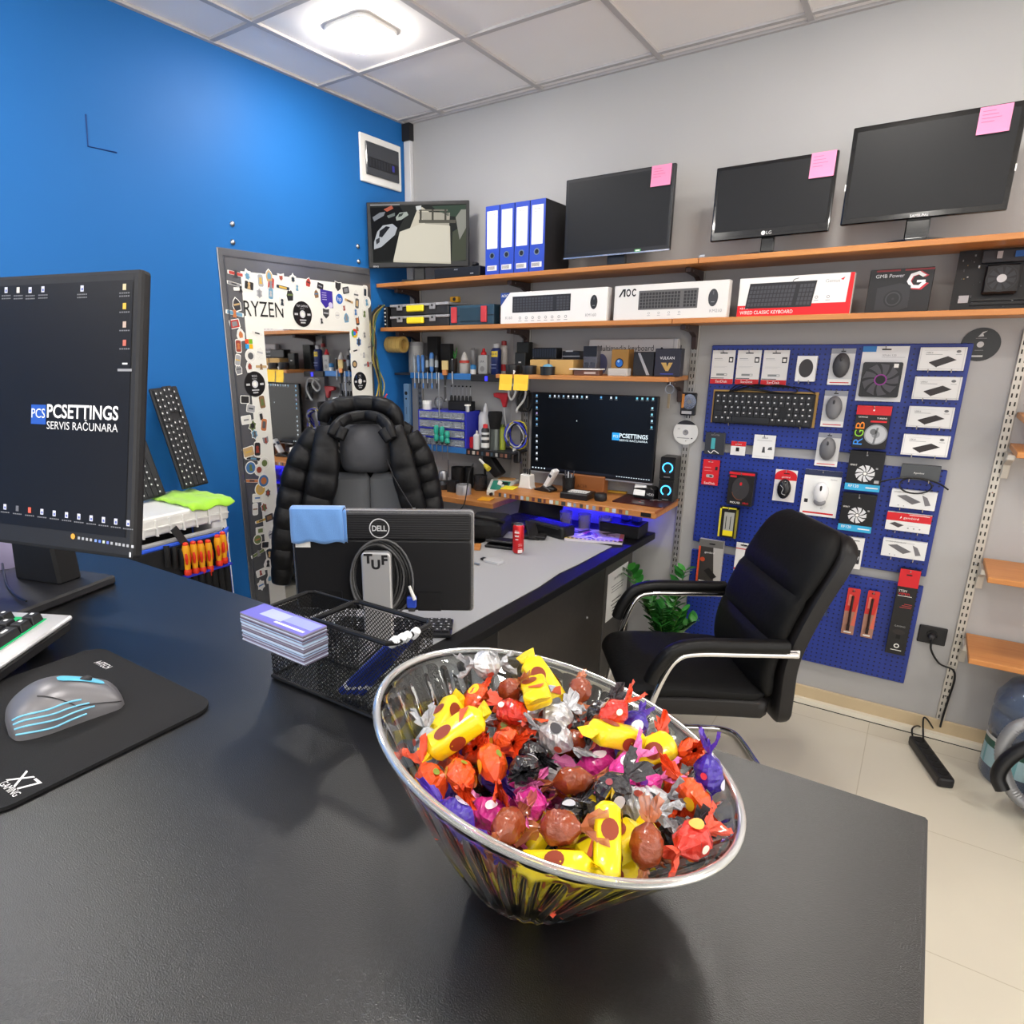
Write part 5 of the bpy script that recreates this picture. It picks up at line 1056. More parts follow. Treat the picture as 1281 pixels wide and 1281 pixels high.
# wallet, bag, cutter, clip case
p = at(628, 683, 'z', ZC); t = thing('wallet', 'black wallet lying on the cloth left of the red can', 'wallet', (p.x, p.y, ZC), (0, 0, .2)); MB(M('111113', .5)).box(-.07, .07, -.055, .06, 0, .014).build('lower_half', t, bevel=.004); m = MB(M('151517', .5)); m.T = Matrix.Translation((0, .06, .014)) @ Matrix.Rotation(-.12, 4, 'X'); m.box(-.07, .07, -.11, 0, 0, .012); m.build('flap', t, bevel=.004)
p = at(690, 672, 'z', ZC); t = thing('sling_bag', 'black sling bag with a strap lying behind the red can', 'bag', (p.x-.02, p.y+.05, ZC), (0, 0, -.25))
MB(M('101012', .45)).box(-.13, .11, -.05, .05, 0, .065).build('pouch', t, bevel=.02, seg=3)
m = MB(M('0e0e10', .6)); m.T = Matrix.Rotation(.6, 4, 'Z'); m.box(-.17, -.02, -.13, -.06, .005, .02); m.T = Matrix.Translation((-.03, -.12, .03)) @ Matrix.Rotation(.5, 4, 'Y') @ Matrix.Rotation(-.6, 4, 'Z'); m.box(-.08, .06, -.03, .03, -.006, .006); m.build('strap', t, bevel=.004)
MB(STEEL).box(-.1, .08, -.0515, -.05, .05, .053).build('zip', t)
p = at(593, 706, 'z', ZC); t = thing('tweezers', 'steel tweezers lying on the cloth beside the clear case', 'tweezers', (p.x, p.y, ZC+.004), (0, 0, -.15)); MB(STEEL).tube([(-.1, -.012, 0), (-.02, 0, 0), (.03, .002, 0)], [.0012, .004, .004], 8).build('arm', t); MB(STEEL).tube([(-.1, -.02, 0), (-.02, -.004, .004), (.03, 0, .004)], [.0012, .004, .004], 8).build('arm', t)
p = at(615, 703, 'z', ZC); t = thing('clip_case', 'small clear plastic case with a black clip on the grey cloth', 'case', (p.x, p.y, ZC), (0, 0, -.1)); MB(M('dcdcde', .15, alpha=.6)).box(-.03, .055, -.025, .02, 0, .014).build('case', t, bevel=.002); MB(BLACK).box(-.052, -.03, -.015, .005, .003, .012).build('clip', t)
# magazine, black box with blue cubes, glasses
p0, p1, p2 = at(706, 676, 'z', ZC), at(778, 682, 'z', ZC), at(800, 667, 'z', ZC)
t = thing('magazine', 'colourful magazine lying at the wall end of the work desk', 'magazine', (p0.x, p0.y, ZC), (0, 0, math.atan2(p1.y-p0.y, p1.x-p0.x)))
w = (p1-p0).xy.length; d = .21
MB(M('cfc8d0', .35)).box(0, w, 0, d, 0, .012).build('pages', t)
rs = random.Random(12); m = MB()
m.box(0, w, 0, d, .0121, .0123, M('b8a4c8', .3)); m.box(0, w, .0, .028, .0124, .0126, M('d8c04a', .3)); m.box(w-.02, w, 0, d, .0124, .0126, M('c86a6a', .3))
for k in range(12): m.box(.01+k*.021, .022+k*.021, .006, .022, .0127, .0129, M('1c1a22', .4))
for k in range(26):
    x, y = rs.uniform(.02, w-.06), rs.uniform(.04, d-.03); a = rs.uniform(0, 3); l = rs.uniform(.01, .04)
    m.T = Matrix.Translation((x, y, .0125)) @ Matrix.Rotation(a, 4, 'Z'); m.box(-l, l, -l*.3, l*.3, 0, .0002+.00003*k, M(rs.choice(['3a1a5a', '6a3a8a', 'e8d8ec', 'c84a8a', '1a1226', '8a4a9a', 'f0e4ee']), .3))
m.T = Matrix(); m.build('cover_print', t)
p = at(790, 672, 'z', ZC); t = thing('black_box', 'black box carrying blue cubes at the wall corner of the desk', 'box', (1.40, -.14, ZT_+.0005)); MB(M('101013', .5)).box(0, .21, -.07, .07, 0, .065).build('case', t, bevel=.003); MB(M('222226', .4)).box(.02, .05, -.0705, -.07, .03, .035).build('badge', t)
for k in range(2): solo('blue_cube', ('left', 'right')[k]+' of two blue translucent cubes on the black box under the screen shelf', 'cube', MB(M('2a30d8', .2, alpha=.8)).box(-.022, .022, -.022, .022, 0, .045), (1.50+k*.058, -.10, ZT_+.0665), bevel=.004, group='blue cubes under the screen shelf')
for k, u in enumerate((708, 731, 757)):
    y = -.16; x = at(u, 655, 'y', y).x
    t = thing('glass_tumbler', ('left', 'middle', 'right')[k]+' of three tumblers standing under the screen shelf', 'glass', (x, y, ZT_+.0005), group='tumblers under the screen shelf'); MB(M('a8a0c8', .08, alpha=.45)).lathe([(.03, 0), (.036, .08), (.034, .08), (.028, .004), (.0001, .004)], 24).build('glass', t, smooth=True); MB(M('7a3038', .4)).lathe([(.027, .005), (.031, .045), (.0001, .045)], 20).build('drink', t, smooth=True)
# laptop standing open, and dark bags at the back left of the desk
t = thing('laptop', 'open dark laptop under the screen shelf', 'laptop', (.985, -.21, ZT_+.0005), (0, 0, -.05)); MB(M('1a1a20', .4)).box(-.14, .14, -.12, .1, 0, .016).build('base', t, bevel=.003); m = MB(M('2a2a34', .4))
for r_ in range(5):
    for c in range(13): m.box(-.135+c*.021, -.118+c*.021, -.05+r_*.026, -.029+r_*.026, .0161, .018)
m.build('keys', t); m = MB(M('18181c', .35)); m.T = Matrix.Translation((0, .1, .012)) @ Matrix.Rotation(-.35, 4, 'X'); m.box(-.14, .14, 0, .008, 0, .13); m.build('lid', t, bevel=.003)
p = at(580, 665, 'z', ZC); t = thing('backpack', 'black bag lying at the back left of the desk behind the monitor', 'bag', (.95, -.57, ZT_+.0045), (0, 0, .3)); MB(M('0e0e10', .7, bump=(60, .6))).box(-.10, .10, -.13, .12, 0, .10).build('body', t, bevel=.04, seg=3); MB(M('0c0c0e', .6)).tube(smooth_pts([(-.12, -.1, .1), (-.05, -.14, .13), (.06, -.13, .12), (.1, -.08, .1)], 5), .012, 8).build('strap', t, smooth=True)
p = at(598, 658, 'z', ZC); solo('wooden_offcut', 'small orange wooden board lying on the desk behind the monitor', 'board', MB(MWOOD).box(-.07, .07, -.04, .04, 0, .012), (.985, -.82, ZT_+.004), (0, 0, .5), bevel=.001)
# ------------------------------------------------------------------ monitor seen from the back, with towel, cables, keyboard
ztd = 1.2; a = at(361, 638, 'z', ztd); b = at(593, 640, 'z', ztd); ang = math.atan2(b.y-a.y, b.x-a.x); wd = (b-a).xy.length
hbt = .885; hd = ztd-hbt; cdm = (a+b)/2; FR = M('c4c4c8', .25, .8)
# local frame: -y faces the viewer (the monitor's back)
t = thing('monitor', 'monitor seen from behind with a round logo, standing on the work desk', 'monitor', (cdm.x, cdm.y, ZC), (0, 0, ang))
zb = hbt-ZC
def R2(m, x0, x1, z0, z1, r, y0, y1, mat=None): return m.slab(m.rrect(x0, x1, z0, z1, r, 5), y0, y1, mat)
R2(MB(FR), -wd/2, wd/2, zb, zb+hd, .012, .012, .032).build('frame', t, bevel=.002)
def _dell(nt, b, N, L):
    tc = N('TexCoord'); sx = N('SeparateXYZ'); mu = N('Math'); mu.operation = 'MULTIPLY'; mu.inputs[1].default_value = 900
    sn = N('Math'); sn.operation = 'SINE'; bp = N('Bump'); bp.inputs['Strength'].default_value = .25; bp.inputs['Distance'].default_value = .002
    L(tc.outputs['Object'], sx.inputs[0]); L(sx.outputs['Z'], mu.inputs[0]); L(mu.outputs[0], sn.inputs[0]); L(sn.outputs[0], bp.inputs['Height']); L(bp.outputs['Normal'], b.inputs['Normal'])
    b.inputs['Base Color'].default_value = rgb('1d1d20'); b.inputs['Roughness'].default_value = .4
MRIB = nodemat('ribbed_black_plastic', _dell)
R2(MB(M('1c1c1f', .45)), -wd/2+.008, wd/2-.008, zb+.006, zb+hd-.09, .01, -.002, .0115).build('rear_shell', t, bevel=.004)
R2(MB(MRIB), -wd/2+.008, wd/2-.008, zb+hd-.0895, zb+hd-.008, .008, -.002, .0115).build('vent_strip', t, bevel=.004)
def pix(u, v): return onplane(u, v, t, Matrix.Translation((0, .0128-.003, 0)))
lx, lz = pix(474.5, 661)
m = MB(M('d8d8da', .3)); m.disc(lx, lz, .03, -.0032, n=36, r0=.027); m.text('DELL', lx, lz-.008, .016, -.0032, w=.043, al='C', bold=.025); m.build('logo', t)
nx, nz1 = pix(473, 686)
m = MB(M('c9c9cc', .3, .4)); R2(m, nx-.043, nx+.043, .004, nz1, .012, -.05, -.02); m.build('stand_neck', t, bevel=.004)
MB(M('1a1a1d', .4)).box(nx-.05, nx+.05, -.02, -.0021, zb+.06, nz1-.01).build('neck_mount', t, bevel=.004)
m = MB(M('2a2a2d', .35)); R2(m, nx-.11, nx+.11, 0, .01, .004, -.10, .12); m.build('stand_base', t, bevel=.003)
for s_ in (-1, 1): MB(M('151518', .5)).box(nx+s_*.13-.035+.02*s_, nx+s_*.13+.035+.02*s_, -.006, -.0021, zb+.006, zb+.065).build('connector_recess', t)
m = MB(M('26262a', .4))
for k, (ch, ox, oz) in enumerate((('T', -.022, -.03), ('U', .0, -.048), ('F', .026, -.034))):
    m.text(ch, nx+ox, nz1+oz, .026, -.0506, al='C', bold=.05)
m.build('letter_stickers', t)
# cable coil hung on the neck
q = thing('cable_coil', 'grey cables looped around the stand of the monitor seen from behind', 'cables', t.location, t.rotation_euler)
for k in range(6):
    a_ = .068+.006*k; P = []
    for i in range(28):
        w_ = 2*PI*i/28; P.append((nx+.004*k-.006+a_*math.cos(w_)*.95, -.018-.0045*k+.004*math.sin(3*w_+k), nz1-.085+.1*math.sin(w_)*(1+.04*k)+.004*math.sin(2*w_+k)))
    P = [(x, y if abs(x-nx) > .05 or z < nz1 else y, z) for x, y, z in P]
    MB(M(['3a3a3c', '222224', '6a6a6c', '2c2c2e', '1c1c1e', '58585a'][k], .4)).tube(P, .0032, 6, closed=True).build('cable', q, smooth=True)
x, z = pix(517, 750); MB(M('2a48b8', .4)).box(x-.014, x+.014, -.05, -.03, z-.01, z+.024).build('video_plug', q, bevel=.003); MB(STEEL).box(x-.01, x+.01, -.046, -.034, z-.022, z-.0105).build('plug_tip', q)
x2, z2 = pix(517, 738); MB(WHITE).tube([(x2-.005, -.052, z2+.03), (x2+.01, -.053, z2-.012)], [.004, .006], 8).build('white_plug', q)
# towel
tx0, tz0 = pix(362, 632); tx1, tz1 = pix(431, 680)
m = MB(M('6c9ee0', .95, bump=(500, .6), sheen=.5)); zt_ = zb+hd
nX, nS = 14, 16; vs = []; fs = []; L1 = zt_-tz1
for i in range(nX+1):
    x = tx0+(tx1-tx0)*i/nX
    for j in range(nS+1):
        s_ = j/nS
        if s_ < .62: zz = zt_+.004-L1*(1-s_/.62)-.004*math.sin(i*.9)*(1-s_/.62); yy = -.0095-.0015*math.sin(i*1.3+j*.5)-.003*(1-s_/.62)
        elif s_ < .8: f = (s_-.62)/.18; zz = zt_+.004+.006*math.sin(PI*f); yy = -.0095+.05*f
        else: f = (s_-.8)/.2; zz = zt_+.004-.09*f; yy = .0405+.003*f
        vs.append((x, yy, zz))
for i in range(nX):
    for j in range(nS): k = i*(nS+1)+j; fs.append((k, k+nS+1, k+nS+2, k+1))
m.add(vs, fs); q = thing('towel', 'folded light blue microfibre towel hanging over the monitor back', 'towel', t.location, t.rotation_euler)
o = m.build('top_layer', q, smooth=True); s_ = o.modifiers.new('thick', 'SOLIDIFY'); s_.thickness = .004; s_.offset = -1
m = MB(M('6496da', .95, bump=(500, .6), sheen=.5)); vs = []; fs = []
for i in range(9):
    x = tx1-.012+.022*i/8
    for j in range(9): vs.append((x, -.0065-.001*math.sin(j), tz1+.004+.003*math.sin(i*1.2)+(zt_-tz1-.002)*j/8))
for i in range(8):
    for j in range(8): k = i*9+j; fs.append((k, k+9, k+10, k+1))
m.add(vs, fs); m.T = Matrix(); o = m.build('under_fold', q, smooth=True); o.modifiers.new('thick', 'SOLIDIFY').thickness = .003
MB(WHITE).box(tx0+.01, tx0+.055, -.0064, -.0054, tz1-.012, tz1+.01).build('care_tag', q)
p = cdm+Vector((math.cos(ang), math.sin(ang), 0))*-.205+Vector((-math.sin(ang), math.cos(ang), 0))*.128; q = keyboard('keyboard', 'black keyboard lying on the desk edge under the monitor seen from behind', .40, .13, (0, 0, 0), (0, 0, 0))
q.location = (p.x, p.y, ZC); q.rotation_euler = (0, 0, ang)
# ------------------------------------------------------------------ lofted cushions
def loft(m, st, n=20, ex=4., mat=None):
    """st: stations (centre xyz, half-width a, half-thickness b, width dir, thickness dir)"""
    vs = []; fs = []
    for c, a, b, ea, eb in st:
        for k in range(n):
            w = 2*PI*k/n; cw, sw = math.cos(w), math.sin(w)
            vs.append(Vector(c)+Vector(ea)*(a*math.copysign(abs(cw)**(2/ex), cw))+Vector(eb)*(b*math.copysign(abs(sw)**(2/ex), sw)))
    L = len(st)
    for i in range(L-1):
        for k in range(n): fs.append((i*n+k, i*n+(k+1) % n, (i+1)*n+(k+1) % n, (i+1)*n+k))
    fs += [tuple(range(n-1, -1, -1)), tuple((L-1)*n+k for k in range(n))]
    return m.add(vs, fs, mat)
def cushion(m, path, a, b, ea=(1, 0, 0), n=28, ex=4., round_=.03, crease=(), mat=None, wfn=None):
    P = smooth_pts(path, 8); N = len(P); L = [0]
    for i in range(1, N): L.append(L[-1]+(P[i]-P[i-1]).length)
    T = L[-1]; st = []; E = Vector(ea)
    for i in range(N):
        tg = (P[min(i+1, N-1)]-P[max(i-1, 0)]).normalized(); nb = E.cross(tg).normalized()
        d = min(L[i], T-L[i]); k = math.sqrt(max(0.02, 1-(1-min(1, d/round_))**2)); kk = k
        for cpos, w_, dep in crease:
            kk *= 1-dep*math.exp(-((L[i]/T-cpos)/w_)**2)
        st.append((P[i], (a if not wfn else a*wfn(L[i]/T))*(1-(1-k)*.25), b*kk, E, nb))
    return loft(m, st, n, ex, mat)
MLEA = M('09090a', .42, spec=.35, bump=(90, .25)); MFAB = M('050506', .6, spec=.25, bump=(60, .5)); MLSIDE = M('161415', .42, spec=.4, bump=(120, .2))
TH = math.radians(-56.6)
t = thing('executive_chair', 'black leather cantilever armchair with chrome arms before the blue pegboards', 'chair', (2.10, -.84, 0), (0, 0, TH))
m = MB(MLSIDE); cushion(m, [(0, -.31, .41), (0, -.2, .415), (0, 0, .41), (0, .2, .40)], .262, .045, ex=6, round_=.04); m.build('seat_side', t, smooth=True)
m = MB(MFAB); cushion(m, [(0, -.33, .425), (0, -.26, .462), (0, -.1, .466), (0, .08, .455), (0, .19, .45)], .258, .034, ex=3.2, round_=.07, crease=((.55, .02, .2),)); m.build('seat', t, smooth=True)
bk = [(0, .235, .33), (0, .232, .45), (0, .236, .6), (0, .29, .78), (0, .365, .95), (0, .405, 1.03)]
m = MB(MLSIDE); cushion(m, [(x, y+.012, z) for x, y, z in bk], .262, .036, ex=6, round_=.06, wfn=lambda s_: 1-.12*max(0, (s_-.8)/.2)**2); m.build('back_shell', t, smooth=True)
bf = [(0, .205, .43), (0, .175, .5), (0, .185, .62), (0, .235, .78), (0, .315, .95), (0, .375, 1.045)]
m = MB(MFAB); cushion(m, bf, .252, .045, ex=3.0, round_=.08, crease=((.36, .018, .35), (.62, .018, .35)), wfn=lambda s_: 1-.15*max(0, (s_-.75)/.25)**2); m.build('backrest', t, smooth=True)
m = MB(MLEA)
for s_ in (-1, 1): pass
for s_ in (-1, 1):
    x = .295*s_
    P = smooth_pts([(x, .235, .64), (x, .05, .642), (x, -.1, .642), (x, -.165, .625), (x*.985, -.205, .56), (x*.96, -.245, .42), (x*.93, -.29, .16), (x*.92, -.30, .06), (x*.91, -.27, .02), (x*.88, -.1, .014), (x*.85, .16, .014), (x*.8, .24, .014), (x*.62, .285, .014), (0, .29, .014)], 6)
    MB(CHROME).tube(P, .0125, 12).build('chrome_frame', t, smooth=True)
    P = smooth_pts([(x, .20, .672), (x, .05, .674), (x, -.1, .674), (x*1.0, -.185, .652), (x*.99, -.235, .585), (x*.98, -.255, .53)], 6)
    m = MB(MLEA); st = []
    for i, p_ in enumerate(P):
        tg = (P[min(i+1, len(P)-1)]-P[max(i-1, 0)]).normalized(); nb = Vector((1, 0, 0)).cross(tg); st.append((p_, .026, .022, Vector((1, 0, 0)), nb))
    loft(m, st, 16, 3); m.build('arm_pad', t, smooth=True)
    MB(CHROME).box(x-.02, x+.0, .17, .25, .625, .655).build('arm_bolt', t, bevel=.004)
MB(M('2a2a2c', .4, .5)).box(-.24, .24, -.2, .12, .385, .40).build('under_frame', t, bevel=.004)
# grey swivel chair with the puffer jacket
TH2 = math.radians(37); O2 = Vector((.64, -1.12, 0))
t = thing('office_chair', 'grey high back office chair wearing the black puffer jacket', 'chair', O2, (0, 0, TH2))
R2m = Matrix.Translation(O2) @ Matrix.Rotation(TH2, 4, 'Z'); I2 = R2m.inverted()
def pc(u, v, y=0.): 
    o = I2 @ CAM; d = I2.to_3x3() @ ray(u, v); k = (y-o.y)/d.y; return o+d*k
MGF = M('56585c', .8, bump=(300, .3))
c0 = pc(464, 640, -.02); top = pc(457, 536, -.02)
hw = (pc(512, 620, -.02).x-pc(415, 620, -.02).x)/2
m = MB(MGF); zc = pc(457, 592, -.02).z
for s_ in (-1, 1): cushion(m, [(c0.x+s_*hw*.5, .0, .5), (c0.x+s_*hw*.5, -.01, .75), (c0.x+s_*hw*.5, .02, zc-.002)], hw*.51, .045, ex=4, round_=.04)
m.build('backrest', t, smooth=True)
m = MB(M('4a4b50', .75, bump=(300, .3))); hw2 = (pc(486, 570, -.02).x-pc(428, 570, -.02).x)/2+.01; cx2 = (pc(486, 570, -.02).x+pc(428, 570, -.02).x)/2
cushion(m, [(cx2, .03, zc+.002), (cx2, .0, (zc+top.z)/2), (cx2, .04, top.z+.01)], hw2, .06, ex=3, round_=.07); m.build('headrest', t, smooth=True)
m = MB(MGF); cushion(m, [(c0.x, -.46, .45), (c0.x, -.3, .47), (c0.x, -.02, .46)], .25, .045, ex=4, round_=.06); m.build('seat', t, smooth=True)
MB(BLACK).cyl((c0.x, -.22, .08), (c0.x, -.22, .42), .03, 16).build('column', t)
for k in range(5):
    w_ = 2*PI*k/5+.3; e = (c0.x+.28*math.cos(w_), -.22+.28*math.sin(w_), .07)
    l_ = MB(BLACK).tube([(c0.x, -.22, .1), e], [.025, .015], 8).build('base_leg', t); MB(BLACK).ball((e[0], e[1], .028), .027, n=12).build('castor', l_, smooth=True)
# jacket
MJ = M('0a0a0d', .5, spec=.35, bump=(38, 1.)); MJ2 = M('070709', .7, spec=.2)
tj = thing('puffer_jacket', 'black quilted puffer jacket with a hood hung over the grey office chair', 'jacket', O2, (0, 0, TH2))
def puff(name, pts, rpx, seg, y, flat=1.0, mat=MJ, par=None):
    P = smooth_pts([pc(u, v, yy) for (u, v), yy in zip(pts, y)], 10); N = len(P); L = [0]
    for i in range(1, N): L.append(L[-1]+(P[i]-P[i-1]).length)
    T = L[-1]; st = []; rp = rpx if isinstance(rpx, (list, tuple)) else [rpx]*len(pts)
    for i in range(N):
        f = L[i]/T; j = f*(len(rp)-1); j0 = min(int(j), len(rp)-2); r = (rp[j0]+(rp[j0+1]-rp[j0])*(j-j0))*2.55/PXF
        tg = (P[min(i+1, N-1)]-P[max(i-1, 0)]).normalized(); ea = Vector((0, -1, 0)).cross(tg).normalized(); eb = tg.cross(ea)
        q = .60+.40*abs(math.sin(PI*f*seg))**.55
        if i in (0, N-1): q *= .5
        st.append((P[i], r*(.84+.16*q), r*flat*q, ea, eb))
    m = MB(mat); loft(m, st, 20, 2.3); return m.build(name, par or tj, smooth=True)
puff('sleeve', [(398, 540), (382, 568), (370, 600), (361, 640), (354, 690), (352, 730)], [17, 21, 20, 19, 17, 14], 8, [-.02, -.05, -.08, -.1, -.1, -.08])
puff('sleeve', [(512, 543), (526, 572), (535, 605), (541, 640), (546, 680)], [15, 19, 18, 17, 15], 7, [-.02, -.04, -.05, -.06, -.04])
puff('front_panel', [(408, 533), (407, 560), (405, 590), (398, 625), (388, 665), (380, 700)], [14, 20, 23, 21, 20, 18], 6, [-.05, -.10, -.12, -.12, -.1, -.08], .55)
puff('front_panel', [(494, 533), (500, 560), (506, 590), (514, 622), (524, 655), (532, 690)], [11, 16, 19, 18, 17, 16], 6, [-.05, -.10, -.12, -.12, -.1, -.08], .55)
puff('back_panel', [(402, 540), (430, 536), (460, 535), (490, 538), (514, 545)], [16, 22, 24, 22, 15], 3, [.1, .12, .13, .12, .1], .6)
puff('back_panel', [(400, 590), (430, 590), (460, 590), (490, 592), (518, 596)], [26, 30, 30, 30, 26], 3, [.12, .14, .15, .14, .12], .4)
puff('back_panel', [(395, 650), (430, 650), (460, 650), (490, 652), (524, 656)], [30, 32, 32, 32, 30], 3, [.12, .14, .15, .14, .12], .4)
puff('hood', [(404, 528), (408, 514), (424, 508), (450, 505), (478, 507), (494, 517), (500, 535)], [8, 12, 12, 12, 12, 11, 7], 5, [.02, .03, .06, .08, .06, .03, .02], 1.1)
puff('hood', [(414, 524), (436, 518), (460, 516), (482, 519), (496, 530)], [9, 12, 14, 12, 9], 4, [.07, .11, .13, .11, .07], .9, MJ2)
puff('collar', [(414, 545), (422, 532), (436, 523), (455, 520), (474, 523), (486, 534), (492, 549)], [6.5, 8.5, 8, 8, 8, 8.5, 6.5], 6, [-.12, -.09, -.03, .0, -.03, -.09, -.12], 1.0)
puff('collar', [(424, 550), (430, 535)], [7, 8], 1, [-.13, -.1], .8); puff('collar', [(487, 552), (478, 537)], [6, 8], 1, [-.13, -.1], .8)
P = [pc(484, 575, -.17), pc(492, 596, -.175), pc(503, 615, -.18), pc(516, 636, -.18)]
MB(M('2a2a2e', .3, .6)).tube(P, .003, 6).build('zipper', tj); p = pc(518, 638, -.185); MB(STEEL).box(p.x-.006, p.x+.006, p.y-.003, p.y+.003, p.z-.012, p.z+.012).build('zip_pull', tj)
# ------------------------------------------------------------------ potted plant
t = thing('potted_plant', 'green leafy plant on the floor between the desk and the pegboards', 'plant', (1.80, -.24, 0))
MB(M('3a3230', .5)).lathe([(.07, 0), (.095, .18), (.1, .19), (.088, .19), (.085, .165), (.0001, .165)], 28).build('pot', t, smooth=True)
MB(M('2a1d14', .9)).lathe([(.084, .165), (.0001, .17)], 20).build('soil', t)
MLF = [M('2f7a2e', .35), M('3f8f38', .35), M('256626', .35)]; rs = random.Random(21)
stems = [((-.24, .07), .55), ((-.1, -.06), .46), ((.04, .09), .60), ((-.17, .02), .47), ((.08, -.05), .44), ((-.03, .08), .5), ((0., -.1), .36), ((-.12, .06), .38), ((.12, .04), .36), ((-.02, -.03), .42)]
for (dx_, dy_), hz in stems:
    P = smooth_pts([(dx_*.1, dy_*.1, .16), (dx_*.35, dy_*.35, .16+(hz-.16)*.5), (dx_, dy_, hz)], 8)
    s_ = MB(M('4a7a30', .5)).tube(P, [.006-.004*i/len(P) for i in range(len(P))], 6).build('stem', t, smooth=True)
    lf = MB(); n = len(P)
    for i in range(4, n):
        for sd in (-1, 1):
            a = rs.uniform(-.4, .4)+math.atan2(dy_, dx_)+PI/2; l = rs.uniform(.068, .09)*(1 if i < n-1 else .8); w = l*.27
            d = Vector((math.cos(a)*sd, math.sin(a)*sd, .75+.3*rs.random())).normalized(); up = d.cross(Vector((math.sin(a), -math.cos(a), .3))).normalized(); sdv = d.cross(up)
            b0 = P[i]; Q = []
            pr = ((0, .15), (.2, .75), (.45, 1.), (.7, .8), (.9, .4), (1, .03))
            vs = []
            for f, q in pr: c = b0+d*(l*f)-Vector((0, 0, .012*f*f)); vs += [c-sdv*(w*q)+up*(.004*q), c, c+sdv*(w*q)+up*(.004*q)]
            fs = []
            for k in range(5): fs += [(3*k, 3*k+1, 3*k+4, 3*k+3), (3*k+1, 3*k+2, 3*k+5, 3*k+4)]
            lf.add(vs, fs, MLF[rs.randrange(3)])
    lf.build('leaves', s_, smooth=True)
# ================================================================== blue pegboards with hanging goods
def _peg(nt, b, N, L):
    tc = N('TexCoord'); mp = N('Mapping'); mp.inputs['Scale'].default_value = (1/.021, 1, 1/.021)
    fr = N('VectorMath'); fr.operation = 'FRACTION'; sb = N('VectorMath'); sb.operation = 'SUBTRACT'; sb.inputs[1].default_value = (.5, 0, .5)
    ml = N('VectorMath'); ml.operation = 'MULTIPLY'; ml.inputs[1].default_value = (1, 0, 1); ln = N('VectorMath'); ln.operation = 'LENGTH'
    lt = N('Math'); lt.operation = 'LESS_THAN'; lt.inputs[1].default_value = .17; mx = N('MixRGB')
    L(tc.outputs['Object'], mp.inputs['Vector']); L(mp.outputs['Vector'], fr.inputs[0]); L(fr.outputs[0], sb.inputs[0]); L(sb.outputs[0], ml.inputs[0]); L(ml.outputs[0], ln.inputs[0]); L(ln.outputs['Value'], lt.inputs[0])
    mx.inputs[1].default_value = rgb('20368e'); mx.inputs[2].default_value = rgb('0c1440'); L(lt.outputs[0], mx.inputs[0]); L(mx.outputs[0], b.inputs['Base Color'])
    r2 = N('Math'); r2.operation = 'LESS_THAN'; r2.inputs[1].default_value = .22; L(ln.outputs['Value'], r2.inputs[0])
    bp = N('Bump'); bp.inputs['Strength'].default_value = .5; bp.inputs['Distance'].default_value = .002; bp.invert = True; L(r2.outputs[0], bp.inputs['Height']); L(bp.outputs['Normal'], b.inputs['Normal'])
    b.inputs['Roughness'].default_value = .42
MPEG = nodemat('blue_pegboard_steel', _peg)
XL, XR = 1.827, 2.800
PB = []
for nm, z1, z0 in (('upper', 1.6706, 1.2206), ('middle', 1.1771, .7215), ('lower', .6778, .2182)):
    PB.append(solo('pegboard', nm+' of three blue perforated pegboards on the grey wall', 'pegboard', MB(MPEG).box(0, XR-XL, -.018, 0, 0, z1-z0), (XL, -.003, z0), bevel=.003, group='blue pegboards'))
YP = -.021
HOOKM = M('c8c8cc', .25, .9)
def hang(name, label, cat, tl, br, d, mat, draw=None, group=None, y=YP, hook=True, tilt=0, rad=0, off=.012, shell='card', pn='print', hookdn=False):
    yf = y-off-d
    a = at(tl[0], tl[1], 'y', yf); b = at(br[0], br[1], 'y', yf); w, h = b.x-a.x, a.z-b.z
    t = thing(name, label, cat, (a.x, y-off, b.z), (0, tilt, 0), group)
    m = MB(mat)
    if rad: m.slab(m.rrect(0, w, 0, h, rad), -d, 0)
    else: m.box(0, w, -d, 0, 0, h)
    m.build(shell, t, bevel=.001 if d > .004 else 0)
    if draw:
        m = MB(); draw(m, w, h, -d-.0006, t); 
        if m.f: m.build(pn, t)
    if hook:
        zz = -.006 if hookdn else h-.008
        xs = (w*.25, w*.75) if hookdn else (w*.5,)
        for x in xs:
            hk = MB(HOOKM).tube([(x, off-.0005, zz), (x, -d-.018, zz), (x, -d-.022, zz+.01)] if not hookdn else [(x, off-.0005, zz), (x, -d-.02, zz), (x, -d-.022, zz+.012)], .0018, 6).build('hook', t)
    return t
def eyelet(m, w, h, y, c=BLACK): m.rect(w*.34, w*.66, h*.9, h*.93, y, c)
WCARD = M('e4e2e0', .5); RCARD = M('d0202a', .45)
def sandisk(m, w, h, y, t):
    m.rect(0, w, 0, h*.15, y, RCARD); m.text('SanDisk', w*.5, h*.04, h*.075, y-.0004, WHITE, al='C', maxw=w*.8); m.rect(w*.02, w*.6, h*.165, h*.185, y, INK)
    m.rect(w*.25, w*.72, h*.25, h*.31, y, M('8a8f90', .4)); m.rect(w*.6, w*.7, h*.265, h*.295, y-.0004, WHITE); m.rect(w*.74, w*.93, h*.64, h*.8, y, BLACK); m.rect(w*.78, w*.89, h*.67, h*.76, y-.0004, WHITE)
    m.rect(w*.1, w*.45, h*.75, h*.765, y, GREYINK); m.rect(w*.1, w*.5, h*.71, h*.72, y, LIGHTGREY); m.rect(w*.1, w*.7, h*.52, h*.53, y, LIGHTGREY); m.rect(w*.1, w*.6, h*.49, h*.5, y, LIGHTGREY); eyelet(m, w, h, y)
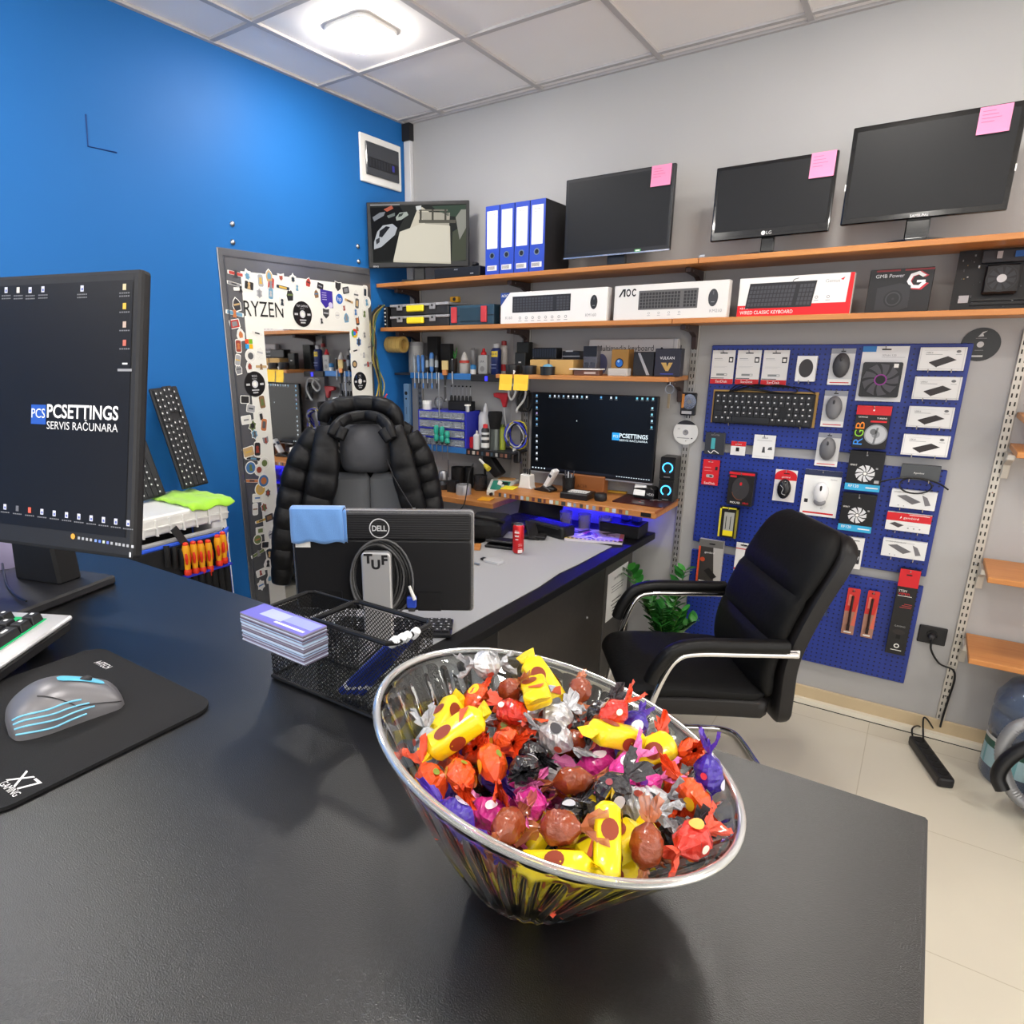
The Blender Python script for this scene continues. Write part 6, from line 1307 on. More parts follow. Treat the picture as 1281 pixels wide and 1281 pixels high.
for k, (tl, br) in enumerate((((892.2, 438.2), (916, 480.5)), ((923.7, 438.2), (948.2, 481.2)), ((956.3, 438.2), (982.7, 482.4)))):
    hang('flash_drive_pack', ('leftmost', 'middle', 'rightmost')[k]+' of three white and red flash drive packs on the upper pegboard', 'flash drive', tl, br, .002, WCARD, sandisk, 'flash drive packs')
def mouse3(t, x, z, r, d, mat, y, name='mouse', wheel=True):
    m = MB(mat); m.ball((x, y-d*.5, z), r, n=18, sc=(1, d/r*.9, 1.6)); q = m.build(name, t, smooth=True)
    if wheel: MB(M('3c3c40', .4)).ball((x, y-d*1.3, z+r*.8), r*.16, n=8, sc=(1, 1, 2)).build('scroll_wheel', q)
    return q
MCB = M('e8eaec', .1, alpha=.35)
def _mb(m, w, h, y, t): m.disc(w*.5, h*.52, w*.36, y, M('3a3638', .5), 28, rz=h*.36)
hang('mouse_box', 'white box with a dark round mouse picture on the upper pegboard', 'mouse', (997.9, 445.2), (1018.3, 477.5), .03, M('ecebea', .5), _mb, hookdn=True)
def blister(lab, tl, br, body, extra=None, base=.03):
    def dr(m, w, h, y, t):
        m.rect(0, w, 0, h*.16, y, M('f0eeec', .5)); m.rect(w*.1, w*.9, h*.05, h*.075, y-.0004, RCARD)
        m.rect(0, w, h*.86, h, y, M('9a9ca4', .2)); m.rect(w*.4, w*.6, h*.91, h*.94, y-.0004, BLACK)
        q = mouse3(t, w*.5, h*.54, w*.36, .028, body, y); 
        if extra: extra(m, w, h, y, t)
    return hang('mouse_blister', lab, 'mouse', tl, br, .003, M('d4d4d6', .4), dr, 'grey mouse blisters', pn='card_print')
blister('uppermost of three grey mouse blisters, with the darkest mouse', (1041, 436), (1064.1, 481.8), M('4a4a4e', .4))
blister('middle of three grey mouse blisters, with a plain light grey mouse', (1032.5, 488.5), (1054.2, 534.8), M('7c7c80', .4))
blister('lowest of three grey mouse blisters, across the gap between the pegboards', (1024.5, 541), (1046.6, 584.3), M('6a6a6e', .4))
# keyboard on a cardboard sheet
def _kb(m, w, h, y, t):
    m.rect(w*.06, w*.075, h*.85, h*.9, y, INK)
a = at(893, 487.1, 'y', YP-.02); b = at(1017.5, 535.3, 'y', YP-.02)
t = hang('keyboard_card', 'brown cardboard sheet holding a black keyboard on the upper pegboard', 'cardboard', (893, 487.1), (1018.3, 535.3), .003, M('b08c50', .65), _kb, hook=False)
kw = b.x-a.x; p = at(889.8, 528.7, 'y', YP-.035)
q = keyboard('keyboard', 'black wired keyboard hanging on the upper pegboard', kw*.965, .145, (0, 0, 0), (0, 0, 0), th=.014)
q.matrix_world = Matrix.Translation((p.x, YP-.017, p.z)) @ Matrix.Rotation(PI/2, 4, 'X')
for x in (.08, kw*.87): MB(HOOKM).tube([(x, -.006, -.012), (x, -.006, .026), (x, .004, .03)], .002, 6).build('hook', q)
cb = thing('keyboard_cable', 'coiled black cable lying on top of the hanging keyboard', 'cable', (p.x, YP-.026, p.z+.15))
for k in range(3): MB(BLACK).tube(smooth_pts([(.06, 0, -.01), (.10+.02*k, -.004*k, .028-.005*k), (.18, -.004, .018+.006*k), (.26, -.002, .03-.004*k), (.33, -.003, .02), (.345, 0, .002), (.28, -.004*k, -.003), (.15, -.003, .006+.003*k), (.08, 0, .0)], 5), .0028, 6).build('loop', cb, smooth=True)
MB(BLACK).tube(smooth_pts([(.33, -.004, .024), (.38, -.003, .016), (.42, 0, -.002)], 5), .0025, 6).build('lead', cb, smooth=True)
def _drk(m, w, h, y, t):
    m.rect(w*.32, w*.52, h*.25, h*.75, y, M('4aa8b0', .3)); m.text('ADAPTER', w*.5, h*.86, h*.06, y, GREYINK, al='C', maxw=w*.8); m.tube(smooth_pts([(w*.2, y, h*.15), (w*.35, y, h*.05), (w*.5, y, h*.18), (w*.75, y, h*.06)], 4), .002, 5, WHITE)
hang('adapter_bag', 'dark grey blister with a teal adapter at the left edge of the upper pegboard', 'adapter', (883.3, 540.5), (904.9, 569.5), .012, M('3a3c42', .3), _drk)
def _rw(m, w, h, y, t): m.rect(0, w, h*.66, h, y, RCARD); m.text('gembird', w*.5, h*.76, h*.09, y-.0004, WHITE, al='C', maxw=w*.8); m.rect(w*.36, w*.58, h*.28, h*.56, y, BLACK)
hang('card_reader_pack', 'tiny red and white pack between the dark blister and the white bag', 'card reader', (915.2, 551.6), (931.6, 570.2), .003, WCARD, _rw)
def _wb(m, w, h, y, t):
    m.text('ASUS', w*.5, h*.85, h*.07, y, INK, al='C'); m.rect(w*.15, w*.85, h*.76, h*.775, y, GREYINK); m.poly([(w*.42, h*.25), (w*.58, h*.25), (w*.54, h*.5), (w*.46, h*.5)], y, M('4a4a4e', .4)); m.poly([(w*.68, h*.38), (w*.9, h*.38), (w*.86, h*.52), (w*.72, h*.48)], y, M('5a5a5e', .4)); m.rect(w*.1, w*.8, h*.08, h*.1, y, LIGHTGREY)
hang('dongle_bag', 'white bag with small black pictures under the hanging keyboard', 'dongle', (944.2, 543.5), (967.2, 574.6), .004, M('e6e6e6', .35), _wb)
# fans
def fanpic(m, x, z, r, y, blade, ring=None, n=9, hub=.3, hubm=None, sq=None):
    if sq: m.poly(m.rrect(x-r*1.08, x+r*1.08, z-r*1.08, z+r*1.08, r*.12), y, sq)
    if ring: m.disc(x, z, r*1.02, y-.0004, ring, 36)
    for k in range(n):
        a = 2*PI*k/n; P = []
        for i in range(5): q = hub+(1-hub)*i/4; w_ = a+.5*q; P.append((x+r*q*math.cos(w_), z+r*q*math.sin(w_)))
        for i in range(4, -1, -1): q = hub+(1-hub)*i/4; w_ = a+.5*q+.5; P.append((x+r*q*math.cos(w_), z+r*q*math.sin(w_)))
        m.poly(P, y-.0008, blade)
    m.disc(x, z, r*hub, y-.0012, hubm or BLACK, 24)
def _xfan(m, w, h, y, t):
    m.rect(0, w*.3, h*.9, h, y, M('2a7ac0', .4)); m.rect(w*.42, w*.62, h*.93, h*.955, y, BLACK); m.text('XFAN 120', w*.44, h*.82, h*.035, y, GREYINK, maxw=w*.48); m.rect(w*.44, w*.94, h*.8, h*.805, y, GREYINK)
    f = MB(); fanpic(f, w*.5, h*.4, w*.40, y-.022, M('4c4a50', .35), M('1c1c20', .4), hub=.3, sq=M('26262a', .4)); f.disc(w*.5, h*.4, w*.14, y-.0245, M('8a2a8a', .3), 24, r0=w*.11); f.rect(w*.74, w*.84, h*.62, h*.69, y-.0245, WHITE); f.build('fan_face', t)
    f = MB(M('222226', .4)); f.box(w*.08, w*.92, y-.0215, y+.0002, h*.4-w*.43, h*.4+w*.43); f.build('fan_frame', t, bevel=.003); m.rect(w*.2, w*.75, h*.07, h*.12, y, LIGHTGREY)
hang('fan_pack', 'large white blister pack with a black case fan on the upper pegboard', 'fan', (1080.3, 433.3), (1126, 503), .003, M('e6e5e6', .45), _xfan, pn='card_print')
def _rgb(m, w, h, y, t):
    m.rect(0, w, h*.79, h, y, RCARD); m.text('TURBINE', w*.62, h*.7, h*.035, y, WHITE, maxw=w*.3); m.text('RAMPAGE', w*.08, h*.72, h*.03, y, WHITE, maxw=w*.35); m.rect(w*.45, w*.92, h*.62, h*.66, y, RCARD); m.disc(w*.5, h*.9, h*.02, y-.0004, WHITE)
    m.disc(w*.66, h*.34, w*.34, y, M('8a8c90', .35), 30); m.disc(w*.66, h*.34, w*.3, y-.0004, M('b4b6ba', .35), 30, r0=w*.12); m.disc(w*.58, h*.4, w*.1, y-.0008, M('6a6c70', .35), 16); m.poly([(w*.6, h*.1), (w*.66, h*.1), (w*.72, h*.5), (w*.66, h*.5)], y-.0008, M('6e7074', .35))
    for ch, z, c in (('R', .08, '3a8ae0'), ('G', .27, '8ac83a'), ('B', .46, 'e8862a')):
        m.T = Matrix.Translation((w*.17, y-.0012, h*(z+.08))) @ Matrix.Rotation(-PI/2, 4, 'Y'); m.text(ch, 0, -w*.13, w*.26, 0, M(c, .4), al='C', w=h*.16); m.T = Matrix()
hang('cooler_box', 'black and red box with rainbow RGB letters under the large fan pack', 'cooler', (1073.1, 507), (1107, 562.6), .05, M('1c1a1c', .4), _rgb)
def _sp(m, w, h, y, t):
    m.text('SPIRIT', w*.06, h*.62, h*.04, y, WHITE, maxw=w*.3); fanpic(m, w*.52, h*.44, w*.28, y, M('d8d8da', .4), None, n=9, hub=.25); m.disc(w*.52, h*.44, w*.05, y-.0016, WHITE, 12); m.rect(w*.8, w*.86, h*.56, h*.6, y, GREYINK)
    m.rect(0, w, 0, h*.17, y, M('38a8d8', .45)); m.text('RF120', w*.1, h*.07, h*.07, y-.0004, WHITE, w=w*.3); m.rect(w*.6, w*.95, h*.07, h*.1, y-.0004, WHITE); m.disc(w*.5, h*.9, h*.02, y, GREYINK)
hang('fan_box', 'upper of two black fan boxes with a white fan and light blue stripe', 'fan', (1064, 563), (1099.6, 616.1), .03, M('18181b', .4), _sp, 'black fan boxes')
hang('fan_box', 'lower of two black fan boxes with a white fan and light blue stripe', 'fan', (1055, 616), (1089, 667.5), .03, M('18181b', .4), _sp, 'black fan boxes')
def _wf(m, w, h, y, t):
    m.text('T', w*.55, h*.85, h*.07, y, INK, al='C'); m.rect(w*.35, w*.8, h*.9, h*.92, y, INK); m.disc(w*.2, h*.72, w*.1, y, M('2a8ad0', .4)); fanpic(m, w*.55, h*.4, w*.34, y, M('d8d8da', .4), M('202024', .4), n=7, hub=.25, sq=M('2a2a2e', .4)); m.rect(w*.1, w*.5, h*.06, h*.09, y, GREYINK)
hang('fan_pack', 'white blister with a small fan half hidden by the armchair back', 'fan', (1053, 670.5), (1075.2, 712.8), .02, WCARD, _wf)
# drive enclosure boxes
def _hd(m, w, h, y, t):
    m.poly([(w*.24, h*.36), (w*.42, h*.16), (w*.82, h*.46), (w*.62, h*.62)], y, M('2c2628', .4)); m.poly([(w*.24, h*.36), (w*.42, h*.16), (w*.42, h*.13), (w*.24, h*.33)], y-.0004, M('4a4446', .4)); m.text('USB3.0', w*.14, h*.74, h*.06, y, INK, maxw=w*.28); m.rect(w*.14, w*.5, h*.68, h*.7, y, GREYINK); m.rect(w*.1, w*.6, h*.86, h*.87, y, LIGHTGREY); m.disc(w*.83, h*.82, w*.05, y, M('6a6a6c', .4), 14, rz=h*.06); m.rect(w*.78, w*.9, h*.68, h*.7, y, GREYINK); m.rect(0, w, h*.06, h*.08, y, LIGHTGREY); m.rect(w*.03, w*.04, 0, h, y, LIGHTGREY); m.rect(w*.95, w*.965, 0, h, y, LIGHTGREY)
for k, (tl, br) in enumerate((((1152, 434.5), (1205, 463.9)), ((1145, 471), (1198.8, 500.7)), ((1137.7, 508), (1189.8, 536.6)), ((1130.9, 543), (1184.4, 572.5)))):
    hang('drive_case_box', ('uppermost', 'second from top', 'third from top', 'lowest')[k]+' of four white drive case boxes at the right of the upper pegboard', 'drive case', tl, br, .025, M('e6e5e4', .45), _hd, 'white drive case boxes', hookdn=True)
def _gb(m, w, h, y, t): m.text('gembird', w*.38, h*.42, h*.1, y, WHITE, maxw=w*.3); m.poly([(w*.33, h*.42), (w*.37, h*.46), (w*.36, h*.54)], y, WHITE)
hang('drive_case', 'dark grey box with a small white logo on top of the middle pegboard', 'drive case', (1128.6, 580.5), (1174.3, 603), .03, M('4a4d50', .4), _gb, hookdn=True)
def _en(m, w, h, y, t):
    m.rect(w*.08, w*.72, h*.86, h*.88, y, GREYINK); m.text('2.5 HDD ENCLOSURE', w*.05, h*.84, h*.07, y-.0004, M('7a7a7c', .5), maxw=w*.7); m.poly([(w*.13, h*.66), (w*.33, h*.74), (w*.68, h*.42), (w*.5, h*.24)], y, M('6a686c', .4)); m.poly([(w*.68, h*.8), (w*.8, h*.68), (w*.9, h*.28), (w*.78, h*.22)], y, M('77757a', .4)); m.disc(w*.2, h*.14, w*.015, y, GREYINK, 10); m.disc(w*.32, h*.12, w*.015, y, GREYINK, 10)
hang('drive_case_box', 'white box with grey plates and a black cable loop on the middle pegboard', 'drive case', (1116.1, 611.5), (1168.7, 639.7), .025, M('e4e4e4', .45), _en, 'white boxes with grey plates', hookdn=True)
hang('drive_case_box', 'white box with grey plates at the bottom right of the middle pegboard', 'drive case', (1105.3, 673), (1156.2, 702.2), .025, M('e4e4e4', .45), _en, 'white boxes with grey plates', hookdn=True)
def _gr(m, w, h, y, t):
    m.rect(0, w, h*.55, h, y, RCARD); m.text('gembird', w*.38, h*.7, h*.12, y-.0004, WHITE, w=w*.34); m.poly([(w*.3, h*.68), (w*.34, h*.74), (w*.33, h*.84), (w*.31, h*.78)], y-.0004, WHITE); m.rect(w*.5, w*.95, h*.92, h*.95, y-.0004, WHITE); m.poly([(w*.09, h*.36), (w*.2, h*.47), (w*.42, h*.34), (w*.3, h*.18)], y, M('4a4448', .4)); m.rect(w*.5, w*.75, h*.32, h*.34, y, LIGHTGREY)
    for k in range(3): m.disc(w*(.52+.13*k), h*.2, w*.02, y, GREYINK, 10)
hang('drive_case_box', 'red and white drive case box on the middle pegboard', 'drive case', (1110.5, 639.8), (1161.9, 668.7), .025, M('e6e5e4', .45), _gr, hookdn=True)
p = at(1145, 609, 'y', -.1); t = thing('cable_loop', 'black cable looped over the white box under the dark grey box', 'cable', (p.x, -.075, p.z)); MB(BLACK).tube([(.055*math.cos(2*PI*k/24), -.006*math.sin(4*PI*k/24), .032*math.sin(2*PI*k/24)) for k in range(24)], .0032, 6, closed=True).build('loop', t, smooth=True); MB(BLACK).tube(smooth_pts([(-.13, 0, .0), (-.08, -.004, .02), (0, -.006, .034), (.07, -.003, .02), (.11, 0, -.004)], 5), .0035, 6).build('lead', t, smooth=True); MB(M('c8c8cc', .3, .7)).box(-.145, -.128, -.005, .005, -.006, .006).build('plug', t)
# middle board, left half
def _rs(m, w, h, y, t): m.text('SanDisk', w*.5, h*.03, h*.09, y, WHITE, al='C', maxw=w*.85); m.poly(m.rrect(w*.25, w*.7, h*.3, h*.42, h*.04), y, M('b8b4b4', .4)); m.rect(w*.45, w*.62, h*.33, h*.39, y-.0004, INK); m.rect(w*.76, w*.9, h*.6, h*.74, y, INK); m.rect(w*.1, w*.5, h*.68, h*.7, y, M('e8a8a8', .5)); m.rect(w*.1, w*.6, h*.56, h*.57, y, M('e8a8a8', .5)); m.rect(w*.3, w*.6, h*.9, h*.92, y, M('f0d0d0', .5))
hang('flash_drive_pack', 'all red flash drive pack at the top left of the middle pegboard', 'flash drive', (880.3, 574.2), (897.5, 607.8), .003, M('d8242e', .4), _rs)
def _bm(m, w, h, y, t):
    m.rect(0, w, h*.93, h, y, RCARD); m.rect(w*.05, w*.3, h*.84, h*.9, y, RCARD); m.disc(w*.5, h*.52, w*.34, y, M('3a383a', .35), 28, rz=h*.34); m.disc(w*.5, h*.66, w*.05, y-.0004, RCARD, 10, rz=h*.05); m.disc(w*.5, h*.5, w*.34, y-.0004, M('7a4a34', .4), 24, rz=h*.34, r0=w*.32, a0=PI*1.1, a1=PI*1.6); m.text('MOUSE', w*.15, h*.05, h*.06, y, WHITE, maxw=w*.45); m.text('PRO', w*.65, h*.05, h*.06, y, RCARD, maxw=w*.25)
hang('mouse_box', 'black and red mouse box at the left of the middle pegboard', 'mouse', (912.8, 589.8), (939.6, 634.3), .05, M('1f1d1e', .4), _bm)
def _rm(m, w, h, y, t):
    m.poly([(w*(.5+.5*math.cos(a)), h*.8+h*.2*math.sin(a)) for a in [PI*k/12 for k in range(13)]]+[(0, h*.68), (w, h*.68)], y, RCARD); m.text('gembird', w*.5, h*.75, h*.05, y-.0004, WHITE, al='C'); m.rect(w*.38, w*.64, h*.87, h*.9, y-.0004, BLACK)
    q = mouse3(t, w*.5, h*.42, w*.32, .025, M('1c1c20', .25), y); f = MB(M('a8a8ac', .4)); f.tube(smooth_pts([(w*.35, y-.034, h*.55), (w*.5, y-.036, h*.45), (w*.45, y-.034, h*.3), (w*.62, y-.03, h*.25)], 4), .0015, 5); f.build('pattern', q)
hang('mouse_blister', 'red and white blister with a patterned black mouse on the middle pegboard', 'mouse', (970.9, 586.7), (992.7, 628.8), .003, M('e6e2e0', .4), _rm, pn='card_print')
def _gm(m, w, h, y, t):
    m.rect(0, w, h*.88, h, y, M('3a3f58', .2)); m.text('Genius', w*.72, h*.8, h*.03, y, GREYINK); m.rect(w*.08, w*.92, h*.05, h*.085, y, RCARD); m.rect(w*.08, w*.18, h*.28, h*.36, y, INK); m.disc(w*.58, h*.18, w*.03, y, GREYINK, 12, r0=w*.02)
    q = mouse3(t, w*.52, h*.53, w*.21, .03, M('e8e8ea', .25), y, wheel=False); MB(M('8a8a8e', .3)).ball((w*.52, y-.02, h*.34), w*.17, n=14, sc=(1, .5, .8)).build('rear_shell', q, smooth=True); MB(BLACK).box(w*.49, w*.55, y-.042, y-.036, h*.58, h*.7).build('scroll_wheel', q, bevel=.003)
hang('mouse_blister', 'large blister with a white mouse on the middle pegboard', 'mouse', (1008, 586.5), (1045, 648.4), .004, M('eeeeec', .35), _gm, pn='card_print')
def _yb(m, w, h, y, t):
    m.rect(0, w, h*.95, h, y, M('e8d83a', .4)); m.rect(0, w*.1, 0, h, y, M('d8c83a', .4)); m.rect(w*.88, w, 0, h, y, M('8a8028', .4)); m.rect(w*.26, w*.8, h*.24, h*.84, y, M('a8a8a0', .3)); m.rect(w*.26, w*.8, h*.06, h*.24, y, M('f0dc28', .4))
    for x in (.38, .62): m.rect(w*(x-.02), w*(x+.02), h*.28, h*.7, y-.0004, INK); m.disc(w*(x+.02), h*.72, w*.05, y-.0004, GREYINK, 12)
hang('earphone_box', 'black and yellow earphone box at the left of the middle pegboard', 'earphones', (901.4, 633.5), (920.1, 674.1), .03, M('1e1c18', .4), _yb)
def _ug(m, w, h, y, t):
    m.rect(0, w, h*.84, h, y, M('6a6866', .3)); m.rect(w*.42, w*.66, h*.9, h*.93, y-.0004, BLACK); m.rect(0, w*.08, 0, h*.84, y, M('d8502a', .4)); m.poly([(w*.08, 0), (w*.75, 0), (w*.6, h*.84), (w*.08, h*.84)], y, M('3a3634', .4)); m.text('gembird', w*.26, h*.7, h*.04, y-.0004, WHITE, w=w*.4); m.poly([(w*.3, h*.3), (w*.5, h*.38), (w*.85, h*.2), (w*.65, h*.12)], y-.0004, M('1c1a1a', .4)); m.rect(w*.12, w*.5, h*.05, h*.07, y-.0004, WHITE); m.disc(w*.2, h*.55, w*.1, y-.0004, M('c84a2a', .4), 12)
hang('adapter_box', 'grey and orange box at the top left of the lower pegboard', 'adapter', (875.5, 673.5), (899.5, 733.5), .02, M('b4b0ac', .4), _ug)
def _wv(m, w, h, y, t): m.disc(w*.5, h*.92, w*.25, y, BLACK, 20, rz=h*.03); m.rect(0, w*.7, h*.78, h*.81, y, RCARD); m.rect(0, w, h*.06, h*.12, y, RCARD)
hang('cable_pack', 'white blister half hidden behind the left side of the armchair back', 'cable', (921.7, 678), (937, 717), .003, WCARD, _wv)
hang('label_card', 'small white card just above the armchair back on the middle pegboard', 'card', (1015, 656.5), (1034, 667), .003, WCARD, lambda m, w, h, y, t: m.rect(w*.1, w*.6, h*.4, h*.5, y, GREYINK))
hang('screw_pack', 'small clear bag of parts beside the armchair back on the lower pegboard', 'parts', (1022, 748), (1034, 771), .004, M('4a5a8a', .2, alpha=.6), lambda m, w, h, y, t: [m.disc(w*.5, h*(.15+.12*k), w*.2, y, M('2a2a2e', .4), 8) for k in range(4)] and None)
# red cable packs, black box with a red top
def _rc(m, w, h, y, t):
    m.rect(0, w, 0, h*.5, y, M('a87a68', .4)); m.poly([(w*.65, h*.2), (w, h*.2), (w, h*.75)], y-.0003, M('d86a54', .4)); m.rect(w*.18, w*.42, h*.62, h*.86, y-.0003, M('e8806e', .4)); m.rect(w*.34, w*.6, h*.93, h*.95, y-.0003, BLACK); m.rect(w*.2, w*.8, h*.03, h*.06, y-.0003, WHITE)
    c = MB(M('2a1614', .4)); c.tube([(w*.5, y-.005, h*.84), (w*.48, y-.006, h*.5), (w*.5, y-.005, h*.22)], .005, 8); c.box(w*.36, w*.62, y-.012, y-.001, h*.1, h*.22); c.build('cable', t)
hang('cable_pack', 'left of two narrow red cable packs on the lower pegboard', 'cable', (1061.5, 734.8), (1067, 794.5), .003, M('d03430', .4), _rc, 'red cable packs', rad=.006)
hang('cable_pack', 'right of two narrow red cable packs on the lower pegboard', 'cable', (1086.5, 738.2), (1090.5, 799), .003, M('d03430', .4), _rc, 'red cable packs', rad=.006)
def _bb(m, w, h, y, t):
    m.rect(0, w, h*.8, h, y, RCARD); m.rect(w*.34, w*.62, h*.93, h*.945, y-.0004, BLACK); m.text('STEN', w*.1, h*.74, h*.025, y, WHITE, maxw=w*.4); m.text('VIPER', w*.1, h*.705, h*.025, y, RCARD, w=w*.6); m.rect(w*.1, w*.8, h*.69, h*.696, y, WHITE)
    for k in range(3): m.rect(w*(.5-.1*k), w*.88, h*(.6-.02*k), h*(.605-.02*k), y, M('c84a4a', .4))
    m.text('GAMING', w*.5, h*.33, h*.018, y, GREYINK, al='C'); m.disc(w*.5, h*.27, w*.32, y, M('2c2626', .4), 24, rz=h*.03); m.rect(w*.4, w*.62, h*.19, h*.24, y, MATTEBLK); m.disc(w*.52, h*.105, w*.14, y, WHITE, 24); m.disc(w*.52, h*.105, w*.09, y-.0004, M('2a2a2c', .4), 6); m.rect(w*.25, w*.8, h*.05, h*.058, y, WHITE)
hang('headset_box', 'tall black box with a red top at the right of the lower pegboard', 'headset', (1127, 711), (1131, 821), .025, M('1b1a1b', .4), _bb)
p = at(1224, 431, 'y', -.004); t = thing('optical_disc', 'black optical disc stuck on the wall right of the upper pegboard', 'disc', (p.x+.006, -.0012, p.z)); m = MB(M('17171a', .3)); m.T = Matrix.Rotation(PI/2, 4, 'X'); m.lathe([(.0001, 0), (.062, 0), (.062, .0012), (.0001, .0012)], 40); m.build('plate', t)
m = MB(LIGHTGREY); m.disc(0, 0, .011, -.0018, n=20); m.poly([(-.012, .028), (.0, .046), (.014, .05), (.002, .04), (.006, .03)], -.0018); m.rect(-.018, .016, .022, .0235, -.0018, GREYINK); m.rect(-.02, .014, -.046, -.04, -.0018); m.rect(-.014, .012, -.022, -.0205, -.0018, GREYINK); m.build('print', t)
# ------------------------------------------------------------------ right hand shelves and floor things
for lab, z in (('topmost small wooden shelf right of the pale rail', at(1272, 530, 'y', -.3).z+.02), ('second small wooden shelf right of the pale rail', at(1262, 572, 'y', -.3).z+.02), ('third wooden shelf right of the pale rail, at desk height', .838), ('lowest wooden shelf right of the pale rail, above the water bottle', .508)):
    shelf(2.975, 3.9, z, lab, d=.29, th=.021)
for z in (1.27, .815, .485): bracket(2.978, z, 'pale bracket under a wooden shelf on the right rail, %s' % {1.27: 'upper', .815: 'middle', .485: 'lowest'}[z], .12, M('c4bfb6', .4, .4))
a = at(1151, 780, 'y', 0); b = at(1181.5, 808, 'y', 0)
t = thing('wall_socket', 'black wall socket with a plug right of the lower pegboard', 'socket', (a.x, -.0005, b.z)); w, h = b.x-a.x, a.z-b.z
MB(M('17171a', .4)).box(0, w, -.01, 0, 0, h).build('plate', t, bevel=.003); m = MB(M('0e0e10', .4)); m.T = Matrix.Translation((w*.5, -.0105, h*.52)) @ Matrix.Rotation(PI/2, 4, 'X'); m.lathe([(.021, 0), (.021, .004), (.018, .004), (.017, .001), (.0001, .001)], 24); m.build('socket_well', t)
S0 = Vector((a.x+w*.5, -.012, b.z+h*.45))
t = thing('power_cable', 'black cable from the wall socket down the pale rail to the floor', 'cable', S0)
MB(M('2a2a2e', .4)).lathe([(.016, 0), (.013, .02), (.006, .026)], 14).build('plug', t).rotation_euler = (PI/2, 0, 0)
Pw = [Vector((S0.x, -.035, S0.z)), Vector((S0.x+.005, -.04, S0.z-.05)), at(1175, 830, 'y', -.03), at(1192, 838, 'y', -.03), at(1194, 850, 'y', -.025), at(1188, 870, 'y', -.025), at(1180, 895, 'y', -.03), at(1176, 910, 'y', -.05)]
MB(BLACK).tube([p_-S0 for p_ in smooth_pts(Pw, 6)], .004, 8).build('cord', t, smooth=True)
pa = at(1145, 926, 'z', .02); pb = at(1184, 981, 'z', .02); ang = math.atan2(pb.y-pa.y, pb.x-pa.x); ln = (pb-pa).xy.length
t = thing('power_strip', 'black power strip lying on the tile floor near the water bottle', 'power strip', (pa.x, pa.y, .001), (0, 0, ang))
MB(M('17171a', .4)).box(0, ln, -.028, .028, 0, .042).build('body', t, bevel=.01, seg=2)
for k in range(6): m = MB(M('0a0a0c', .5)); m.T = Matrix.Translation((.035+k*(ln-.06)/5.4, 0, .0425)) @ Matrix.Rotation(.8, 4, 'Z'); m.lathe([(.019, 0), (.019, .0015), (.0001, .0012)], 18); m.build('socket', t)
t = thing('strip_cables', 'thin black cables running between the power strip and the wall', 'cable', pa)
for P in ([at(1142, 923, 'z', .03), at(1141, 912, 'z', .06), at(1148, 908, 'z', .04), at(1155, 912, 'z', .01)], [at(1155, 927, 'z', .045), at(1155, 900, 'y', -.06), at(1160, 900, 'y', -.05), at(1170, 915, 'z', .02), at(1181, 926, 'z', .006), at(1205, 930, 'z', .006), at(1228, 938, 'z', .006)]):
    MB(BLACK).tube([p_-pa for p_ in smooth_pts(P, 6)], .0035, 8).build('cord', t, smooth=True)
# water bottle
t = thing('water_bottle', 'large blue tinted water bottle on the floor under the right shelves', 'bottle', (3.225, -.20, 0))
MWB = M('5a6a86', .08, alpha=.62, coat=.4); r = .135
MB(MWB).lathe([(.0001, .004), (r*.9, 0), (r, .02), (r, .12), (r*.95, .13), (r*.95, .2), (r, .21), (r, .28), (r*.92, .295), (r, .31), (r*.98, .35), (r*.75, .41), (r*.35, .44), (r*.22, .455), (r*.22, .475), (.0001, .475)], 36).build('bottle', t, smooth=True)
m = MB(); n = 20
for (z0, z1, c) in ((.07, .15, 'a8c8d0'), (.15, .18, '2c5a4a'), (.18, .195, 'd8d8d4')):
    for k in range(n):
        a0 = PI+.1+k*.09; a1 = a0+.09; q = r*1.012; m.add([(q*math.cos(a0), q*math.sin(a0), z0), (q*math.cos(a1), q*math.sin(a1), z0), (q*math.cos(a1), q*math.sin(a1), z1), (q*math.cos(a0), q*math.sin(a0), z1)], [(0, 1, 2, 3)], M(c if not (c == 'a8c8d0' and k % 5 == 2) else '78b0b8', .5))
m.build('label', t)
# vacuum cleaner, mostly outside the picture: hose loops at the edge
t = thing('vacuum_cleaner', 'vacuum cleaner with a grey hose and black handle at the right picture edge', 'vacuum cleaner', (3.42, -.52, 0))
MB(M('3a3c44', .35)).lathe([(.0001, .03), (.15, .03), (.17, .06), (.17, .2), (.14, .3), (.06, .34), (.0001, .345)], 28).build('body', t, smooth=True)
for w_ in (0, 2.1, 4.2): MB(BLACK).ball((.13*math.cos(w_), .13*math.sin(w_), .025), .025, n=12).build('wheel', t, smooth=True)
O = t.location
G = [at(1292, 903, 'y', -.42), at(1268, 912, 'y', -.43), at(1254, 935, 'y', -.44), at(1256, 965, 'y', -.45), at(1268, 992, 'y', -.46), at(1290, 1012, 'y', -.47)]
P = smooth_pts(G, 14); MB(M('8e8f92', .35, .3)).tube([p_-O for p_ in P], [.021+.002*(i % 2) for i in range(len(P))], 12).build('hose', t, smooth=True)
G = [at(1300, 930, 'y', -.46), at(1275, 940, 'y', -.47), at(1256, 955, 'y', -.48), at(1248, 972, 'y', -.49), at(1254, 988, 'y', -.5)]
MB(M('161618', .4)).tube([p_-O for p_ in smooth_pts(G, 6)], .024, 12).build('handle', t, smooth=True)
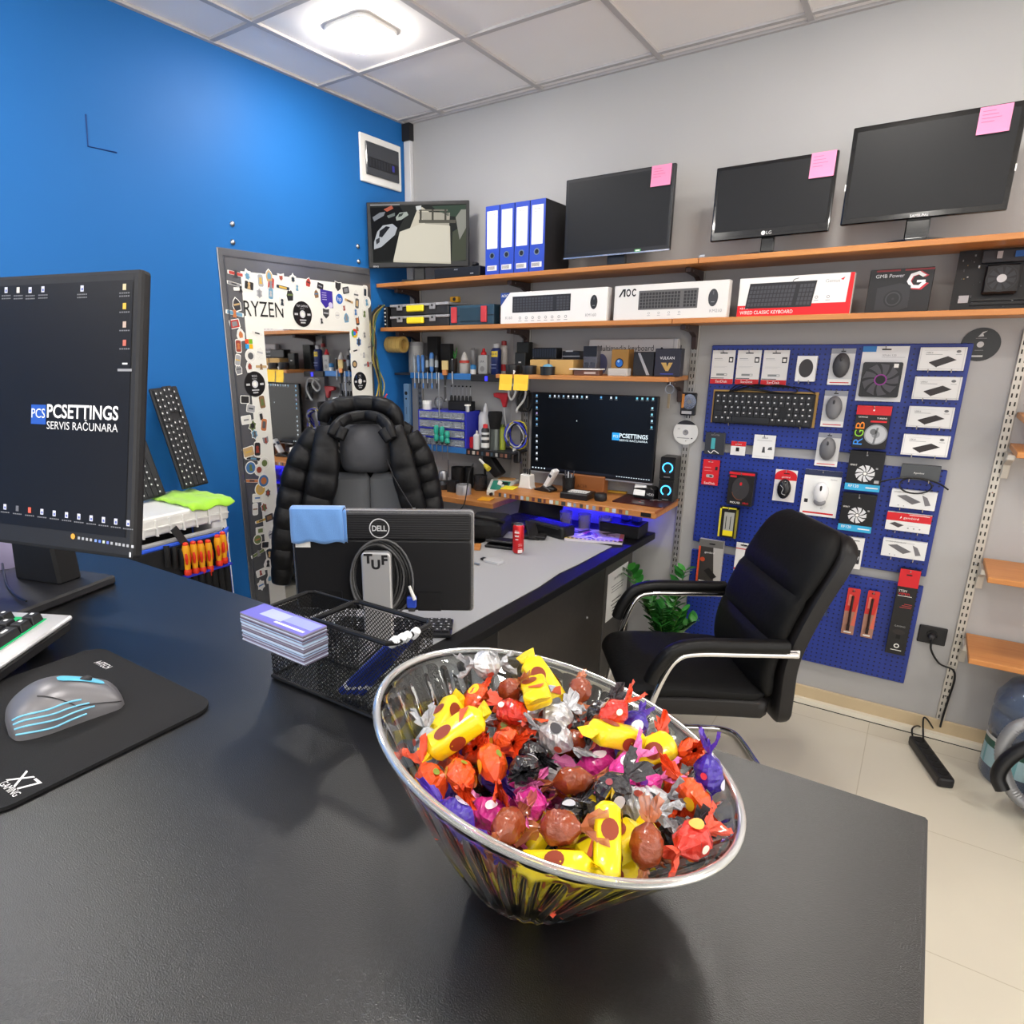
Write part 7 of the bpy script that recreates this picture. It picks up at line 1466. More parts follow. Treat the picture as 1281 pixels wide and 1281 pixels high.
# ================================================================== the counter in front
ZK = 1.30
def _ctr(nt, b, N, L):
    tc = N('TexCoord'); n1 = N('TexNoise'); n1.inputs['Scale'].default_value = 420; n1.inputs['Detail'].default_value = 2
    n2 = N('TexNoise'); n2.inputs['Scale'].default_value = 1100; n2.inputs['Detail'].default_value = 1
    for n in (n1, n2): L(tc.outputs['Object'], n.inputs['Vector'])
    cr = N('ValToRGB'); cr.color_ramp.elements[0].position = .35; cr.color_ramp.elements[0].color = rgb('060607'); cr.color_ramp.elements[1].position = .75; cr.color_ramp.elements[1].color = rgb('161618')
    L(n1.outputs['Fac'], cr.inputs['Fac']); L(cr.outputs['Color'], b.inputs['Base Color'])
    bp = N('Bump'); bp.inputs['Strength'].default_value = .35; bp.inputs['Distance'].default_value = .0008; L(n2.outputs['Fac'], bp.inputs['Height']); L(bp.outputs['Normal'], b.inputs['Normal'])
    b.inputs['Roughness'].default_value = .31; b.inputs['Specular IOR Level'].default_value = .8
MCTR = nodemat('black_grained_laminate', _ctr)
t = thing('counter', 'black grained counter in the foreground', 'counter', (0, 0, 0))
MB(MCTR).box(.75, 2.74, -3.38, -2.732, ZK-.036, ZK).build('countertop', t, bevel=.002)
MB(M('d8d6d2', .5)).box(2.66, 2.70, -3.3, -2.78, 0, ZK-.037).build('side_panel', t)
MB(M('2a2a2c', .5)).box(.78, 2.655, -2.82, -2.79, 0, ZK-.037).build('front_panel', t)
# near monitor
A17 = math.radians(15.5); P = CAM+ray(166, 703)*.79; ex = Vector((math.cos(A17), math.sin(A17), 0)); wM, hM, zM = .552, .345, P.z
c0 = P-ex*(wM/2)+Vector((-ex.y, ex.x, 0))*.012
t, R0 = monitor('monitor', 'large near monitor on the counter showing a dark desktop with a white logo', wM, hM, (c0.x, c0.y, ZK), A17, zM-ZK, (.012, .012, .013, .026), frame=M('1a1a1d', .5), screen=M('0c0c11', .4, spec=.3), stand=None, tilt=math.radians(12.5), th=.004)
m = MB(M('3a3a3e', .5)); m.T = R0; m.box(-wM/2+.035, wM/2-.035, .0121, .036, .03, hM-.03); m.build('back_housing', t, bevel=.004)
MB(M('17171a', .5)).slab([(-.055, .012), (.038, .012), (.026, .20), (-.04, .20)], .07, .11).build('neck', t, bevel=.004)
MB(M('2c2c30', .5)).box(-.11, .077, -.06, .135, 0, .014).build('base', t, bevel=.003)
def E2(h, e=.9): return M(h, .5, emit=e)
m = MB(); m.T = R0; Y0 = -.0132
def ico(u, v, c, lines=2, s=1., e=.8):
    x, z = onplane(u, v, t, R0); m.rect(x-.0026*s, x+.0026*s, z-.0036*s, z+.0036*s, Y0, E2(c, e)); 
    if c == 'd8d8e8': m.rect(x-.001*s, x+.0018*s, z-.0024*s, z+.0006*s, Y0-.0002, E2('6a7ac8', .6))
    for k in range(lines): [m.rect(x-.0075*s+q*.0033, x-.0075*s+q*.0033+.0024, z-.0078*s-.0036*k, z-.0063*s-.0036*k, Y0, E2('9a9aa0', .4)) for q in range(5)]
for u, v, c in ((8, 363, 'd8d8e8'), (23, 363, 'e0d8d0'), (38, 363, 'd8d8e8'), (54, 362, 'd8d8e8'), (103, 361, 'd8d8e8')): ico(u, v, c)
for v, c, n in ((359, 'd8c8a0', 2), (383, 'e0b840', 1), (406, 'c8b0a0', 1), (429, 'c86a5a', 1)): ico(156, v, c, n)
x, z = onplane(156.5, 455, t, R0); m.rect(x-.004, x+.004, z-.001, z+.001, Y0, E2('e8e8e8', .8)); m.rect(x-.011, x+.011, z-.009, z-.006, Y0, E2('b0b0b4', .5))
for k in range(11):
    u = 6.5+k*15.4; v = 634+k*2.05; ico(u, v, ('d8d8e8', '6a6a70', 'd8604a')[0 if k not in (1, 2) else k], 1)
x, z = onplane(91.5, 671, t, R0); m.disc(x, z, .0036, Y0, E2('e8a840', .8), 14)
for k, u in enumerate((99, 104, 109, 114, 120, 125, 130, 135, 140, 146, 150, 155, 160, 166)): x, z = onplane(u, 673+.16*(u-99), t, R0); m.rect(x-.0019, x+.0019, z-.0017, z+.0017, Y0, E2(['b8b8bc', 'b8b8bc', 'b8b8bc', 'b8b8bc', '8aa8e8', '6a8ae8', 'd8e8d0', '7a8ae0', 'b8b8bc', 'b8b8bc', 'b8b8bc', 'b8b8bc', 'b8b8bc', 'd8d8dc'][k], .7))
a = onplane(39.5, 506, t, R0); b = onplane(57.5, 531, t, R0); m.rect(a[0], b[0], b[1], a[1], Y0, E2('1f5ac0', .7)); m.text('PCS', (a[0]+b[0])/2, b[1]+.008, .0115, Y0-.0004, E2('e8e8ec', 1.), al='C', w=(b[0]-a[0])*.9)
c1 = onplane(59, 523, t, R0); c2 = onplane(148, 527, t, R0); hT = onplane(59, 507, t, R0)[1]-c1[1]
m.text('PCSETTINGS', c1[0], c1[1]+.001, hT, Y0, E2('eceaea', 1.), bold=.018, w=c2[0]-c1[0]); m.text('SERVIS RAČUNARA', c1[0], c1[1]-.0135, .0095, Y0, E2('e0dede', .9), w=c2[0]-c1[0])
m.build('desktop_picture', t)
m = MB(M('e8e8ea', .5, emit=1.)); m.T = R0; x, z = onplane(163, 694, t, R0); m.rect(x-.0012, x+.0012, z-.003, z+.003, Y0); m.build('power_light', t)
# night lamp behind the monitor stand
p = at(10, 708, 'z', ZK); t = thing('night_lamp', 'blue glowing white lamp behind the near monitor stand', 'lamp', (p.x-.02, p.y+.005, ZK)); MB(M('b8b0d8', .4)).lathe([(.04, 0), (.043, .02), (.04, .05), (.03, .062), (.0001, .062)], 28).build('body', t, smooth=True); MB(M('3428e0', .4, emit=2.2)).lathe([(.03, .062), (.024, .09), (.016, .105), (.0001, .107)], 24).build('glowing_top', t, smooth=True)
MB(BLACK).tube([q-t.location for q in smooth_pts([at(3, 705, 'z', ZK+.03), at(8, 730, 'z', ZK+.018), at(20, 745, 'z', ZK+.018), at(33, 752, 'z', ZK+.018)], 6)], .0016, 6).build('cord', t, smooth=True)
# near keyboard
K0 = at(91, 769, 'z', ZK+.036); TK = math.radians(27)
t = thing('keyboard', 'silver keyboard with black keys and green glow at the left edge of the counter', 'keyboard', (K0.x, K0.y, ZK), (0, 0, TK))
def kz(y): return .036+(-y)*-.10            # falls towards the front
TKm = Matrix(((1, 0, 0, 0), (0, 1, 0, 0), (0, .10, 1, .036), (0, 0, 0, 1)))
m = MB(M('d4d4d8', .35, .4)); m.T = TKm; m.box(-.44, 0, -.135, 0, -.006, 0); m.build('top_plate', t, bevel=.002)
m = MB(M('1c1c1f', .5)); m.T = TKm; m.box(-.438, -.002, -.133, -.002, -.02, -.0062); m.build('bottom_shell', t, bevel=.003)
for x in (-.05, -.4): m = MB(M('1a1a1c', .6)); m.box(x-.012, x+.012, -.02, -.008, 0, .016); m.build('foot', t)
m = MB(M('1fc878', .4, emit=.55)); m.T = TKm; m.box(-.425, -.024, -.122, -.014, .0002, .001); m.build('green_glow', t)
kc = MB(M('232326', .35)); lg = MB(M('e8e8ea', .5)); 
for r_ in range(6):
    for c in range(21):
        x1 = -.026-c*.0192; y1 = -.016-r_*.0178; w_ = .0182; d_ = .0168
        if c == 0 and r_ in (2, 4): d_ = .0346
        if c == 0 and r_ in (3, 5): continue
        if r_ == 0 and c in (1, 6, 11): continue
        if c in (4, 5, 6) and r_ == 3: continue
        if c in (4, 6) and r_ == 4: continue
        kc.T = TKm; b_ = .0024
        kc.add([(x1-w_, y1-d_, .0012), (x1, y1-d_, .0012), (x1, y1, .0012), (x1-w_, y1, .0012), (x1-w_+b_, y1-d_+b_, .0105), (x1-b_, y1-d_+b_, .0105), (x1-b_, y1-b_*.6, .0105), (x1-w_+b_, y1-b_*.6, .0105)], [(4, 5, 6, 7), (0, 1, 5, 4), (1, 2, 6, 5), (2, 3, 7, 6), (3, 0, 4, 7)])
        lg.T = TKm; lg.add([(x1-w_*.62, y1-d_*.5, .0107), (x1-w_*.4, y1-d_*.5, .0107), (x1-w_*.4, y1-d_*.25, .0107), (x1-w_*.62, y1-d_*.25, .0107)], [(0, 1, 2, 3)])
kc.build('keys', t, bevel=.0006); lg.build('key_legends', t)
# mouse pad
t = thing('mouse_pad', 'black mouse pad with white lettering on the counter', 'mouse pad', (1.912, -3.152, ZK))
m = MB(M('111114', .85, bump=(900, .2))); m.prism(m.rrect(0, .236, 0, .206, .022, 6), .0005, .0035); m.build('mat', t)
FL = Matrix.Rotation(-PI/2, 4, 'X')
m = MB(M('e8e8ea', .6)); L0 = Vector((1.912, -3.152, ZK))
def padtext(s, u, v, h, w):
    p = at(u, v, 'z', ZK+.004)-L0; m.T = Matrix.Translation((p.x, p.y, .0039)) @ FL; m.text(s, 0, 0, h, 0, w=w)
padtext('X7', 7, 975, .0155, .03); padtext('GAMING', -2, 981, .006, .028); padtext('A4TECH', 117, 829, .008, .027)
m.T = Matrix(); m.build('lettering', t)
# grey gaming mouse
pr0, pr1 = at(6, 900, 'z', ZK+.015), at(148, 862, 'z', ZK+.012); am = math.atan2(pr1.y-pr0.y, pr1.x-pr0.x); LM = min(.125, (pr1-pr0).xy.length)
t = thing('computer_mouse', 'grey mouse with light blue lines on the black mouse pad', 'mouse', (pr0.x, pr0.y, ZK+.0035), (0, 0, am))
prof = [(0, .012, .008), (.04, .026, .018), (.14, .032, .028), (.3, .034, .036), (.48, .032, .037), (.66, .030, .031), (.82, .029, .023), (.94, .027, .015), (1, .020, .007)]
pp = smooth_pts([(a, b, c) for a, b, c in prof], 5); m = MB(M('77767a', .38, .3)); st = []; vs = []; n = 24; fs = []
def mo(f, w, h, k):
    a = PI*k/(n-1); return (f*LM, -w*math.copysign(abs(math.cos(a))**.8, math.cos(a)), h*abs(math.sin(a))**.75)
for f, w, h in pp:
    for k in range(n): vs.append(mo(f, w, h, k))
N_ = len(pp)
for i in range(N_-1):
    for k in range(n-1): fs.append((i*n+k, (i+1)*n+k, (i+1)*n+k+1, i*n+k+1))
    fs.append((i*n+n-1, (i+1)*n+n-1, (i+1)*n, i*n))
fs += [tuple(range(n)), tuple(range(N_*n-1, (N_-1)*n-1, -1))]
m.add(vs, fs); m.build('shell', t, smooth=True)
def msurf(f, a, off=.0006):
    for i in range(N_-1):
        if pp[i+1][0] >= f: break
    q0, q1 = pp[i], pp[i+1]; s_ = (f-q0[0])/max(1e-6, q1[0]-q0[0]); w = q0[1]+(q1[1]-q0[1])*s_; h = q0[2]+(q1[2]-q0[2])*s_
    ca, sa = math.cos(a), math.sin(a); return Vector((f*LM, -(w+off)*math.copysign(abs(ca)**.8, ca), (h+off)*abs(sa)**.75))
MLB = M('7ac8e8', .3)
for a0, a1, a2, f1 in ((.95, .55, .6, .62), (.72, .38, .45, .68), (.48, .22, .32, .72), (.22, .08, .14, .64)):
    P = [msurf(.05+(f1-.05)*i/14, a0+(a1-a0)*math.sin(PI*.5*min(1, i/8))+(a2-a1)*max(0, (i-8)/6)) for i in range(15)]; MB(MLB).tube(P, .0009, 6).build('blue_line', t, smooth=True)
m = MB(M('6ac4e8', .25)); P = []; vs = []
for i in range(11):
    f = .48+.4*i/10; wv = .13 if 0 < i < 10 else .06
    vs += [msurf(f, PI/2-wv, .001), msurf(f, PI/2+wv, .001)]
m.add(vs, [(2*i, 2*i+2, 2*i+3, 2*i+1) for i in range(10)]); m.build('blue_strip', t)
p = msurf(.72, PI/2); MB(M('2c2c30', .5)).ball((p.x, p.y, p.z), .004, n=12, sc=(1.6, .8, 1)).build('scroll_wheel', t, smooth=True)
P = [msurf(.28+.69*i/14, 1.15-.75*min(1, i/6)) for i in range(15)]; MB(M('2a2a2e', .5)).tube(P, .0006, 5).build('seam', t)
# ------------------------------------------------------------------ mesh organizer, cards, pens
XA, XB, XD, YF_, YB_, ZO = 2.146, 2.322, 2.218, -2.874, -2.812, 1.387
def _mesh(nt, b, N, L):
    tc = N('TexCoord'); sp = N('SeparateXYZ'); L(tc.outputs['Object'], sp.inputs[0])
    ad = N('Math'); ad.operation = 'ADD'; L(sp.outputs['X'], ad.inputs[0]); L(sp.outputs['Y'], ad.inputs[1])
    def band(op):
        a = N('Math'); a.operation = op; L(ad.outputs[0], a.inputs[0]); L(sp.outputs['Z'], a.inputs[1])
        s = N('Math'); s.operation = 'MULTIPLY'; s.inputs[1].default_value = 210; L(a.outputs[0], s.inputs[0])
        f = N('Math'); f.operation = 'FRACT'; L(s.outputs[0], f.inputs[0]); g = N('Math'); g.operation = 'GREATER_THAN'; g.inputs[1].default_value = .30; L(f.outputs[0], g.inputs[0]); return g
    g1, g2 = band('ADD'), band('SUBTRACT'); mu = N('Math'); mu.operation = 'MULTIPLY'; L(g1.outputs[0], mu.inputs[0]); L(g2.outputs[0], mu.inputs[1])
    iv = N('Math'); iv.operation = 'SUBTRACT'; iv.inputs[0].default_value = 1; L(mu.outputs[0], iv.inputs[1]); L(iv.outputs[0], b.inputs['Alpha'])
    b.inputs['Base Color'].default_value = rgb('060607'); b.inputs['Roughness'].default_value = .4
MMESH = nodemat('black_wire_mesh', _mesh)
t = thing('desk_organizer', 'black wire mesh pen organizer on the counter behind the candy bowl', 'organizer', (0, 0, 0))
def wallm(x0, y0, x1, y1, z0, z1):
    m = MB(MMESH); e = .0006; dxx, dyy = x1-x0, y1-y0; l = math.hypot(dxx, dyy); nx_, ny_ = -dyy/l*e, dxx/l*e
    m.quad((x0, y0, z0), (x1, y1, z0), (x1, y1, z1), (x0, y0, z1)); return m.build('mesh_wall', t)
ZL_ = ZO-.004
for w in ((XA, YF_, XB, YF_, ZK+.003, ZL_), (XB, YF_, XB, YB_, ZK+.003, ZL_), (XB, YB_, XA, YB_, ZK+.003, ZL_), (XA, YB_, XA, YF_, ZK+.003, ZL_), (XD, YF_, XD, YB_, ZK+.003, ZL_)): wallm(*w)
m = MB(MMESH); m.quad((XA, YF_, ZK+.003), (XB, YF_, ZK+.003), (XB, YB_, ZK+.003), (XA, YB_, ZK+.003)); m.build('mesh_floor', t)
MWIRE = M('1a1a1c', .3, .3)
MB(MWIRE).tube([(XD, YF_, ZO), (XB-.006, YF_, ZO), (XB, YF_+.006, ZO), (XB, YB_-.006, ZO), (XB-.006, YB_, ZO), (XD+.006, YB_, ZO), (XD, YB_-.006, ZO), (XD, YF_+.006, ZO)], .0028, 8, closed=True).build('pen_cup_rim', t, smooth=True)
MB(MWIRE).tube([(XA+.006, YF_, ZO-.004), (XD-.006, YF_, ZO-.004), (XD-.004, YB_, ZO-.004), (XA+.006, YB_, ZO-.004), (XA, YB_-.006, ZO-.004), (XA, YF_+.006, ZO-.004)], .0024, 8, closed=True).build('card_tray_rim', t, smooth=True)
MB(MWIRE).tube([(XA, YF_, ZK+.003), (XB, YF_, ZK+.003), (XB, YB_, ZK+.003), (XA, YB_, ZK+.003)], .0025, 8, closed=True).build('base_wire', t)
MBP, MWP = M('1f3aa0', .35), M('e6e8ec', .35)
for k, (u, v) in enumerate(((497, 799), (505.5, 795.5), (512, 792.5), (523, 787.5))):
    e = at(u, v, 'z', ZO+.004); s_ = Vector((XD+.022+.006*k, YF_+.013+.003*k, ZK+.008)); d = (e-s_)
    q = thing('pen', ('leftmost', 'second', 'third', 'rightmost')[k]+' white-ended blue pen leaning in the mesh organizer', 'pen', s_, (0, 0, 0), 'blue pens in the mesh organizer')
    MB(MBP).cyl((0, 0, 0), d*.9, .0042, 12).build('barrel', q, smooth=True); MB(MWP).tube([d*.9, d*.95, d*.99, d*1.0], [.0044, .0048, .004, .001], 12).build('end_cap', q, smooth=True); MB(MWP).cyl(d*.1, d*.15, .0045, 12).build('band', q)
zc = 1.391; A_, B_, C_ = at(300, 766, 'z', zc), at(378, 796, 'z', zc), at(409, 789, 'z', zc)
ux = (B_-A_).normalized(); lx_ = (B_-A_).length; uy = (C_-B_); uy -= ux*uy.dot(ux); ly_ = max(.03, min(.055, uy.length)); uy.normalize()
t = thing('card_stack', 'stack of blue and white business cards lying on the mesh organizer', 'business cards', A_, (0, 0, math.atan2(ux.y, ux.x)))
cl = ['8a8498', '6a6478', 'c8d4e8', '9088a0', '5a5268', 'a8c0e0', '7a7288', 'b0b8d0', '5c5468', '8c84a0', 'c0cce0', '6a6278']
rs = random.Random(2); z = 0; m = MB(); hT_ = .031
for k in range(24): q = hT_/24; m.box(rs.uniform(-.001, .001), lx_+rs.uniform(-.001, .001), rs.uniform(-.0006, .0006), ly_+rs.uniform(-.0006, .0006), -q*(k+1)+.00005, -q*k, M(cl[k % 12] if k not in (7, 8, 15) else 'b8d0ea', .5))
o = m.build('cards', t); o['kind'] = 'stuff'
m = MB(M('6a66c0', .4)); m.box(0, lx_, 0, ly_, .0001, .0003); m.box(.02, lx_*.55, ly_*.3, ly_*.85, .0003, .0005, M('a8b0e0', .4)); m.box(lx_*.5, lx_*.95, ly_*.15, ly_*.25, .0003, .0005, M('d8dcf0', .4)); m.box(lx_*.55, lx_*.98, ly_*.4, ly_*.9, .0003, .0005, M('8c94d0', .4)); m.build('print', t)
# ------------------------------------------------------------------ glass bowl
RC, RR = Vector((2.523, -2.941, 1.40)), .121; NR = Vector((.2, .15, 1)).normalized(); BC, BR = Vector((2.52, -2.962, 1.30)), .037
def ring(tt, off, n, rib=0., nrib=34, z0=0.):
    c = BC.lerp(RC, tt)+Vector((0, 0, z0)); nn = Vector((0, 0, 1)).lerp(NR, tt).normalized(); e1 = nn.cross(Vector((0, 1, 0))).normalized(); e2 = nn.cross(e1); out = []
    for k in range(n):
        w = 2*PI*k/n; r = BR+(RR-BR)*(tt**.93)-off+rib*abs(math.cos(w*nrib/2))**1.5
        out.append(c+e1*(r*math.cos(w))+e2*(r*math.sin(w)))
    return out
t = thing('candy_bowl', 'slanted fluted glass bowl full of wrapped candies on the counter', 'bowl', BC)
n = 272; GL = M('f4f8f6', .015, trans=1., ior=1.47)
rings = [ring(0, .006, n, 0, z0=.0005), ring(0, .001, n, 0, z0=.0005), ring(0, 0, n, z0=.003)]
for i in range(1, 13): tt = i/14; rings.append(ring(tt, 0, n, -.0040*min(1, 4*tt)*(1 if tt < .86 else .5)))
rings += [ring(.93, -.0002, n), ring(.96, -.0004, n), ring(.985, .0004, n), ring(.988, .0020, n), ring(.97, .0038, n)]
for i in range(12, 0, -1): rings.append(ring(max(.1, i/13), .0042, n))
rings.append(ring(.1, .012, n))
vs = [p-BC for r_ in rings for p in r_]; fs = []
for i in range(len(rings)-1):
    for k in range(n): fs.append((i*n+k, i*n+(k+1) % n, (i+1)*n+(k+1) % n, (i+1)*n+k))
fs += [tuple(range(n-1, -1, -1)), tuple((len(rings)-1)*n+k for k in range(n))]
m = MB(GL); m.add(vs, fs); o = m.build('glass', t)
rm = MB(M('f4f8f6', .08, trans=.86, ior=1.45)); rm.tube([p-BC for p in ring(1.0, .0014, 96)], .0026, 12, closed=True); rm.build('rim', t, smooth=True)  # whitish, slightly opaque glass: the rim's bright highlight is put into its colour
for p in o.data.polygons: p.use_smooth = True
# ------------------------------------------------------------------ candies
CANDY = [(2.5311,-2.9476,1.3212,1.56,0.03,0.29,0),(2.557,-2.9271,1.3297,-1.97,-0.46,1.51,1),(2.5326,-2.9189,1.3258,2.13,0.21,-0.65,1),(2.508,-2.9338,1.324,-0.03,-2.84,1.41,0),(2.4915,-2.9665,1.3215,0.02,0.02,1.51,1),(2.5137,-2.9872,1.3218,-0.03,-0.01,-1.33,0),(2.5485,-2.9706,1.3212,1.54,-0.01,-1.24,0),(2.53,-2.9365,1.3408,0.49,3.12,-0.3,1),(2.5389,-2.9006,1.339,1.17,-0.48,2.09,0),(2.5061,-2.9154,1.3396,0.06,-0.95,-1.63,0),(2.4825,-2.9362,1.3295,-2.65,0.72,0.16,1),(2.4931,-2.9927,1.3364,-2.71,0.01,-0.67,1),(2.5413,-2.9986,1.3297,0.32,2.19,-0.78,1),(2.5616,-2.9551,1.332,-1.3,1.31,-0.98,1),(2.5294,-2.9695,1.3311,-1.42,-0.85,1.63,1),(2.5157,-2.886,1.3485,-0.31,0.66,-1.82,1),(2.4799,-2.9182,1.3415,0.46,0.64,0.11,1),(2.473,-2.9656,1.3385,-0.71,0.5,1.41,0),(2.5192,-3.0038,1.3445,-1.06,-0.99,2.16,0),(2.5675,-2.9793,1.3381,-0.65,0.24,-2.29,1),(2.571,-2.934,1.3427,-1.98,0.95,-0.87,1),(2.5182,-2.9521,1.3481,-0.73,-0.78,0.25,0),(2.4954,-2.8932,1.3507,2.02,-0.59,1.36,0),(2.4639,-2.9522,1.3531,-0.5,0.26,1.51,1),(2.4949,-2.9972,1.3545,0.03,0.37,-2.13,0),(2.5382,-2.9891,1.3468,-0.7,-0.63,-0.23,0),(2.5875,-2.9505,1.3479,0.85,-0.12,1.36,0),(2.573,-2.9039,1.3492,1.43,-0.62,1.01,0),(2.5448,-2.9297,1.355,0.17,0.47,1.69,0),(2.4527,-2.9318,1.3682,0.63,0.51,-1.4,0),(2.4781,-2.9839,1.3577,-0.61,2.81,1.01,0),(2.5379,-3.005,1.3619,-0.1,-0.93,1.13,0),(2.5816,-2.9858,1.3542,0.86,2.75,0.62,0),(2.5918,-2.9225,1.3543,-0.54,0.33,2.39,0),(2.5542,-2.8964,1.3557,-1.01,0.21,1.2,1),(2.4847,-2.9328,1.356,1.52,-0.66,2.52,0),(2.4566,-2.97,1.3685,-0.62,-0.34,2.11,1),(2.4974,-3.018,1.3716,1.97,-0.34,-0.53,0),(2.5644,-3.0071,1.3592,0.78,2.55,0.07,0),(2.5641,-2.9531,1.3623,-1.54,0.66,0.68,1),(2.5752,-2.9133,1.3687,0.16,-0.61,0.44,0),(2.5384,-2.8852,1.3611,-1.37,0.5,1.4,0),(2.5463,-2.9622,1.3517,-2.32,-0.08,-0.97,0),(2.4781,-2.992,1.3758,1.58,-0.69,2.13,0),(2.5309,-3.0214,1.3691,0.71,0.43,2.93,0),(2.5672,-2.9781,1.3635,-0.8,-0.2,0.79,0),(2.5859,-2.9311,1.3714,-1.54,-0.6,0.32,0),(2.5669,-2.8676,1.3682,1.31,-0.55,1.63,0),(2.4973,-2.92,1.3634,-1.77,0.14,2.34,0),(2.5077,-2.9764,1.3412,-1.84,-0.22,-0.72,0),(2.5123,-3.0034,1.378,0.76,3.12,-0.34,1),(2.5356,-2.9743,1.3614,-0.58,2.51,-0.31,0),(2.6072,-2.9438,1.3664,1.05,-0.66,0.43,0),(2.5683,-2.8903,1.3767,-2.52,-0.56,0.59,0),(2.5206,-2.8616,1.3691,0.88,3.05,0.28,0),(2.4738,-2.898,1.3619,-2.36,0.04,-2.2,0),(2.5419,-2.9479,1.3743,-0.29,2.9,0.67,0),(2.5181,-2.9779,1.37,0.66,0.47,-1.65,0),(2.5968,-2.9673,1.3681,0.27,0.24,2.6,0),(2.5923,-2.8961,1.3634,0.6,0.12,-1.12,0),(2.5479,-2.8568,1.3719,1.71,0.63,-1.5,0),(2.4975,-2.878,1.3725,2.91,-0.15,-0.63,1),(2.4762,-2.9474,1.3707,2.79,0.42,-0.5,0),(2.4908,-2.9545,1.3462,0.64,-2.33,1,0),(2.583,-2.9875,1.3769,-0.09,-0.34,0.94,0),(2.6082,-2.9184,1.3783,-1.18,0.32,-0.49,1),(2.5444,-2.9199,1.375,1.09,-0.2,0.44,0),(2.518,-2.901,1.359,-1.54,-0.72,1.76,0),(2.4584,-2.8994,1.3758,-0.7,0.05,1.04,0),(2.4489,-2.9806,1.3879,-2.51,0.77,-0.64,0),(2.583,-2.9496,1.3802,-1.2,0.05,-3.03,0),(2.62,-2.9611,1.3818,-2.39,-0.02,1.25,1),(2.5934,-2.8743,1.3798,0.76,-0.69,-1.1,0),(2.5508,-2.8723,1.3835,-0.1,0.63,-1.95,1),(2.4714,-2.8611,1.3902,-0.5,-0.73,2.98,1),(2.4419,-2.9145,1.391,0.6,0.37,-1.57,1),(2.473,-3.0103,1.3873,-0.57,-2.67,-0.44,0),(2.4359,-2.8898,1.4073,0.94,0.18,1.09,1),(2.5509,-2.9046,1.3932,0.09,-2.75,0.98,0),(2.5271,-2.8739,1.3861,-1.92,-0.59,1.1,1),(2.4563,-2.8924,1.3953,1.76,2.52,-0.33,0),(2.4768,-2.9697,1.3879,-0.74,0.78,2.3,0),(2.4959,-2.9732,1.3774,2.3,-0.44,-0.77,0),(2.6111,-2.8953,1.3819,1.81,-1.83,-0.99,0),(2.5662,-2.9257,1.3833,-2.08,-0.35,1.41,0),(2.5404,-2.8856,1.3956,-1.59,0.63,-2.07,1),(2.4842,-2.8954,1.3832,-0.16,-2.67,-1.26,1),(2.4395,-2.9498,1.3881,1.03,-0.18,1.79,0),(2.5073,-3.0314,1.3918,1.16,-0.17,2.96,1),(2.5655,-3.0199,1.3786,2.14,-0.32,0.21,0),(2.5055,-2.9612,1.3631,0.61,0.41,-1.7,0),(2.5198,-2.9091,1.3769,1.08,0.55,-2.14,0),(2.4799,-2.9237,1.3801,-3.09,-0.04,-0.17,1),(2.491,-3.004,1.3956,2.13,-0.17,-0.86,0),(2.5369,-3.0255,1.394,-1.49,0.08,1.57,0),(2.5553,-2.983,1.383,0.84,-0.06,-1.47,0),(2.5202,-2.9324,1.3641,1.32,0.71,1.26,0),(2.5172,-2.9283,1.3914,0.68,-0.41,-2.9,0),(2.5055,-2.903,1.391,0.71,-0.14,1.42,0),(2.5078,-2.9449,1.3842,0.66,0.43,2.44,0),(2.5026,-2.9869,1.3998,-1.21,0.38,-0.77,1),(2.5604,-3.0077,1.3934,-0.84,2.8,0.18,0),(2.6045,-2.9875,1.3868,2.09,1.13,-1.34,0),(2.5462,-2.9614,1.3894,1.16,0.19,-2.58,1),(2.4999,-2.8531,1.3881,-2.52,0.39,-1.22,0),(2.4801,-2.9253,1.3974,-3.09,-0.04,-0.28,0),(2.4714,-2.982,1.407,0.04,0.55,-2.25,1),(2.5331,-2.9913,1.3858,2,-0.51,-1.29,0),(2.5738,-2.9663,1.3973,-0.82,2.66,1.2,1),(2.4588,-2.9468,1.3912,0.54,-0.32,-1.64,0),(2.487,-2.9022,1.4051,-0.34,0.2,2.17,0),(2.4919,-2.952,1.3916,-0.88,2.65,-0.65,0),(2.5219,-2.9801,1.3986,-2.76,-0.51,-1.1,0),(2.5883,-3.0035,1.3904,-1.55,0.6,-1.14,0)]
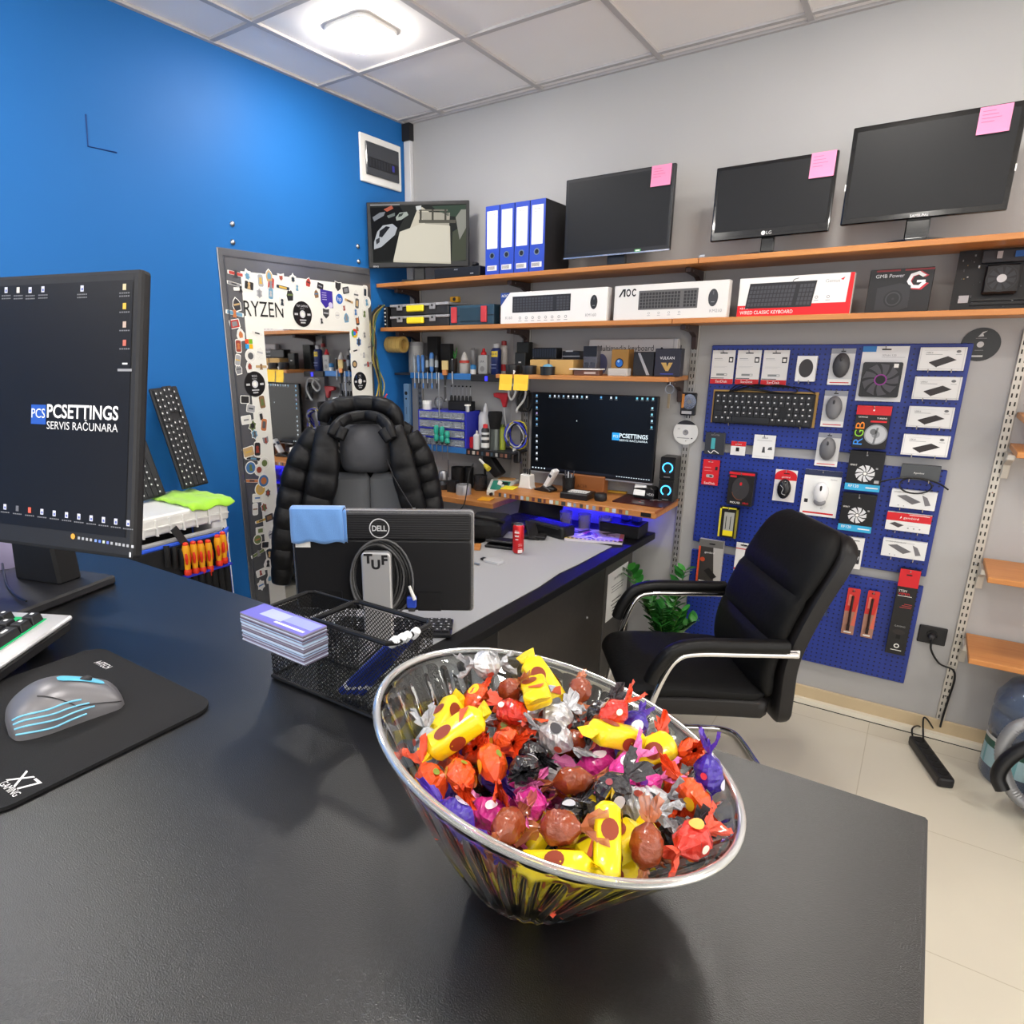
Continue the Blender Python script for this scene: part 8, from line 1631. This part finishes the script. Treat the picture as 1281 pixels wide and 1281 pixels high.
TYPE_AT = [(521, 869, 'B'), (541, 875, 'Y'), (567, 875, 'Y'), (580, 855, 'O'), (600, 863, 'O'), (634, 841, 'S'), (638, 855, 'B'), (699, 851, 'Y'), (677, 865, 'Y'), (636, 879, 'R'), (683, 895, 'S'), (508, 905, 'P'), (626, 897, 'O'), (563, 911, 'Y'), (590, 905, 'S'), (618, 916, 'K'), (523, 934, 'S'), (519, 952, 'K'), (555, 948, 'O'), (586, 962, 'O'), (616, 946, 'O'), (649, 922, 'O'), (693, 940, 'S'), (641, 970, 'V'), (610, 987, 'V'), (541, 993, 'O'), (653, 999, 'P'), (669, 968, 'K'), (699, 962, 'S'), (785, 934, 'Y'), (831, 927, 'O'), (831, 964, 'O'), (868, 973, 'V'), (730, 925, 'B'), (724, 979, 'B'), (752, 875, 'K'), (741, 861, 'B'), (702, 890, 'S'), (767, 907, 'R'), (796, 899, 'V'), (754, 962, 'P'), (794, 968, 'P'), (759, 977, 'K'), (802, 1006, 'S'), (765, 1017, 'Y'), (839, 1001, 'O'), (883, 1008, 'O'), (912, 1014, 'O'), (670, 1058, 'Y'), (741, 1067, 'Y'), (811, 1060, 'B'), (848, 1069, 'K'), (877, 1038, 'R'), (693, 1008, 'P'), (693, 1027, 'B'), (721, 1014, 'K'), (565, 1010, 'V'), (583, 1002, 'V'), (628, 1014, 'P'), (658, 1008, 'P'), (583, 1032, 'R'), (606, 1036, 'Y'), (673, 1058, 'Y'), (621, 1051, 'B')]
LAB = {'Y': ('yellow folded candy with a brown spot in the glass bowl', 'yellow candies'), 'O': ('orange twist-wrapped candy in the glass bowl', 'orange candies'), 'P': ('pink twist-wrapped candy in the glass bowl', 'pink candies'), 'V': ('purple twist-wrapped candy with white and red marks in the glass bowl', 'purple candies'), 'S': ('silver white twist-wrapped candy in the glass bowl', 'silver candies'), 'K': ('black twist-wrapped candy in the glass bowl', 'black candies'), 'B': ('brown caramel candy in clear wrap in the glass bowl', 'brown candies'), 'R': ('red twist-wrapped candy in the glass bowl', 'red candies')}
CW = {'Y': ('f0d416', 'e8c80e'), 'O': ('e2501a', 'd8441a'), 'P': ('e0389a', 'e878b8'), 'V': ('3c2496', '5a3ab0'), 'S': ('c6c8cc', 'a8aab0'), 'K': ('26252a', '3a393e'), 'B': ('8a3c1c', 'a0522c'), 'R': ('c42a1c', 'd84a30')}
def candy_meshes(ty, seed):
    rs = random.Random(seed*31+ord(ty)); foil = dict(rough=.22, coat=.5)
    m1 = M(CW[ty][0], .17 if ty != 'Y' else .24, .0 if ty != 'S' else .4, .5, bump=(170 if ty != 'Y' else 90, .9 if ty != 'Y' else .5)); m2 = M(CW[ty][1], .25, .0 if ty not in 'SK' else .4, .4, bump=(260, .9))
    parts = []
    if ty == 'Y':
        m = MB(m1); L, W_, H_ = .0185, .0095, .0072
        st = []
        for x, a, b in ((-1.12, .3, .25), (-1.0, .82, .6), (-.86, 1, .95), (-.3, 1, 1), (.3, 1, 1), (.86, 1, .95), (1.0, .82, .6), (1.12, .3, .25)): st.append((Vector((L*x, rs.uniform(-.0004, .0004), 0)), W_*a, H_*b, Vector((0, 1, 0)), Vector((0, 0, 1))))
        loft(m, st, 16, 4.5); parts.append(('wrapper', m))
        m = MB(M('8a3418', .4, coat=.3))
        for s_ in (1, -1): m.add([(.006+.0062*math.cos(w), .002+.0058*math.sin(w), s_*(H_+.00025)) for w in [2*PI*k/16 for k in range(16)][::s_]], [tuple(range(16))])
        m.add([(-.004+.008*math.cos(w)*.7, -(W_+.00025), .001+.0045*math.sin(w)) for w in [2*PI*k/14 for k in range(14)]], [tuple(range(14))]); m.add([(.002+.008*math.cos(w)*.7, (W_+.00025), -.001+.0045*math.sin(w)) for w in [2*PI*k/14 for k in range(14)][::-1]], [tuple(range(14))])
        m.add([(-.016, -.004, H_+.0003), (-.010, -.0075, H_+.0003), (-.006, .004, H_+.0003), (-.008, .004, H_+.0003)], [(0, 1, 2, 3)], M('c8542a', .4))
        parts.append(('brown_spot', m))
        for s_ in (-1, 1):
            m = MB(m2); x = L*1.08*s_; m.add([(x, -.006, -.0015), (x, .006, -.0015), (x+s_*.006, .0085, .002), (x+s_*.0065, 0, .004), (x+s_*.006, -.0085, .002), (x, -.006, .0015), (x, .006, .0015)], [(0, 1, 2, 3), (0, 3, 4), (5, 6, 2, 3), (5, 3, 4)]); parts.append(('folded_end', m))
        return parts
    L = .0125 if ty in 'SBK' else .0135; W_ = .0095 if ty != 'S' else .0108
    m = MB(m1); nu, nv = 12, 18; vs = []; fs = []
    for i in range(nu+1):
        f = i/nu; x = -L+2*L*f; r0 = max(.22, (1-abs(2*f-1)**3.2))
        for k in range(nv):
            w = 2*PI*k/nv; fac = W_*r0*(1+(.10 if ty not in 'B' else .05)*math.sin(5*w+seed+3*f)*(.4+abs(2*f-1))+rs.uniform(-.085, .085))
            vs.append((x, fac*math.cos(w), fac*.88*math.sin(w)))
    for i in range(nu):
        for k in range(nv): fs.append((i*nv+k, i*nv+(k+1) % nv, (i+1)*nv+(k+1) % nv, (i+1)*nv+k))
    m.add(vs, fs); parts.append(('wrapper', m))
    if ty in 'OPVSKR':
        acc = {'O': ('f2b81c', '7a8a2a'), 'P': ('f6e4f0', '6a2a9a'), 'V': ('e4e0f4', 'd0344a'), 'S': ('3a3a40', 'b04a3a'), 'K': ('b8b8c0', '8a2a3a'), 'R': ('f0a030', 'f4e0d0')}[ty]; m = MB()
        for q in range(4):
            a0 = q*PI/2+rs.uniform(-.3, .3)+PI/4; f0 = rs.uniform(-.35, .35)*L; P = []; kx = rs.uniform(.0035, .0055); r_ = W_*1.10
            if q % 2 == 0: ka = .42; N5 = 12
            else: ka = .22; N5 = 12; kx *= .6
            for k in range(N5):
                w = 2*PI*k/N5; aa = a0+ka*math.sin(w); P.append((f0+kx*math.cos(w), r_*math.cos(aa), r_*.88*math.sin(aa)))
            m.add(P, [tuple(range(N5))], M(acc[q % 2], .35, coat=.4))
        parts.append(('print', m))
    for s_ in (-1, 1):
        m = MB(m2 if ty != 'B' else M('b86a44', .15, alpha=.75, coat=.5)); vs = []; fs = []; n = 20; st = ((L*.96, .0022), (L*1.12, .0026), (L*1.4, .0062), (L*1.75+rs.uniform(0, .002), .0088))
        for i, (x, r) in enumerate(st):
            for k in range(n):
                w = 2*PI*k/n; q = r*(1+(.22 if i else .1)*(1 if k % 2 else -1)*(i/3)+rs.uniform(-.1, .1)); vs.append((s_*(x+rs.uniform(-.0006, .0006)*i+.0018*i*math.sin(2*w+seed)), q*math.cos(w), q*.45*math.sin(w)))
        for i in range(3):
            for k in range(n): fs.append((i*n+k, i*n+(k+1) % n, (i+1)*n+(k+1) % n, (i+1)*n+k))
        m.add(vs, fs); parts.append(('twisted_end', m))
    return parts
PROTO = {}
def project(p):
    d = Vector(p)-CAM; z = d.dot(FWD); return PPX+PXF*d.dot(RG2)/z, PPY-PXF*d.dot(UP2)/z
rs = random.Random(77); taken = {}
rows = []
for c in CANDY:
    u, v = project(c[:3]); h = (Vector(c[:3])-RC).dot(NR); rows.append((-h, u, v, c))
rows.sort(key=lambda r: r[0])
for nh, u, v, c in rows:
    best = min(TYPE_AT, key=lambda q: (q[0]-u)**2+((q[1]-v)*1.15)**2+taken.get(q, 0)*260)
    ty = best[2]; taken[best] = taken.get(best, 0)+1
    if nh > .05: ty = rs.choice('OOYVKBRP')
    key = (ty, rs.randrange(3))
    if key not in PROTO:
        o = thing('candy', LAB[ty][0], 'candy', (0, 0, 0), (0, 0, 0), LAB[ty][1]+' in the glass bowl')
        for nm, mb_ in candy_meshes(*key): mb_.build(nm, o, smooth=(key[0] in 'YB' or nm != 'wrapper'))
        PROTO[key] = o
    else:
        src = PROTO[key]; o = src.copy(); COL.objects.link(o)
        for ch in src.children: d = ch.copy(); COL.objects.link(d); d.parent = o
    loc = Vector(c[:3]); eu = Euler(c[3:6]); axd = eu.to_matrix() @ Vector((1, 0, 0))
    def outside(p):
        tt = max(.0, min(1., (p-BC).dot(NR)/((RC-BC).dot(NR)))); cc = BC.lerp(RC, tt); return (p-cc-Vector((0, 0, (p-cc).z))).length-(BR+(RR-BR)*tt**.93-.0075), cc
    for it in range(8):
        for s_ in (-1, 1):
            e = loc+axd*(.021*s_); d_, cc = outside(e)
            if d_ > 0: q_ = (cc-e); q_.z = 0; loc += q_.normalized()*min(d_, .003)*.6
            if e.z < BC.z+.014: loc.z += .002
    o.location = loc; o.rotation_euler = eu
    for ch in o.children:
        nm = ch.name.split('.')[0]
        if nm in ('twisted_end', 'folded_end'):
            s_ = 1 if ch.data.vertices[0].co.x > 0 else -1
            if outside(loc+axd*(.024*s_))[0] > -.004 or (loc+axd*(.024*s_)).z < BC.z+.012: ch.scale = (.74, .5, .5)
    if ty == 'Y': o.scale = (1.04, 1.04, 1.04)
